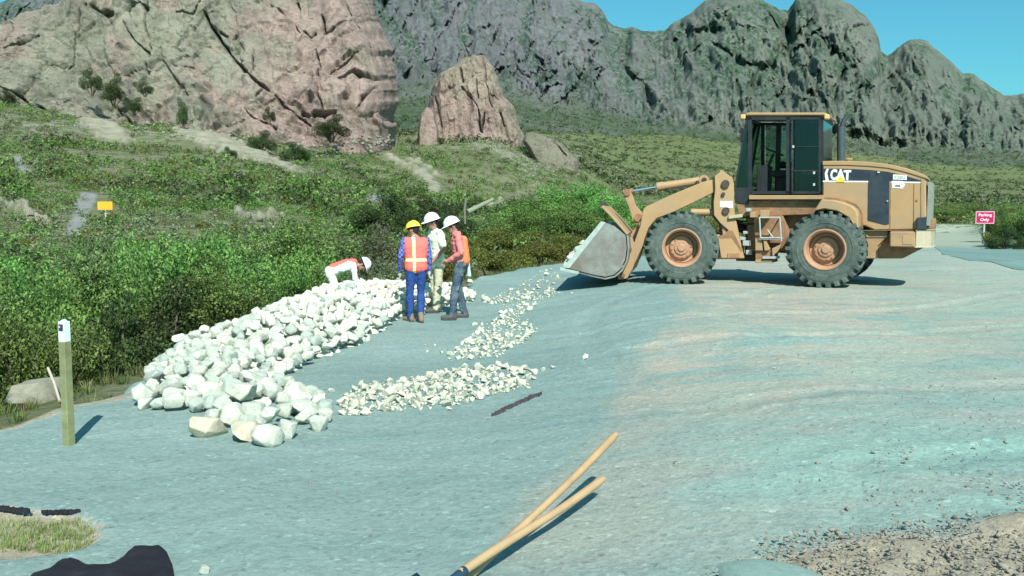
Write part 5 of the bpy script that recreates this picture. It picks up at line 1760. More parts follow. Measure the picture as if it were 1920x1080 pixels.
prism(bm, FR, pxs(FR, [(1416, 470), (1454, 470), (1452, 492), (1416, 492)], SN + 0.12), SN + 0.12, -0.5)
prism(bm, FR, pxs(FR, [(1412, 404), (1468, 404), (1480, 440), (1470, 470), (1416, 470)], -0.66), -0.66, -0.40)
part('fuel_tank', bm, M_brown, bevel=0.012)
bm = bmesh.new()
prism(bm, FR, pxs(FR, [(1416, 487), (1446, 487), (1448, 493), (1416, 493)], SN + 0.05), SN + 0.05, SN + 0.3)
part('tank_lip', bm, M_yel, bevel=0.006)
bm = bmesh.new()
for (u, v, s, l) in ((1393, 447, 0.10, -0.55), (1400, 456, 0.14, -0.62), (1405, 473, 0.12, -0.6), (1404, 394, 0.09, -0.75), (1398, 436, 0.08, -0.6)):
    bm = bmesh.new()
    add_box(bm, FR.W(u, v, l), (s, 0.16, s * 0.8), RT)
    part('valve_block', bm, M_lgrey, bevel=0.012)
# hoses over the joint
bm = bmesh.new()
rr_ = random.Random(3)
for k in range(9):
    l = -0.5 + 0.1 * k
    p0 = FF.W(1372, 400 + 8 * (k % 4), l)
    p3 = FR.W(1420, 405 + 12 * (k % 5), l)
    pm = (p0 + p3) / 2 + Vector((0, 0, -0.12 - 0.04 * (k % 3)))
    prev = p0
    for i in range(1, 9):
        t = i / 8
        p = p0.lerp(pm, t).lerp(pm.lerp(p3, t), t)
        add_tube(bm, prev, p, 0.020, 0.020, 6)
        prev = p
part('hydraulic_hoses', bm, M_dark, kind='stuff')
bm = bmesh.new()
add_tube(bm, Vector((0, 0, 0.42)), Vector((0, 0, 1.25)), 0.14, 0.14, 16)
add_box(bm, Vector((0.1, 0.05, 0.50)), (0.75, 0.42, 0.16), RT)
add_box(bm, Vector((0.1, 0.05, 1.12)), (0.75, 0.42, 0.14), RT)
add_box(bm, Vector((0.22, 0.05, 0.84)), (0.55, 0.60, 0.62), RT)
part('articulation_joint', bm, M_dark, bevel=0.015)

# ---- front frame
RF = Matrix((FF.a, FF.l, Vector((0, 0, 1)))).transposed()
TN = -0.60
tower = [(1340, 330), (1349, 323), (1352, 318), (1358, 322), (1373, 333), (1376, 345), (1377, 395), (1380, 412), (1388, 450), (1396, 484), (1352, 484), (1346, 444), (1356, 440), (1366, 432), (1350, 418), (1339, 404), (1338, 380), (1341, 355)]
for (l0, l1) in ((TN, TN + 0.05), (-TN - 0.05, -TN)):
    bm = bmesh.new()
    prism(bm, FF, pxs(FF, tower, TN), l0, l1)
    part('lift_tower', bm, M_yel, bevel=0.008)
bm = bmesh.new()
prism(bm, FF, pxs(FF, [(1352, 332), (1368, 340), (1370, 484), (1358, 484), (1352, 400)], TN + 0.06), TN + 0.06, -TN - 0.06)
part('tower_crossbrace', bm, M_yeld, bevel=0.01)
bm = bmesh.new()
prism(bm, FF, pxs(FF, [(1262, 432), (1348, 440), (1396, 446), (1396, 486), (1250, 486), (1236, 460)], -0.45), -0.45, 0.45)
part('front_frame', bm, M_yeld, bevel=0.02)
bm = bmesh.new()
prism(bm, FF, pxs(FF, [(1364, 475), (1387, 475), (1386, 483), (1364, 484)], TN - 0.005), TN - 0.02, TN - 0.001)
part('frame_slot', bm, M_brown)
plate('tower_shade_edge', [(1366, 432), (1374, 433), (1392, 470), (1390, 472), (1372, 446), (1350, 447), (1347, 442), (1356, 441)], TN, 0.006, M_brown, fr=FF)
plate('warning_sticker', [(1350, 377), (1373, 377), (1374, 390), (1350, 388)], TN, 0.005, M_white, fr=FF)
for (u, v, r) in ((1361, 395, 0.075), (1360, 345, 0.085), (1356, 364, 0.04)):
    bm = bmesh.new()
    p = FF.W(u, v, TN)
    add_tube(bm, p - FF.l * 0.05, p, r, r, 16)
    part('pivot_pin', bm, M_dark, smooth=False)
plate('pin_cover', [(1366, 404), (1392, 401), (1392, 407), (1366, 410)], TN - 0.02, 0.05, M_cream, fr=FF)
# lift arms
arm = [(1346, 336), (1338, 337), (1318, 341), (1262, 364), (1212, 387), (1206, 394), (1200, 425), (1190, 452), (1183, 470), (1176, 492), (1160, 512), (1163, 521), (1176, 520), (1194, 500), (1201, 480), (1208, 450), (1216, 428), (1230, 410), (1262, 398), (1300, 380), (1336, 362), (1346, 358)]
for l0 in (-0.50, 0.42):
    bm = bmesh.new()
    prism(bm, FF, pxs(FF, arm, -0.50), l0, l0 + 0.08)
    part('lift_arm', bm, M_yel, bevel=0.012)
bm = bmesh.new()
prism(bm, FF, pxs(FF, [(1196, 420), (1206, 408), (1222, 402), (1226, 412), (1212, 428), (1204, 440)], -0.42), -0.42, 0.42)
part('arm_crosstube', bm, M_yeld, bevel=0.02)
# lift cylinders
for l in (-0.36, 0.36):
    bm = bmesh.new()
    add_tube(bm, FF.W(1372, 398, l), FF.W(1296, 398, l), 0.075, 0.075, 16)
    c = part('lift_cylinder', bm, M_yel, smooth=True)
    bm = bmesh.new()
    add_tube(bm, FF.W(1297, 398, l), FF.W(1240, 404, l), 0.036, 0.036, 12)
    part('cylinder_rod', bm, M_chrome, c, smooth=True)
# tilt cylinder, bell crank and link
bm = bmesh.new()
c0_, c1_ = FF.W(1320, 338, -0.06), FF.W(1236, 350, -0.06)
add_tube(bm, c0_ + (c1_ - c0_) * 0.10, c1_, 0.088, 0.088, 20)
add_tube(bm, c1_ + (c1_ - c0_).normalized() * -0.10, c1_ + (c1_ - c0_).normalized() * 0.05, 0.100, 0.100, 20)
for r, l0, l1 in ((0.10, -0.16, 0.04),):
    add_tube(bm, c0_ - FF.l * 0.12, c0_ + FF.l * 0.12, 0.11, 0.11, 18)
tc = part('tilt_cylinder', bm, M_yel, smooth=True)
bm = bmesh.new()
add_tube(bm, c1_, FF.W(1186, 358, -0.06), 0.036, 0.036, 14)
part('cylinder_rod', bm, M_chrome, tc, smooth=True)
bm = bmesh.new()
add_tube(bm, c0_ - FF.l * 0.14, c0_ - FF.l * 0.115, 0.055, 0.055, 14)
bar(bm, c0_.lerp(c1_, 0.14) - FF.l * 0.09 + Vector((0, 0, 0)), c0_.lerp(c1_, 0.18) - FF.l * 0.09, 0.16, 0.02)
bar(bm, c0_.lerp(c1_, 0.1) - FF.l * 0.095 - Vector((0, 0, 0.09)), c0_.lerp(c1_, 0.8) - FF.l * 0.095 - Vector((0, 0, 0.09)), 0.03, 0.03)
part('cylinder_line', bm, M_dark, tc)
for l in (-0.17, 0.03):
    bm = bmesh.new()
    prism(bm, FF, pxs(FF, [(1167, 358), (1173, 355), (1182, 358), (1186, 366), (1192, 385), (1206, 402), (1212, 412), (1208, 424), (1198, 426), (1186, 414), (1180, 392), (1170, 368)], -0.17), l, l + 0.06)
    part('bell_crank', bm, M_yeld, bevel=0.01)
bm = bmesh.new()
for (u, v, r) in ((1176, 361, 0.075), (1197, 408, 0.09), (1204, 420, 0.06)):
    p = FF.W(u, v, -0.06)
    add_tube(bm, p - FF.l * 0.15, p + FF.l * 0.15, r, r, 16)
add_tube(bm, FF.W(1176, 361, -0.1), FF.W(1188, 357, -0.1), 0.06, 0.06, 12)
part('linkage_pin', bm, M_brown)
bm = bmesh.new()
bar(bm, FF.W(1204, 420, -0.06), FF.W(1180, 452, -0.06), 0.14, 0.10, FF.l)
part('tilt_link', bm, M_yeld, bevel=0.01)
# bucket: shell, two side plates, lip and spill guard
BW = 1.30
shell = pxs(FF, [(1060, 503), (1085, 509), (1112, 516), (1135, 521), (1152, 517), (1165, 506), (1174, 488), (1177, 466), (1175, 441)], -BW)
bm = bmesh.new()
th = 0.035
def thick_strip(bm, fr, prof, l0, l1, th):
    out = []
    n = len(prof)
    for i in range(n):
        p = prof[max(i - 1, 0)]
        q = prof[min(i + 1, n - 1)]
        dx, dz = q[0] - p[0], q[1] - p[1]
        L = sqrt(dx * dx + dz * dz)
        out.append((prof[i][0] + dz / L * th, prof[i][1] - dx / L * th))
    prism(bm, fr, prof + out[::-1], l0, l1)
thick_strip(bm, FF, shell, -BW, BW, th)
bucket = part('bucket', bm, M_steel)
bm = bmesh.new()
thick_strip(bm, FF, pxs(FF, [(1175, 441), (1150, 412), (1127, 388)], -BW), -BW - 0.01, BW + 0.01, 0.05)
part('spill_guard', bm, M_yel, bucket, bevel=0.008)
bm = bmesh.new()
thick_strip(bm, FF, pxs(FF, [(1129, 390), (1119, 379)], -BW), -0.8, 0.8, 0.045)
part('guard_top', bm, M_dark, bucket)
for l0 in (-BW - 0.03, BW):
    bm = bmesh.new()
    prism(bm, FF, pxs(FF, [(1061, 501), (1085, 508), (1112, 515), (1135, 519), (1151, 515), (1163, 505), (1172, 488), (1175, 466), (1173, 441), (1152, 424), (1131, 416)], -BW), l0, l0 + 0.03)
    part('side_plate', bm, M_steel, bucket, bevel=0.006)
    bm = bmesh.new()
    prism(bm, FF, pxs(FF, [(1056, 501), (1127, 415), (1136, 417), (1068, 503)], -BW), l0 - 0.012, l0 + 0.042)
    part('side_cutter', bm, M_edge, bucket, bevel=0.004)
bm = bmesh.new()
e_a, e_z = FF.hit(1060, 503, -BW)
e_a2, e_z2 = FF.hit(1086, 509, -BW)
thick_strip(bm, FF, [(e_a - 0.10, e_z + 0.02), (e_a2, e_z2)], -BW - 0.045, BW + 0.045, 0.055)
part('cutting_edge', bm, M_edge, bucket)
for l in (-0.50, 0.42):
    bm = bmesh.new()
    prism(bm, FF, pxs(FF, [(1173, 437), (1184, 446), (1190, 456), (1192, 480), (1188, 500), (1176, 522), (1160, 524), (1157, 515), (1168, 500), (1176, 480)], -0.52), l - 0.07, l - 0.01)
    part('bucket_hinge', bm, M_yel, bucket, bevel=0.008)
bm = bmesh.new()
for (u, v) in ((1181, 467), (1168, 516)):
    p = FF.W(u, v, -0.60)
    add_tube(bm, p - FF.l * 0.02, p + FF.l * 1.15, 0.045, 0.045, 14)
part('hinge_pin', bm, M_brown, bucket)
# white rocks in the bucket are things of their own and are placed with the other stones
# ---------------------------------------------------------------- people
def ball():
    bm = bmesh.new()
    bmesh.ops.create_icosphere(bm, subdivisions=2, radius=1.0)
    v = np.array([tuple(q.co) for q in bm.verts])
    f = np.array([[q.index for q in g.verts] for g in bm.faces])
    bm.free()
    return v, f
BALL = ball()
def blob(name, caps, voxel, mat, parent=None, smooth_it=6, folds=0.0, fold_scale=9.0, seed=0, cut=None):
    """one continuous surface grown over tapered limbs: caps are (p0, r0, p1, r1)"""
    V_, F_, off = [], [], 0
    for c in caps:
        p0, r0, p1, r1 = c[:4]
        p0, p1 = np.array(p0), np.array(p1)
        n = max(2, int(np.linalg.norm(p1 - p0) / (0.30 * min(r0, r1))) + 1)
        n = min(n, 40)
        for i in range(n):
            t = i / (n - 1)
            V_.append(BALL[0] * (r0 + (r1 - r0) * t) + p0 + (p1 - p0) * t)
            F_.append(BALL[1] + off)
            off += len(BALL[0])
    me = np_mesh(name, np.concatenate(V_), np.concatenate(F_))
    o = bpy.data.objects.new('tmp', me)
    r = o.modifiers.new('r', 'REMESH')
    r.mode = 'VOXEL'
    r.voxel_size = voxel
    s = o.modifiers.new('s', 'SMOOTH')
    s.iterations = smooth_it
    s.factor = 0.5
    out = bake(o)
    out.name = name
    if folds:
        n = len(out.vertices)
        co = np.zeros(n * 3)
        out.vertices.foreach_get('co', co)
        co = co.reshape(-1, 3)
        no = np.zeros(n * 3)
        out.vertices.foreach_get('normal', no)
        no = no.reshape(-1, 3)
        q = co * np.array([fold_scale, fold_scale, fold_scale * 1.6]) + seed
        d = (ridged(q, 3, 40 + seed) - 0.6) * folds * 1.6 + folds * 0.6 * fbm(co * 28 + seed, 2, 50)
        co = co + no * d[:, None]
        out.vertices.foreach_set('co', co.ravel())
    out.polygons.foreach_set('use_smooth', np.ones(len(out.polygons), dtype=bool))
    out.update()
    return link(name, out, mat, parent)
def cloth(name, col, var=0.12, check=None, dirt=None):
    m, nt, b = new_mat(name, 0.9, 0, 0.15)
    N = NT(nt)
    n = N.noise(12, 5, 0.65)
    c = N.mix(N.ramp(n, [(0.3, 0), (0.7, 1)]), [k * (1 - var) for k in col], [k * (1 + var) for k in col])
    if check is not None:
        ch = N.node('ShaderNodeTexChecker')
        ch.inputs['Scale'].default_value = 26
        N.to(N.coords(), ch.inputs[0])
        c = N.mix(N.math('MULTIPLY', ch.outputs['Fac'], 0.8), c, check)
    if dirt is not None:
        c = N.mix(N.math('MULTIPLY', N.ramp(N.noise(4, 5, 0.6), [(0.48, 0), (0.62, 1)]), 0.6), c, dirt)
    N.to(c, b.inputs['Base Color'])
    N.bump(N.noise(160, 3), 0.2, 0.003, b)
    return m
M_skin = simple_mat('skin', (0.36, 0.20, 0.15), 0.55, 0, 0.35, 0.1, 10)
M_hair = simple_mat('dark_hair', (0.02, 0.015, 0.014), 0.7)
M_denim = cloth('blue_denim', (0.025, 0.060, 0.21), 0.25)
M_denim2 = cloth('faded_dirty_denim', (0.055, 0.085, 0.12), 0.3, dirt=(0.25, 0.33, 0.33))
M_khaki = cloth('khaki_cloth', (0.50, 0.50, 0.36), 0.12, dirt=(0.36, 0.35, 0.26))
M_wshirt = cloth('white_shirt_cloth', (0.70, 0.78, 0.74), 0.05)
M_lshirt = cloth('pale_yellow_tshirt', (0.74, 0.84, 0.62), 0.06)
M_pshirt = cloth('pink_red_shirt', (0.62, 0.20, 0.20), 0.12)
M_plaid = cloth('blue_plaid_shirt', (0.05, 0.055, 0.26), 0.2, (0.16, 0.20, 0.42))
M_vest = cloth('orange_red_vest', (0.90, 0.155, 0.13), 0.06)
M_vest2 = cloth('orange_vest', (0.92, 0.22, 0.10), 0.06)
M_stripe = cloth('reflective_yellow', (0.85, 0.80, 0.38), 0.04)
M_boot = simple_mat('work_boot_leather', (0.20, 0.15, 0.10), 0.7, bump=0.2)
M_bootd = simple_mat('dark_boot_leather', (0.075, 0.075, 0.075), 0.7)
M_glove = cloth('work_glove', (0.42, 0.44, 0.40), 0.15)
M_hat_w = simple_mat('white_helmet_shell', (0.80, 0.82, 0.82), 0.3, 0, 0.5, 0.02)
M_hat_y = simple_mat('yellow_helmet_shell', (0.80, 0.62, 0.06), 0.32, 0, 0.5, 0.03)
M_eye = simple_mat('eye', (0.25, 0.23, 0.2), 0.3)
M_towel = cloth('light_blue_rag', (0.45, 0.58, 0.56), 0.08)

def hand_caps(wrist, dirn, side_v, curl=0.35, sgn=1):
    """palm, four unequal fingers and a thumb leaving the side of the palm"""
    d = Vector(dirn).normalized()
    s = Vector(side_v).normalized()
    n = d.cross(s).normalized() * sgn
    w = Vector(wrist)
    caps = [(w, 0.027, w + d * 0.045 + s * 0.012, 0.026), (w, 0.027, w + d * 0.045 - s * 0.012, 0.026), (w + d * 0.045 + s * 0.020, 0.020, w + d * 0.088 + s * 0.026, 0.014), (w + d * 0.045 - s * 0.02, 0.020, w + d * 0.085 - s * 0.026, 0.013), (w + d * 0.05, 0.022, w + d * 0.09, 0.015)]
    for k, (o, L) in enumerate(((0.030, 0.068), (0.0105, 0.078), (-0.0105, 0.072), (-0.030, 0.055))):
        b0 = w + d * 0.085 + s * o
        d1 = (d * cos(curl) + n * sin(curl))
        d2 = (d * cos(curl * 2.2) + n * sin(curl * 2.2))
        m_ = b0 + d1 * L * 0.5 + s * o * 0.12
        e_ = m_ + d2 * L * 0.5
        caps += [(b0, 0.0105, m_, 0.0095), (m_, 0.0095, e_, 0.008)]
    t0 = w + d * 0.028 + s * 0.028
    t1 = t0 + (d * 0.6 + s * 0.75 + n * 0.25).normalized() * 0.038
    t2 = t1 + (d * 0.9 + s * 0.25 + n * 0.3).normalized() * 0.032
    caps += [(t0, 0.014, t1, 0.0125), (t1, 0.0115, t2, 0.0095)]
    return caps
def make_person(loc, rz, scale, label, pose, wear):
    """pose: joints of the figure, x to its right, y forward, z up"""
    t = thing('person', label, 'person', loc, rz)
    t.scale = (scale,) * 3
    J = {k: Vector(v) for k, v in pose.items() if k not in ('curl',)}
    up = (J['neck'] - J['pelvis']).normalized()
    across = (J['sh_r'] - J['sh_l']).normalized()
    fwd = up.cross(across).normalized() * -1.0 if up.cross(across).dot(Vector(pose.get('fwd', (0, 1, 0)))) < 0 else up.cross(across).normalized()
    hd = J['head']
    hup = (Vector(pose.get('head_up', (0, 0, 1)))).normalized()
    hf = Vector(pose['look']).normalized()
    hf = (hf - hup * hf.dot(hup)).normalized()
    hs = hf.cross(hup).normalized()
    chest = J['pelvis'].lerp(J['neck'], 0.66)
    waist = J['pelvis'].lerp(J['neck'], 0.30)
    def torso(g, top=True):
        c = []
        for s in (-1, 1):
            c += [(J['pelvis'] + across * s * 0.075, 0.105 + g, waist + across * s * 0.070, 0.100 + g), (waist + across * s * 0.070, 0.100 + g, chest + across * s * 0.095, 0.110 + g),
                  (chest + across * s * 0.095, 0.110 + g, J['sh_r' if s > 0 else 'sh_l'] - across * s * 0.045 - up * 0.03, 0.070 + g)]
        c += [(chest, 0.115 + g, J['neck'] - up * 0.045, 0.065 + g), (J['pelvis'], 0.11 + g, chest, 0.11 + g)]
        return c
    def arm(side, g, upto=2):
        s, e, w = J['sh_' + side], J['el_' + side], J['wr_' + side]
        c = [(s, 0.056 + g, e, 0.042 + g)]
        if upto > 1:
            c.append((e, 0.041 + g, w, 0.028 + g))
        return c
    def leg(side, g0, g1):
        h, k, a = J['hip_' + side], J['kn_' + side], J['an_' + side]
        return [(h, 0.088 + g0, k, 0.056 + g0 * 0.8), (k, 0.056 + g0 * 0.8, k.lerp(a, 0.35), 0.055 + g1), (k.lerp(a, 0.35), 0.055 + g1, a, 0.036 + g1)]
    body = torso(-0.01)
    body += [(J['neck'] - up * 0.05, 0.060, hd - hup * 0.06, 0.052)]
    body += [(hd + hup * 0.03 - hf * 0.018, 0.088, hd + hup * 0.03 + hf * 0.012, 0.084), (hd - hup * 0.01 + hf * 0.03, 0.066, hd - hup * 0.075 + hf * 0.052, 0.036), (hd - hup * 0.05 - hf * 0.02, 0.06, hd, 0.07),
             (hd + hup * 0.008 + hf * 0.088, 0.010, hd - hup * 0.028 + hf * 0.106, 0.014), (hd - hup * 0.056 + hf * 0.082 - hs * 0.018, 0.010, hd - hup * 0.056 + hf * 0.082 + hs * 0.018, 0.010),
             (hd + hup * 0.026 + hf * 0.086 - hs * 0.035, 0.010, hd + hup * 0.026 + hf * 0.086 + hs * 0.035, 0.010)]
    for s in (-1, 1):
        body += [(hd + hs * s * 0.083 + hup * 0.012 - hf * 0.008, 0.014, hd + hs * s * 0.082 - hup * 0.022, 0.011)]
    for sd, sg in (('r', 1), ('l', -1)):
        body += arm(sd, 0.0)
        body += leg(sd, -0.006, -0.008)
        w, e = J['wr_' + sd], J['el_' + sd]
        dr = (w - e).normalized()
        thumbdir = Vector(pose.get('thumb_' + sd, (0, 1, 0)))
        thumbdir = (thumbdir - dr * thumbdir.dot(dr)).normalized()
        body += hand_caps(w, dr, thumbdir, pose.get('curl', 0.4), sg)
        a = J['an_' + sd]
        ft = Vector(pose.get('toe_' + sd, (0, 1, 0)))
        body += [(a - Vector((0, 0, 0.03)), 0.036, a - Vector((0, 0, 0.035)) + ft * 0.14, 0.028)]
    blob('body', body, 0.0085, M_skin, t, 3)
    # eyes
    for s in (-1, 1):
        bm = bmesh.new()
        bmesh.ops.create_icosphere(bm, subdivisions=2, radius=0.012, matrix=Matrix.Translation(hd + hf * 0.083 + hs * s * 0.031 + hup * 0.008))
        bm_obj('eye', bm, M_eye, t, True)
    # hair below the helmet
    blob('hair', [(hd + hup * 0.03 - hf * 0.045, 0.080, hd - hup * 0.03 - hf * 0.045, 0.060), (hd + hup * 0.04 - hs * 0.04, 0.066, hd + hup * 0.04 + hs * 0.04, 0.066)], 0.012, M_hair, t, 3)
    # trousers
    tr = []
    for sd in 'rl':
        tr += leg(sd, 0.016, 0.024)
    tr += [(J['pelvis'] + across * 0.075, 0.118, J['hip_r'], 0.104), (J['pelvis'] - across * 0.075, 0.118, J['hip_l'], 0.104), (J['pelvis'] - across * 0.05, 0.118, J['pelvis'] + across * 0.05, 0.118)]
    blob('trousers', tr, 0.014, wear['trousers'], t, 3, 0.011, 8.0, 3)
    # shirt
    sh = torso(0.012)
    k = 2 if wear.get('long', True) else 1
    for sd in 'rl':
        if k == 2:
            e, w = J['el_' + sd], J['wr_' + sd]
            sh += [(J['sh_' + sd], 0.070, e, 0.056), (e, 0.056, e.lerp(w, 0.93), 0.042)]
        else:
            sh += [(J['sh_' + sd], 0.072, J['sh_' + sd].lerp(J['el_' + sd], 0.72), 0.070)]
    if wear.get('untucked'):
        sh += [(J['pelvis'] - across * 0.08, 0.125, J['pelvis'] + across * 0.08, 0.125), (J['pelvis'] - across * 0.08 - up * 0.09, 0.125, J['pelvis'] + across * 0.08 - up * 0.09, 0.125)]
    blob('shirt', sh, 0.013, wear['shirt'], t, 3, 0.010, 9.0, 7)
    if wear.get('collar'):
        bm = bmesh.new()
        add_lathe(bm, [(0.075, -0.03), (0.064, 0.02), (0.070, 0.022), (0.084, -0.02)], J['neck'] - up * 0.005, up, 20)
        bm_obj('collar', bm, wear['shirt'], t, True)
    if wear.get('vest'):
        vm = wear['vest']
        vs_ = torso(0.026) + [(J['pelvis'] - across * 0.08, 0.128, J['pelvis'] + across * 0.08, 0.128)]
        if wear.get('shortvest'):
            bk = -fwd if fwd.z < 0 else fwd
            bk = Vector((0, 0, 1)) - up * up.z
            bk.normalize()
            vs_ = [(waist + across * s * 0.07 + bk * 0.055 - up * 0.10, 0.085, chest + across * s * 0.09 + bk * 0.055, 0.090) for s in (-1, 0, 1)] + [(chest + across * s * 0.09 + bk * 0.05, 0.090, J['neck'] + across * s * 0.07 + bk * 0.03 - up * 0.04, 0.075) for s in (-1, 0, 1)]
        o = blob('vest', vs_, 0.0125, [vm, M_stripe], t, 3, 0.006, 7.0, 9)
        me = o.data
        # reflective bands stitched on the vest: two uprights and one belt
        for p in me.polygons:
            c = p.center - J['pelvis']
            h = c.dot(up) / (J['neck'] - J['pelvis']).length
            x = c.dot(across)
            m_ = 0
            if wear.get('bands', True):
                if abs(x - wear.get('bandx', 0.075)) < 0.026 and h > -0.35:
                    m_ = 1
                if abs(h - 0.22) < 0.045:
                    m_ = 1
            p.material_index = m_
    # boots
    for sd in 'rl':
        a = J['an_' + sd]
        ft = Vector(pose.get('toe_' + sd, (0, 1, 0))).normalized()
        z0 = a.z - 0.085
        base = Vector((a.x, a.y, z0 + 0.045))
        caps = [(a + Vector((0, 0, 0.06)), 0.054, base - ft * 0.03 + Vector((0, 0, 0.01)), 0.050), (base - ft * 0.04, 0.045, base + ft * 0.11, 0.043), (base + ft * 0.06, 0.046, base + ft * 0.165, 0.040)]
        b_ = blob('boot', caps, 0.012, wear['boots'], t, 3)
        bm = bmesh.new()
        sv = ft.cross(Vector((0, 0, 1)))
        m = Matrix((sv, ft, Vector((0, 0, 1)))).transposed()
        add_box(bm, base + ft * 0.055 - Vector((0, 0, 0.036)), (0.085, 0.25, 0.018), m)
        bm_obj('sole', bm, M_bootd, b_, False, 0.01)
    if wear.get('gloves'):
        for sd, sg in (('r', 1), ('l', -1)):
            w, e = J['wr_' + sd], J['el_' + sd]
            dr = (w - e).normalized()
            td = Vector(pose.get('thumb_' + sd, (0, 1, 0)))
            td = (td - dr * td.dot(dr)).normalized()
            caps = [(c[0], c[1] + 0.005, c[2], c[3] + 0.005) for c in hand_caps(w, dr, td, pose.get('curl', 0.4), sg)]
            caps.append((w - dr * 0.05, 0.036, w, 0.033))
            blob('glove', caps, 0.007, M_glove, t, 2)
    # helmet: ridged shell with a peak
    hm = frame_matrix(hd + hup * 0.052 - hf * 0.008, hup)
    mm = Matrix((hs, hf, hup)).transposed().to_4x4()
    mm.translation = hd + hup * 0.050 - hf * 0.008
    bm = bmesh.new()
    seg, rings = 32, 10
    vs2 = []
    for i in range(rings + 1):
        f = i / rings
        row = []
        for k in range(seg):
            th = 2 * pi * k / seg
            el = f * pi / 2
            rx, ry, rz_ = 0.118, 0.140, 0.122
            ridge = 0.006 * math.exp(-(cos(th) / 0.16) ** 2) * sin(el) ** 0.5
            x, y, z = rx * cos(el) * cos(th), ry * cos(el) * sin(th), rz_ * sin(el) + ridge
            if i == 0:
                x *= 1.0
            row.append(bm.verts.new(mm @ Vector((x, y, z))))
        vs2.append(row)
    rim_, rim2 = [], []
    for k in range(seg):
        th = 2 * pi * k / seg
        peak = max(0.0, sin(th)) ** 2.2
        ext = 0.016 + 0.052 * peak
        x, y = (0.118 + ext * (0.9 if peak < .5 else 0.55)) * cos(th), (0.140 + ext) * sin(th)
        rim_.append(bm.verts.new(mm @ Vector((x, y, -0.006 - 0.014 * peak))))
        rim2.append(bm.verts.new(mm @ Vector((x, y, -0.011 - 0.014 * peak))))
    inner = [bm.verts.new(mm @ Vector((0.112 * cos(2 * pi * k / seg), 0.134 * sin(2 * pi * k / seg), -0.009))) for k in range(seg)]
    allr = [inner, rim2, rim_] + vs2
    for a_, b_ in zip(allr[:-1], allr[1:]):
        for k in range(seg):
            try:
                bm.faces.new((a_[k], a_[(k + 1) % seg], b_[(k + 1) % seg], b_[k]))
            except ValueError:
                pass
    bmesh.ops.remove_doubles(bm, verts=bm.verts, dist=1e-4)
    hat = bm_obj('helmet', bm, wear['helmet'], t, True)
    if wear.get('strap', True):
        bm = bmesh.new()
        add_lathe(bm, [(0.086, -0.012), (0.098, -0.012), (0.098, 0.012), (0.086, 0.012)], hd + hup * 0.03 - hf * 0.012, hup, 24)
        bm_obj('headband', bm, M_hair, hat, True)
    return t
def stand(lean=0.0, tw=0.0):
    return dict(pelvis=(0, 0, 0.96), neck=(0, lean, 1.475), head=(0, lean + 0.035, 1.60), sh_r=(0.185, lean - 0.01, 1.415), sh_l=(-0.185, lean - 0.01, 1.415),
                el_r=(0.235, lean * 0.6 - 0.04, 1.13), el_l=(-0.235, lean * 0.6 - 0.04, 1.13), wr_r=(0.235, lean * 0.4 + 0.03, 0.88), wr_l=(-0.235, lean * 0.4 + 0.03, 0.88),
                hip_r=(0.095, 0, 0.92), hip_l=(-0.095, 0, 0.92), kn_r=(0.105, 0.02, 0.50), kn_l=(-0.105, 0.02, 0.50), an_r=(0.12, -0.01, 0.085), an_l=(-0.12, -0.01, 0.085), look=(0, 1, -0.1), head_up=(0, 0, 1))
def ground_at(x, y):
    return float(pad_z(np.array([x]), np.array([y]))[0])
# local y is forward; rz turns it: rz = 0 looks away from the camera
# 1: yellow helmet, back to the camera, looking down to the left
p1 = at_z(781, 602, -0.41)
P1 = stand(0.05)
P1.update(look=(-0.75, 0.75, -0.55), head=(-0.03, 0.10, 1.585), neck=(0, 0.05, 1.47), wr_l=(-0.27, 0.10, 0.86), el_l=(-0.275, -0.02, 1.13), an_r=(0.06, -0.10, 0.085), kn_r=(0.085, 0.03, 0.50), an_l=(-0.10, 0.02, 0.085), toe_l=(-0.5, 0.8, 0), toe_r=(-0.2, 0.95, 0), head_up=(-0.12, 0.25, 1))
make_person((p1.x, p1.y, ground_at(p1.x, p1.y)), radians(14), 0.995, 'man in yellow helmet, red vest with crossing yellow bands and blue jeans, back turned', P1,
            dict(trousers=M_denim, shirt=M_plaid, vest=M_vest, boots=M_boot, helmet=M_hat_y, gloves=True, collar=True, bandx=-0.045))
# 2: white helmet, pale T-shirt, khaki trousers, facing left and towards the camera
p2 = at_z(820, 586, -0.41)
P2 = stand(0.03)
P2.update(look=(0.15, 1, -0.45), head=(0.0, 0.09, 1.60), el_r=(0.235, 0.00, 1.13), wr_r=(0.20, 0.13, 0.93), el_l=(-0.25, -0.03, 1.14), wr_l=(-0.20, 0.16, 0.93), an_r=(0.11, -0.06, 0.085), an_l=(-0.11, 0.08, 0.085), head_up=(0, 0.3, 1))
make_person((p2.x, p2.y, ground_at(p2.x, p2.y)), radians(118), 1.055, 'man in white helmet, pale yellow T-shirt and khaki trousers between two others', P2,
            dict(trousers=M_khaki, shirt=M_lshirt, long=False, boots=M_bootd, helmet=M_hat_w, untucked=True))
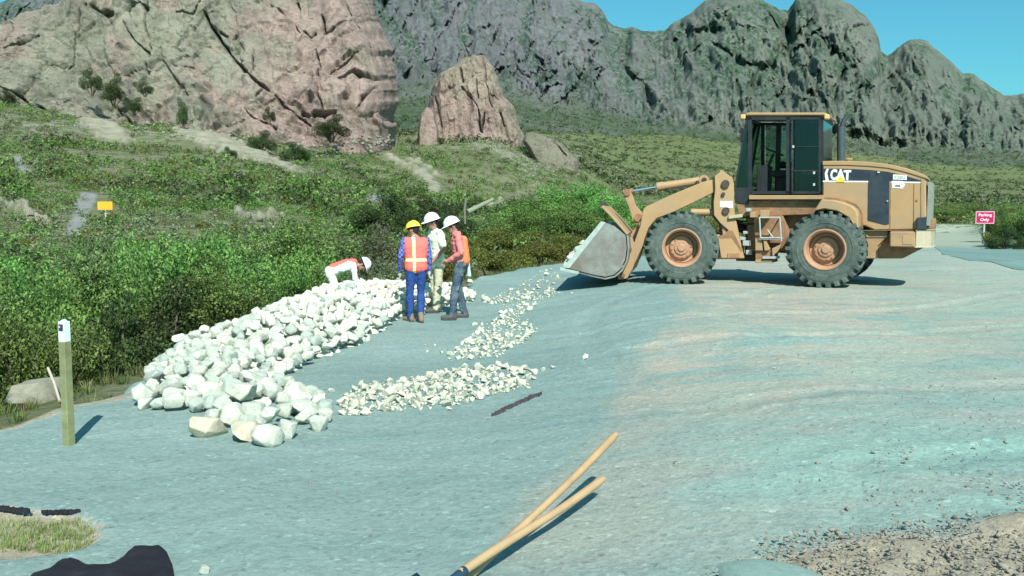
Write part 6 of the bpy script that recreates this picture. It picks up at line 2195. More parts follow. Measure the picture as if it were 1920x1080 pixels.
# 3: white helmet, pink-red shirt, faded jeans, profile to the left
p3 = at_z(863, 596, -0.41)
P3 = stand(0.06)
P3.update(look=(0, 1, -0.75), head=(0, 0.13, 1.575), neck=(0, 0.06, 1.47), el_l=(-0.25, 0.0, 1.14), wr_l=(-0.13, 0.20, 1.0), el_r=(0.24, -0.03, 1.13), wr_r=(0.15, 0.18, 1.0), an_l=(-0.12, 0.14, 0.085), kn_l=(-0.11, 0.10, 0.50), an_r=(0.11, -0.08, 0.085), head_up=(0, 0.42, 1))
t3 = make_person((p3.x, p3.y, ground_at(p3.x, p3.y)), radians(98), 1.045, 'man in white helmet and pinkish red shirt looking down, rightmost of the standing workers', P3,
            dict(trousers=M_denim2, shirt=M_pshirt, boots=M_bootd, helmet=M_hat_w, collar=True))
blob('vest', [((0.12, -0.055, 1.36), 0.06, (0.10, -0.085, 1.0), 0.075), ((-0.12, -0.055, 1.36), 0.06, (-0.10, -0.085, 1.0), 0.075), ((0, -0.07, 1.36), 0.06, (0, -0.10, 1.0), 0.075)], 0.012, M_vest2, t3, 3, 0.006)
blob('rag', [((0.13, -0.13, 0.96), 0.03, (0.14, -0.14, 0.72), 0.04), ((0.10, -0.15, 0.96), 0.03, (0.10, -0.16, 0.74), 0.04)], 0.010, M_towel, t3, 2, 0.008)
# 4: bending over the outer side of the wall, facing right
p4 = at_y(629, 509, 17.9)
P4 = dict(pelvis=(0, -0.10, 0.93), neck=(0, 0.42, 1.10), head=(0, 0.545, 1.055), sh_r=(0.185, 0.355, 1.06), sh_l=(-0.185, 0.355, 1.06), el_r=(0.21, 0.38, 0.80), el_l=(-0.22, 0.40, 0.80), wr_r=(0.16, 0.48, 0.60), wr_l=(-0.16, 0.50, 0.60),
          hip_r=(0.095, -0.10, 0.88), hip_l=(-0.095, -0.10, 0.88), kn_r=(0.12, 0.04, 0.48), kn_l=(-0.12, 0.0, 0.48), an_r=(0.13, -0.06, 0.085), an_l=(-0.13, -0.10, 0.085), look=(0.15, 0.35, -1.0), head_up=(0, 0.95, 0.35), fwd=(0, 0, -1))
zg4 = p4.z - 0.93
make_person((p4.x, p4.y, zg4), radians(-78), 1.0, 'man in white helmet, white shirt and red vest bending down over the stone wall', P4,
            dict(trousers=M_wshirt, shirt=M_wshirt, vest=M_vest, boots=M_boot, helmet=M_hat_w, gloves=True, bands=False, collar=True, shortvest=True))
# ---------------------------------------------------------------- stones
M_stone = stone_mat('white_limestone', (0.38, 0.45, 0.405), (0.66, 0.67, 0.57), (0.35, 0.37, 0.31), 3.0)
M_stonec = stone_mat('cream_limestone', (0.52, 0.49, 0.38), (0.56, 0.53, 0.42), (0.42, 0.34, 0.27), 2.0)
def stone_mesh(name, seed, sub=2, flat=0.75, mat=None):
    rng = random.Random(seed)
    bm = bmesh.new()
    for _ in range(20 if sub > 1 else 10):
        d = Vector((rng.gauss(0, 1), rng.gauss(0, 1), rng.gauss(0, 1))).normalized() * rng.uniform(0.82, 1.12)
        bm.verts.new((d.x, d.y, d.z * flat))
    r_ = bmesh.ops.convex_hull(bm, input=bm.verts)
    bmesh.ops.delete(bm, geom=list({g for g in r_['geom_interior'] + r_['geom_unused'] if isinstance(g, bmesh.types.BMVert)}), context='VERTS')
    bmesh.ops.dissolve_limit(bm, angle_limit=radians(20), verts=bm.verts, edges=bm.edges)
    if sub > 1:
        bmesh.ops.bevel(bm, geom=list(bm.edges), offset=0.065, segments=1, affect='EDGES', clamp_overlap=True)
        bmesh.ops.triangulate(bm, faces=bm.faces)
        bmesh.ops.subdivide_edges(bm, edges=[e for e in bm.edges if e.calc_length() > 0.45], cuts=1)
        for v in bm.verts:
            v.co += v.co.normalized() * 0.05 * mnoise.fractal(v.co * 2.5 + Vector((seed, 0, 0)), 1.0, 2.0, 3)
    bmesh.ops.triangulate(bm, faces=bm.faces)
    bmesh.ops.recalc_face_normals(bm, faces=bm.faces)
    me = bpy.data.meshes.new(name)
    bm.to_mesh(me)
    bm.free()
    if sub > 1:
        me.polygons.foreach_set('use_smooth', np.ones(len(me.polygons), dtype=bool))
        me.set_sharp_from_angle(angle=radians(28))
    sx, sy = rng.uniform(0.85, 1.25), rng.uniform(0.72, 0.95)
    for v in me.vertices:
        v.co.x *= sx
        v.co.y *= sy
    me.materials.append(mat or M_stone)
    return me
ST = [stone_mesh('stone_shape', 300 + k) for k in range(14)]
STL = [stone_mesh('stone_shape', 400 + k, 3) for k in range(4)]
STC = [stone_mesh('stone_shape', 420 + k, 3, 0.7, M_stonec) for k in range(3)]
M_rubble = stone_mat('pale_rubble', (0.54, 0.56, 0.46), (0.72, 0.70, 0.57), (0.44, 0.47, 0.40), 12.0)
STS = [stone_mesh('small_stone_shape', 500 + k, 1, 0.7, M_rubble) for k in range(10)]
STP = [stone_mesh('pebble_shape', 560 + k, 1, 0.7) for k in range(5)]
for m_ in STS:
    m_.polygons.foreach_set('use_smooth', np.zeros(len(m_.polygons), dtype=bool))
# the wall of stones: band along the rim of the graded surface, higher on its outer side
inner_ = [(-3.50, 8.10), (-2.84, 7.85), (-2.55, 7.25), (-2.02, 6.95), (-1.80, 7.28), (-1.58, 7.75), (-1.85, 8.6), (-2.45, 9.6), (-2.50, 10.3), (-2.40, 11.4), (-2.10, 12.8), (-1.88, 14.6), (-1.86, 16.0), (-1.35, 16.9), (-0.75, 18.6), (-0.62, 19.6)]
outer_ = [(-3.58, 8.30), (-3.84, 8.9), (-4.15, 9.9), (-4.18, 11.2), (-3.86, 12.8), (-3.62, 15.0), (-3.42, 16.8), (-2.7, 17.6), (-1.6, 18.9), (-1.05, 20.2)]
wall_poly = np.array(inner_ + outer_[::-1])
def wall_h(x, y):
    """height of the heap above the graded surface"""
    ds = np.full(np.shape(x), 1e9)
    for (a, b) in zip(inner_[:-1], inner_[1:]):
        ex, ey = b[0] - a[0], b[1] - a[1]
        t = np.clip(((x - a[0]) * ex + (y - a[1]) * ey) / (ex * ex + ey * ey), 0, 1)
        ds = np.minimum(ds, np.hypot(x - a[0] - t * ex, y - a[1] - t * ey))
    top = np.interp(y, [7, 8.5, 9.9, 11.2, 12.8, 15, 17, 18.5, 20], [.12, .15, .20, .36, .43, .50, .46, .32, .2])
    return 0.04 + (top - 0.04) * np.clip(ds / 0.85, 0, 1) ** 0.6
rs = np.random.default_rng(42)
cand = []
bx0, by0, bx1, by1 = -4.5, 6.7, -0.4, 20.5
X_ = rs.uniform(bx0, bx1, 30000)
Y_ = rs.uniform(by0, by1, 30000)
sd_ = poly_sd(X_, Y_, wall_poly)
ok_ = sd_ < np.where(Y_ < 8.6, -0.06, -0.13)
X_, Y_, sd_ = X_[ok_], Y_[ok_], sd_[ok_]
H_ = wall_h(X_, Y_)
placed = []
grid_ = {}
for x, y, h, s in zip(X_, Y_, H_, sd_):
    r = rs.uniform(0.070, 0.128)
    if rs.uniform() < 0.12:
        r *= 1.25
    if y < 8.5:
        r *= 1.15
    if y > 15.5:
        r *= 0.88
    ok = True
    gx, gy = int(x / 0.4), int(y / 0.4)
    for i in (-1, 0, 1):
        for j in (-1, 0, 1):
            for (a, b, c) in grid_.get((gx + i, gy + j), ()):
                if (a - x) ** 2 + (b - y) ** 2 < (0.76 * (c + r)) ** 2:
                    ok = False
                    break
            if not ok:
                break
        if not ok:
            break
    if ok:
        grid_.setdefault((gx, gy), []).append((x, y, r))
        placed.append((x, y, h, r))
# one more loose layer thrown on top, sparser
placed2 = []
grid2 = {}
for x, y, h, s in zip(X_[::-1], Y_[::-1], H_[::-1], sd_[::-1]):
    if s > -0.22 or h < 0.16:
        continue
    r = rs.uniform(0.070, 0.115)
    gx, gy = int(x / 0.4), int(y / 0.4)
    if all((a - x) ** 2 + (b - y) ** 2 > (0.98 * (c + r)) ** 2 for i in (-1, 0, 1) for j in (-1, 0, 1) for a, b, c in grid2.get((gx + i, gy + j), ())):
        grid2.setdefault((gx, gy), []).append((x, y, r))
        placed2.append((x, y, h, r))
# distance-ranked: the stones that show largest become objects of their own
allst = [(x, y, h, r, 0) for x, y, h, r in placed] + [(x, y, h + 0.07, r, 1) for x, y, h, r in placed2]
allst = sorted(allst, key=lambda q: -(q[3] / q[1]) * (1.15 if q[4] else 1.0))
def merge_stones(name, items, meshes, mat, **props):
    V, Fc, off = [], [], 0
    cache = []
    for m_ in meshes:
        co = np.zeros(len(m_.vertices) * 3)
        m_.vertices.foreach_get('co', co)
        fa = np.zeros(len(m_.polygons) * 3, dtype=np.int32)
        m_.polygons.foreach_get('vertices', fa)
        cache.append((co.reshape(-1, 3), fa.reshape(-1, 3)))
    rg = np.random.default_rng(9)
    for (x, y, z, r) in items:
        co, fa = cache[rg.integers(len(cache))]
        e = Euler((rg.uniform(-.5, .5), rg.uniform(-.5, .5), rg.uniform(0, 6.28))).to_matrix()
        V.append((co * r) @ np.array(e).T + np.array([x, y, z]))
        Fc.append(fa + off)
        off += len(co)
    me = np_mesh(name, np.concatenate(V), np.concatenate(Fc))
    return link(name, me, mat, **props)
WALL_GROUP = 'white stones of the wall at the edge of the gravel'
rr2 = random.Random(6)
special = {}
def place_stone(name, me, x, y, z, r, label, group, cat='stone', tilt=0.5):
    o = link(name, me)
    o.location = (x, y, z)
    o.scale = (r * rr2.uniform(.92, 1.12), r * rr2.uniform(.92, 1.12), r * rr2.uniform(.92, 1.1))
    o.rotation_euler = (rr2.uniform(-tilt, tilt), rr2.uniform(-tilt, tilt), rr2.uniform(0, 6.28))
    return tag(o, label, cat, group)
# named large stones along the front of the heap
front = [((390, 803), 0.165, STC[0], 'largest cream stone at the front of the wall, leftmost of the big ones'), ((457, 812), 0.150, STC[1], 'pinkish cream stone second in the front row of the wall'),
         ((500, 824), 0.135, STL[0], 'long whitish stone lowest in the front row of the wall'), ((538, 806), 0.12, STL[1], 'angular white stone near the right end of the front row'),
         ((596, 790), 0.115, STL[2], 'rounded pale stone at the right tip of the front row'), ((455, 755), 0.150, STL[3], 'flat grey topped stone in the middle of the front lobe')]
for (u, v), r, me_, lab in front:
    p = at_z(u, v, -0.30)
    z = ground_at(p.x, p.y)
    special[(p.x, p.y)] = r
    zz = z + r * 0.5 + (0.12 if v < 780 else 0)
    place_stone('stone', me_, p.x, p.y, zz, r * 1.05, lab, WALL_GROUP, tilt=0.2)
def wall_label(x, y, h, r):
    sec = 'at the wall end nearest the post' if (y < 9.2 and x < -2.9) else 'in the front lobe of the wall' if y < 9.4 else 'in the middle stretch of the wall' if y < 13 else 'in the far stretch of the wall' if y < 16.5 else 'at the far end of the wall behind the workers'
    pos = 'low down' if h < 0.25 else 'halfway up' if h < 0.45 else 'on the crest'
    return ('large' if r > 0.135 else 'small' if r < 0.10 else 'medium') + ' stone ' + pos + ' ' + sec
rest = []
count = 0
for (x, y, h, r, lay) in allst:
    if any((x - a) ** 2 + (y - b) ** 2 < (0.8 * (r + c)) ** 2 for (a, b), c in special.items()):
        continue
    z = ground_at(x, y) + h - 0.02 + (0.02 * rr2.uniform(-1, 1)) + (r * 0.35 if h < 0.1 else 0)
    if count < 294:
        place_stone('stone', ST[rr2.randrange(14)], x, y, z, r * 1.08, wall_label(x, y, h, r), WALL_GROUP)
        count += 1
    else:
        rest.append((x, y, z, r * 1.08))
# the buried core of the heap
core = []
for x, y, h, s in zip(X_[:1400], Y_[:1400], H_[:1400], sd_[:1400]):
    if h > 0.12 and s < -0.10:
        core.append((x, y, ground_at(x, y) + h * rs.uniform(0.05, 0.55) - 0.10, rs.uniform(0.07, 0.11)))
# outer face of the heap falling to the lower ground
for k in range(260):
    i = rs.integers(3, len(outer_) - 1)
    a, b = outer_[i], outer_[i + 1]
    t = rs.uniform()
    x, y = a[0] + (b[0] - a[0]) * t - rs.uniform(0, .22), a[1] + (b[1] - a[1]) * t + rs.uniform(-.05, .1)
    core.append((x, y, ground_at(x, y) + rs.uniform(-0.3, 0.32), rs.uniform(0.08, 0.13)))
merge_stones('stones', rest + core, ST, M_stone, kind='stuff')

# loose stones spread on the gravel
patches = [
 ([(640, 748), (700, 722), (770, 712), (840, 694), (905, 690), (960, 697), (996, 708), (1000, 722), (950, 736), (900, 748), (850, 756), (790, 758), (730, 766), (660, 775), (640, 772)], 190),
 ([(850, 655), (880, 630), (905, 612), (950, 598), (985, 608), (1004, 625), (990, 642), (950, 658), (925, 670), (880, 668)], 95),
 ([(905, 560), (930, 556), (960, 545), (1000, 538), (1030, 528), (1045, 535), (1040, 556), (1050, 566), (1010, 572), (990, 590), (950, 600), (930, 598), (950, 580), (920, 572)], 85)]
sm = []
for poly, n in patches:
    P2 = np.array(poly, dtype=float)
    k = 0
    tries = 0
    while k < n and tries < 20000:
        tries += 1
        u, v = rs.uniform(P2[:, 0].min(), P2[:, 0].max()), rs.uniform(P2[:, 1].min(), P2[:, 1].max())
        if poly_sd(np.array([u]), np.array([v]), P2)[0] > 2.0:
            continue
        p = at_z(u, v, -0.38)
        r = rs.uniform(0.034, 0.066) * (1.15 if rs.uniform() < 0.2 else 1)
        if any((a - p.x) ** 2 + (b - p.y) ** 2 < (0.85 * (c + r)) ** 2 for a, b, _, c in sm):
            continue
        sm.append((p.x, p.y, 0, r))
        k += 1
for u, v, r in ((622, 735, .035), (650, 745, .04), (676, 720, .04), (1018, 710, .045), (1036, 708, .04), (1098, 698, .045), (910, 560, .10), (990, 738, .03), (798, 640, .03), (816, 641, .03), (800, 652, .035), (828, 655, .035), (890, 603, .05), (905, 604, .05), (925, 600, .05),
                (845, 660, .05), (860, 668, .045), (842, 668, .03), (888, 640, .04), (640, 770, .035), (842, 766, .035), (1072, 570, .03), (870, 685, .05), (895, 688, .05), (935, 689, .05), (1000, 722, .04), (908, 556, .11), (880, 540, .12), (1045, 540, .09), (1035, 562, .08), (1024, 535, .08)):
    p = at_z(u, v, -0.38)
    sm.append((p.x, p.y, 0, r))
more = []
for k, (x, y, _, r) in enumerate(sm[:]):
    z = ground_at(x, y) + r * 0.35
    if k >= 0 and len(more) < 1e9:
        pass
sm = sorted(sm, key=lambda q: -q[3] / q[1])
for k, (x, y, _, r) in enumerate(sm):
    z = ground_at(x, y) + r * 0.40
    if k < 298:
        U_ = 960 + F * x / y
        V_ = 400 + F * (CAMZ - z) / y
        if V_ > 680:
            lab, gp = ('larger' if r > 0.052 else 'small') + ' white stone in the ' + ('left third' if U_ < 760 else 'middle' if U_ < 880 else 'right third') + ' of the nearest rubble streak', 'white rubble in the near streak'
        elif V_ > 594:
            lab, gp = 'small white stone in the middle patch of rubble on the gravel', 'white rubble in the middle patch'
        else:
            lab, gp = 'small white stone in the far patch of rubble left of the bucket', 'white rubble in the far patch'
        place_stone('stone', STS[rr2.randrange(10)], x, y, z, r, lab, gp, tilt=0.8)
    else:
        more.append((x, y, z, r))
for poly, n in patches:
    P2 = np.array(poly, dtype=float)
    k = 0
    while k < n * 3:
        u, v = rs.uniform(P2[:, 0].min() - 12, P2[:, 0].max() + 12), rs.uniform(P2[:, 1].min() - 5, P2[:, 1].max() + 5)
        if poly_sd(np.array([u]), np.array([v]), P2)[0] > 7 * rs.uniform() ** 2:
            continue
        p = at_z(u, v, -0.38)
        r = rs.uniform(0.012, 0.032)
        more.append((p.x, p.y, ground_at(p.x, p.y) + r * 0.4, r))
        k += 1
merge_stones('rubble', more, STS, M_rubble, kind='stuff')

# stones heaped in the bucket
bk = [(1062, 496, -1.1, .12), (1072, 484, -1.15, .13), (1084, 468, -1.1, .12), (1094, 458, -0.7, .12), (1100, 462, -1.0, .10), (1064, 492, -0.9, .10), (1074, 478, -0.8, .12), (1084, 470, -1.0, .09), (1092, 460, -0.6, .10), (1100, 456, -0.9, .08), (1070, 488, -0.4, .12), (1080, 472, -0.2, .12), (1068, 486, -1.18, .10), (1078, 478, -1.05, .09), (1090, 463, -1.1, .08), (1102, 455, -1.05, .07), (1066, 495, -1.2, .07), (1084, 492, -1.0, .10), (1096, 478, -0.9, .11), (1110, 470, -0.9, .10), (1078, 490, -0.6, .12), (1092, 474, -0.5, .13), (1110, 462, -0.4, .12),
      (1082, 486, -0.1, .13), (1100, 466, 0.0, .13), (1120, 460, 0.1, .12), (1084, 484, 0.4, .12), (1102, 466, 0.5, .12), (1086, 482, 0.9, .12), (1106, 464, 1.0, .12), (1130, 470, -0.8, .12), (1140, 465, -0.2, .12), (1140, 465, 0.5, .12), (1120, 488, -1.0, .14), (1125, 488, -0.4, .14), (1125, 488, 0.3, .14), (1125, 488, 0.9, .14), (1145, 490, -0.7, .13), (1150, 490, 0.1, .13)]
for u, v, l, r in bk:
    p = LP + FF.W(u, v, l)
    place_stone('stone', ST[rr2.randrange(14)], p.x, p.y, p.z, r * 0.95, 'whitish stone heaped in the raised loader bucket', 'white stones in the loader bucket', tilt=1.0)

# pebbles pressed into the near ground
pb2 = []
for _ in range(5200):
    u, v = rs.uniform(560, 1980), 400 + 700 * rs.uniform() ** 0.75
    if v < 560:
        continue
    dens = 0.22 + 0.75 * (u > 1180) * (v > 640)
    p = at_z(u, v, -0.02 if u > 1180 else -0.35)
    cl = vnoise(np.array([[p.x * 0.9, p.y * 0.9, 5.0]]), 44)[0]
    if rs.uniform() > dens * (0.5 + 0.9 * cl):
        continue
    if v > 960 and u < 1300 and rs.uniform() < .5:
        continue
    r = 0.0035 + 0.010 * rs.uniform() ** 2.5 * (2.2 if rs.uniform() < 0.06 else 1)
    pb2.append((p.x, p.y, ground_at(p.x, p.y) + r * 0.3, r))
for _ in range(2600):
    k = rs.integers(len(rough_pts))
    u, v = rs.uniform(1290, 2000), rs.uniform(980, 1100)
    p = at_z(u, v, -0.03)
    s_ = poly_sd(np.array([p.x]), np.array([p.y]), rough_poly)[0]
    if s_ > 0.05 * rs.normal():
        continue
    r = 0.003 + 0.012 * rs.uniform() ** 2.5 * (2.2 if rs.uniform() < 0.06 else 1)
    pb2.append((p.x, p.y, ground_at(p.x, p.y) + 0.035 + r * 0.3, r))
M_peb = stone_mat('pebbles', (0.30, 0.29, 0.25), (0.38, 0.38, 0.34), (0.16, 0.16, 0.15), 25.0)
merge_stones('pebbles', pb2, STP, M_peb, kind='stuff')
# rubble scattered down the slopes below the cliff and outcrops
tal = []
for k in range(240):
    u = rs.uniform(250, 742)
    v = np.interp(u, [250, 330, 400, 500, 600, 660, 742], [236, 244, 256, 270, 278, 270, 262]) + rs.normal() * 7
    y = min(hill_hit(u, v, 60), 168.0)
    p = at_y(u, v, y)
    tal.append((p.x, p.y - 1, p.z, rs.uniform(1.5, 5.0) / F * y))
for cu, cv, su, sv, n in ((1010, 302, 55, 24, 420), (640, 262, 60, 14, 160), (930, 275, 60, 14, 140), (880, 262, 80, 8, 80), (80, 215, 110, 22, 160), (1030, 400, 40, 16, 40), (560, 330, 120, 30, 160), (60, 400, 60, 26, 70), (470, 402, 60, 7, 60)):
    for _ in range(n):
        u, v = rs.normal(cu, su * 0.55), rs.normal(cv, sv * 0.55)
        v = max(v, 236)
        y = np.exp(rs.uniform(math.log(40), math.log(300)))
        y = hill_hit(u, v, 30)
        if y > 420:
            continue
        p = at_y(u, v, y)
        r = rs.uniform(1.0, 3.4) / F * y * (1.5 if rs.uniform() < .1 else 1)
        tal.append((p.x, p.y, p.z, r))
merge_stones('scree', tal, ST[:6], M_boulder, kind='stuff')

# ---------------------------------------------------------------- wooden post with cap and label
px_ = at_z(130, 843, -0.40)
gz = ground_at(px_.x, px_.y)
M_post = simple_mat('weathered_treated_wood', (0.225, 0.25, 0.13), 0.9, 0, 0.15, 0.22, 9, 0.3, (0.15, 0.15, 0.085), 0.6, 6)
post_t = thing('wooden_post', 'square greenish wooden post with white topped label standing in the gravel at left', 'post', (px_.x, px_.y, gz), radians(-24))
hpx = at_y(133, 600, px_.y).z - gz
bm = bmesh.new()
add_box(bm, (0, 0, (hpx - 0.17) / 2 - 0.1), (0.066, 0.066, hpx - 0.17 + 0.2))
bm_obj('shaft', bm, M_post, post_t, bevel=0.004)
bm = bmesh.new()
add_box(bm, (0, 0, hpx - 0.090), (0.063, 0.063, 0.160))
add_tube(bm, (0, 0, hpx - 0.01), (0, 0, hpx + 0.004), 0.030, 0.012, 12)
cap = bm_obj('cap', bm, simple_mat('white_plastic_cap', (0.62, 0.74, 0.75), 0.5, var=0.06), post_t, bevel=0.004)
bm = bmesh.new()
add_box(bm, (0.004, -0.0335, hpx - 0.055), (0.044, 0.006, 0.050))
bm_obj('label_square', bm, M_navy, cap)
bm = bmesh.new()
add_box(bm, (-0.008, -0.0370, hpx - 0.050), (0.018, 0.003, 0.016))
bm_obj('label_mark', bm, simple_mat('pink_print', (0.75, 0.35, 0.55), 0.5), cap)
bm = bmesh.new()
add_tube(bm, (-0.014, 0, hpx - 0.002), (-0.014, 0, hpx + 0.014), 0.018, 0.012, 10)
bm_obj('knob', bm, M_navy, cap)

# pale stick by the boulder
bm = bmesh.new()
a_, b_ = at_y(90, 690, 9.7), at_y(112, 752, 9.2)
add_path(bm, [a_, a_.lerp(b_, .5) + Vector((0.01, 0, 0)), b_], 0.014, 8)
tag(bm_obj('stick', bm, simple_mat('bleached_wood', (0.42, 0.40, 0.32), 0.9)), 'short pale stick leaning on the grey boulder behind the post', 'stick')
# pale fallen log and dead trunk on the bank behind the workers
bm = bmesh.new()
yl = 41.0
a_, b_ = at_y(876, 398, yl), at_y(924, 374, yl + 1)
add_tube(bm, a_, b_, 0.13, 0.08, 10)
tag(bm_obj('fallen_log', bm, simple_mat('bleached_log', (0.21, 0.23, 0.16), 0.9, bump=0.3), smooth=False), 'pale thick log slanting up to the right above the pink shirted worker', 'log')
bm = bmesh.new()
add_path(bm, [at_y(872, 420, yl - 1), at_y(871, 392, yl - 1), at_y(874, 372, yl - 1)], 0.05, 8)
add_tube(bm, at_y(872, 380, yl - 1), at_y(880, 368, yl - 1), 0.05, 0.02, 6)
tag(bm_obj('dead_trunk', bm, simple_mat('grey_dead_wood', (0.16, 0.165, 0.125), 0.9)), 'thin upright dead trunk beside the left end of the pale log', 'dead tree')
# cream ridge of rock behind the bright bushes
for (pts, r, lab) in (([(970, 362), (1000, 345), (1020, 338)], 0.5, 'cream rock rib running up to the right behind bright bushes'),):
    pass

# ---------------------------------------------------------------- round wooden tool handles
M_handle = simple_mat('ash_handle_wood', (0.43, 0.30, 0.170), 0.55, 0, 0.35, 0.10, 5)
M_handle2 = simple_mat('older_handle_wood', (0.38, 0.26, 0.145), 0.6, 0, 0.3, 0.14, 6)
def shaft(label, p0, p1, r, mat, name, wob=0.004):
    """a long handle, gently swelling, rounded at its end, with the steel socket of the tool at its foot"""
    d = (p1 - p0)
    L = d.length
    t = thing(name, label, 'tool handle', p0)
    ax = d.normalized()
    bm = bmesh.new()
    n = 26
    rings = []
    m = ax.to_track_quat('Z', 'Y').to_matrix()
    for i in range(n + 1):
        f = i / n
        rr = r * (1 + 0.06 * sin(f * 9) - 0.12 * (1 - f))
        if f > 0.985:
            rr *= 0.8
        c = ax * (L * f) + m @ Vector((wob * sin(f * 7), wob * cos(f * 5), 0))
        rings.append([bm.verts.new(c + m @ Vector((rr * cos(2 * pi * k / 16), rr * sin(2 * pi * k / 16), 0))) for k in range(16)])
    for a, b in zip(rings[:-1], rings[1:]):
        for k in range(16):
            bm.faces.new((a[k], a[(k + 1) % 16], b[(k + 1) % 16], b[k]))
    bm.faces.new(rings[0][::-1])
    bm.faces.new(rings[-1])
    bm_obj('handle', bm, mat, t, True)
    bm = bmesh.new()
    add_tube(bm, -ax * 0.16, ax * 0.035, 0.010, r * 1.12, 16)
    bm_obj('socket', bm, M_blued, t, True)
    return t, ax
M_blued = simple_mat('blue_painted_steel', (0.03, 0.07, 0.11), 0.45, 0.4, 0.5, 0.2, 8)
ga = at_y(862, 1077, 3.78)
ga = Vector((ga.x, ga.y, ga.z))
gb = at_y(1131, 899, 4.98)
z1 = ground_at(gb.x, gb.y)
tA, axA = shaft('long pale wooden handle, lower and nearer of the two crossing on the gravel', ga, gb, 0.0225, M_handle, 'tool_handle')
ha = at_y(962, 1003, 4.22)
hb = at_y(1156, 815, 5.05)
tB, axB = shaft('wooden handle with its free end up in the air, upper of the crossing pair', ha - (hb - ha) * 0.55, hb, 0.0215, M_handle2, 'tool_handle')
# blade of the nearer tool, half out of the frame
def shovel_blade(t, ax, w=0.13, L=0.30):
    m = Matrix((ax.cross(Vector((0, 0, 1))).normalized(), -ax, Vector((0, 0, 1)))).transposed()
    bm = bmesh.new()
    rows = []
    for i in range(9):
        f = i / 8
        ww = w * (1 if f < 0.55 else sqrt(max(0.0, 1 - ((f - 0.55) / 0.47) ** 2)))
        rows.append([bm.verts.new((-ax * (0.14 + L * f)) + m @ Vector((ww * (k / 4 - 1), 0, 0.045 * (abs(k / 4 - 1) ** 2) - 0.012))) for k in range(9)])
    for a, b in zip(rows[:-1], rows[1:]):
        for k in range(8):
            bm.faces.new((a[k], a[k + 1], b[k + 1], b[k]))
    o = bm_obj('blade', bm, M_blued, t, True)
    sm_ = o.modifiers.new('thick', 'SOLIDIFY')
    sm_.thickness = 0.004
shovel_blade(tA, axA)
shovel_blade(tB, axB)

# ---------------------------------------------------------------- dark shapes on the ground
def strip_thing(name, label, cat, pts, w, z, mat, hgt=0.02, seed=1, seg=60):
    """a ragged long piece lying on the ground"""
    P = [at_z(u, v, z) for u, v in pts]
    dense = []
    for a, b in zip(P[:-1], P[1:]):
        for i in range(max(2, seg // (len(P) - 1))):
            dense.append(a.lerp(b, i / max(2, seg // (len(P) - 1))))
    dense.append(P[-1])
    n = len(dense)
    bm = bmesh.new()
    rg = random.Random(seed)
    rows = []
    for i, p in enumerate(dense):
        q = dense[min(i + 1, n - 1)] - dense[max(i - 1, 0)]
        s = Vector((q.y, -q.x, 0)).normalized()
        f = i / (n - 1)
        ww = w * min(1, f * 9 + 0.15, (1 - f) * 9 + 0.15) * (0.7 + 0.5 * mnoise.noise(Vector((i * 0.35, seed, 0))) + 0.15 * rg.random())
        off = s * w * 0.5 * mnoise.noise(Vector((i * 0.22, seed + 5, 0)))
        row = []
        for k in range(5):
            t = k / 4 * 2 - 1
            pos = p + off + s * ww * t
            gz_ = ground_at(pos.x, pos.y)
            zz = gz_ + (hgt * (1 - t * t) * (0.7 + 0.6 * mnoise.noise(Vector((i * 0.6, k, seed)))) if abs(t) < 0.99 else -0.004)
            row.append(bm.verts.new((pos.x, pos.y, zz)))
        rows.append(row)
    for a, b in zip(rows[:-1], rows[1:]):
        for k in range(4):
            bm.faces.new((a[k], a[k + 1], b[k + 1], b[k]))
    bm.faces.new(rows[0])
    bm.faces.new(rows[-1][::-1])
    return tag(bm_obj(name, bm, mat, None, False), label, cat)
M_ragged = simple_mat('ragged_dark', (0.045, 0.04, 0.045), 0.95, var=0.5, scale=30, bump=0.6)
strip_thing('ragged_mark', 'dark ragged bark lying alone in the middle of the gravel', 'mark', [(922, 780), (950, 769), (985, 757), (1016, 745)], 0.05, -0.36, M_ragged, 0.035, 3)  # low dark shape with ragged edges, slightly raised
M_dullblack = simple_mat('dull_black', (0.012, 0.012, 0.018), 0.8, var=0.3)
strip_thing('black_sliver', 'ragged black fabric left of the two along the bare patch', 'sliver', [(-60, 963), (0, 967), (30, 971), (58, 976)], 0.022, -0.36, M_dullblack, 0.03, 5)  # thin near-black shape along the edge of the bare patch
strip_thing('black_sliver', 'short black fabric right end of the bare patch edge', 'sliver', [(78, 977), (105, 974), (125, 973), (152, 973)], 0.018, -0.36, M_dullblack, 0.026, 9)
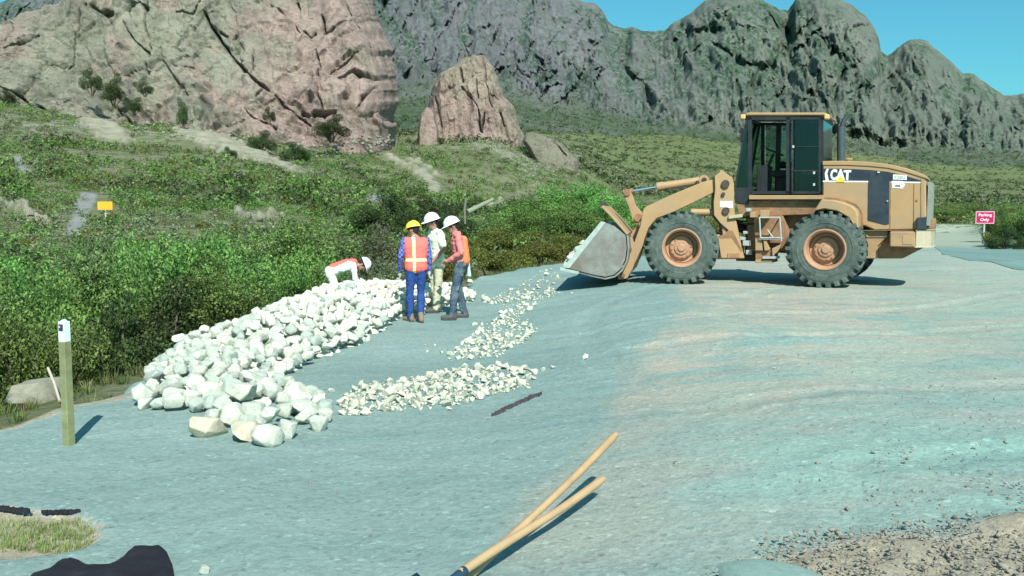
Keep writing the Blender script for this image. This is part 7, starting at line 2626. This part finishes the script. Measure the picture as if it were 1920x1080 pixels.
# low uneven black tarp in the corner
def blotch():
    out = [(52, 1078), (85, 1068), (112, 1046), (150, 1048), (172, 1058), (200, 1056), (222, 1044), (245, 1025), (268, 1023), (292, 1024), (304, 1021), (314, 1030), (325, 1055), (330, 1085), (330, 1140), (40, 1140)]
    out = [(u * 1.0, v) for u, v in out]
    W = [at_z(u, v, -0.28) for u, v in out]
    poly = np.array([(p.x, p.y) for p in W])
    x0, x1, y0, y1 = poly[:, 0].min(), poly[:, 0].max(), poly[:, 1].min(), poly[:, 1].max()
    nx, ny = 120, 110
    X, Y = np.meshgrid(np.linspace(x0, x1, nx), np.linspace(y0, y1, ny))
    sd = poly_sd(X, Y, poly)
    h = 0.03 * np.clip(-sd / 0.03, 0, 1) ** 0.5 + np.clip(-sd, 0, .3) * 0.10 * (1 + fbm(np.stack([X * 4, Y * 4, 0 * X], -1), 3, 61)) + 0.02 * ridged(np.stack([X * 7, Y * 7, 0 * X], -1), 3, 62) * np.clip(-sd / 0.05, 0, 1)
    Z = pad_z(X, Y) + h - 0.01
    keep = (np.maximum.reduce([sd[:-1, :-1], sd[1:, 1:], sd[:-1, 1:], sd[1:, :-1]]) < 0.008).ravel()
    me = np_mesh('blotch', np.stack([X, Y, Z], -1), grid_faces(ny, nx, keep), smooth=True)  # near-black low patch with an uneven top
    return tag(link('blotch', me, M_dullblack), 'low uneven black tarp lying in the lower left corner', 'blotch')
blotch()
# flat pale stone in the rough dirt at the bottom right
o = link('flat_stone', boulder_mesh('flat_stone', 77, 0.28, 4, 0.05, 5))
o.data.materials.append(simple_mat('pale_flat_stone', (0.19, 0.29, 0.265), 0.9, var=0.12, scale=6, bump=0.2))
p = at_z(1440, 1082, -0.02)
o.location = (p.x, p.y - 0.02, p.z - 0.02)
o.scale = (0.25, 0.24, 0.12)
tag(o, 'smooth pale flat stone half buried in the rough dirt at the bottom edge', 'stone')
o = link('stone', ST[3])
p = at_z(382, 1074, -0.28)
o.location = (p.x, p.y, ground_at(p.x, p.y) + 0.012)
o.scale = (0.035,) * 3
tag(o, 'single small pale stone right of the black tarp in the corner', 'stone')

# ---------------------------------------------------------------- signs
def board(name, label, cat, u0, u1, v0, v1, y, vbase, mat, rim=None, lines=(), th=0.02, pole=0.05, yaw=0.0, mtxt=None):
    pL, pR = at_y(u0, v1, y), at_y(u1, v0, y)
    cx, w, h = (pL.x + pR.x) / 2, pR.x - pL.x, pR.z - pL.z
    zb = land1(cx, y)
    t = thing(name, label, cat, (cx, y, zb), yaw)
    zc = (pL.z + pR.z) / 2 - zb
    bm = bmesh.new()
    add_box(bm, (0, 0, zc), (w, th, h))
    pn = bm_obj('panel', bm, rim or mat, t)
    if rim:
        bm = bmesh.new()
        add_box(bm, (0, -th / 2 - 0.003, zc), (w * 0.90, 0.004, h * 0.84))
        bm_obj('face', bm, mat, pn)
    bm = bmesh.new()
    add_box(bm, (0, th / 2 + pole / 2, zc / 2 - 0.1), (pole, pole, zc + 0.2))
    bm_obj('pole', bm, M_lgrey, t)
    for txt, fx, fw, fz, fh in lines:
        cu = bpy.data.curves.new('t', 'FONT')
        cu.body = txt
        cu.offset = 0.02
        to = bpy.data.objects.new('t', cu)
        me = bake(to)
        n = len(me.vertices)
        co = np.zeros(n * 3)
        me.vertices.foreach_get('co', co)
        co = co.reshape(-1, 3)
        mn, mx = co.min(0), co.max(0)
        out = np.zeros_like(co)
        out[:, 0] = w * (fx + fw * ((co[:, 0] - mn[0]) / (mx[0] - mn[0]) - 0.5))
        out[:, 2] = zc + h * (fz + fh * ((co[:, 1] - mn[1]) / (mx[1] - mn[1]) - 0.5))
        out[:, 1] = -th / 2 - 0.010
        me.vertices.foreach_set('co', out.ravel())
        me.update()
        link('lettering', me, mtxt, pn)
    return t
M_maroon = simple_mat('maroon_sign_face', (0.36, 0.012, 0.075), 0.45, var=0.04)
M_pinkw = simple_mat('sign_white_print', (0.85, 0.62, 0.72), 0.5, var=0.02)
M_pinkr = simple_mat('sign_rim', (0.55, 0.30, 0.38), 0.5, var=0.04)
board('road_sign', 'maroon sign with two lines of white lettering on a pole by the road', 'sign', 1828.5, 1865, 396, 419.5, 43.0, 443, M_maroon, M_pinkr, (('Parking', 0.0, 0.70, 0.17, 0.30), ('Only', -0.02, 0.46, -0.20, 0.30)), 0.03, 0.07, 0.0, M_pinkw)
M_osign = simple_mat('orange_sign_face', (0.80, 0.36, 0.03), 0.5, var=0.08)
board('small_sign', 'small orange yellow sign beside the grey dirt trail on the slope', 'sign', 184, 210, 378, 393, 50.0, 400, M_osign, None, (), 0.03, 0.08, 0.1)


bpy.data.scenes.remove(scratch)
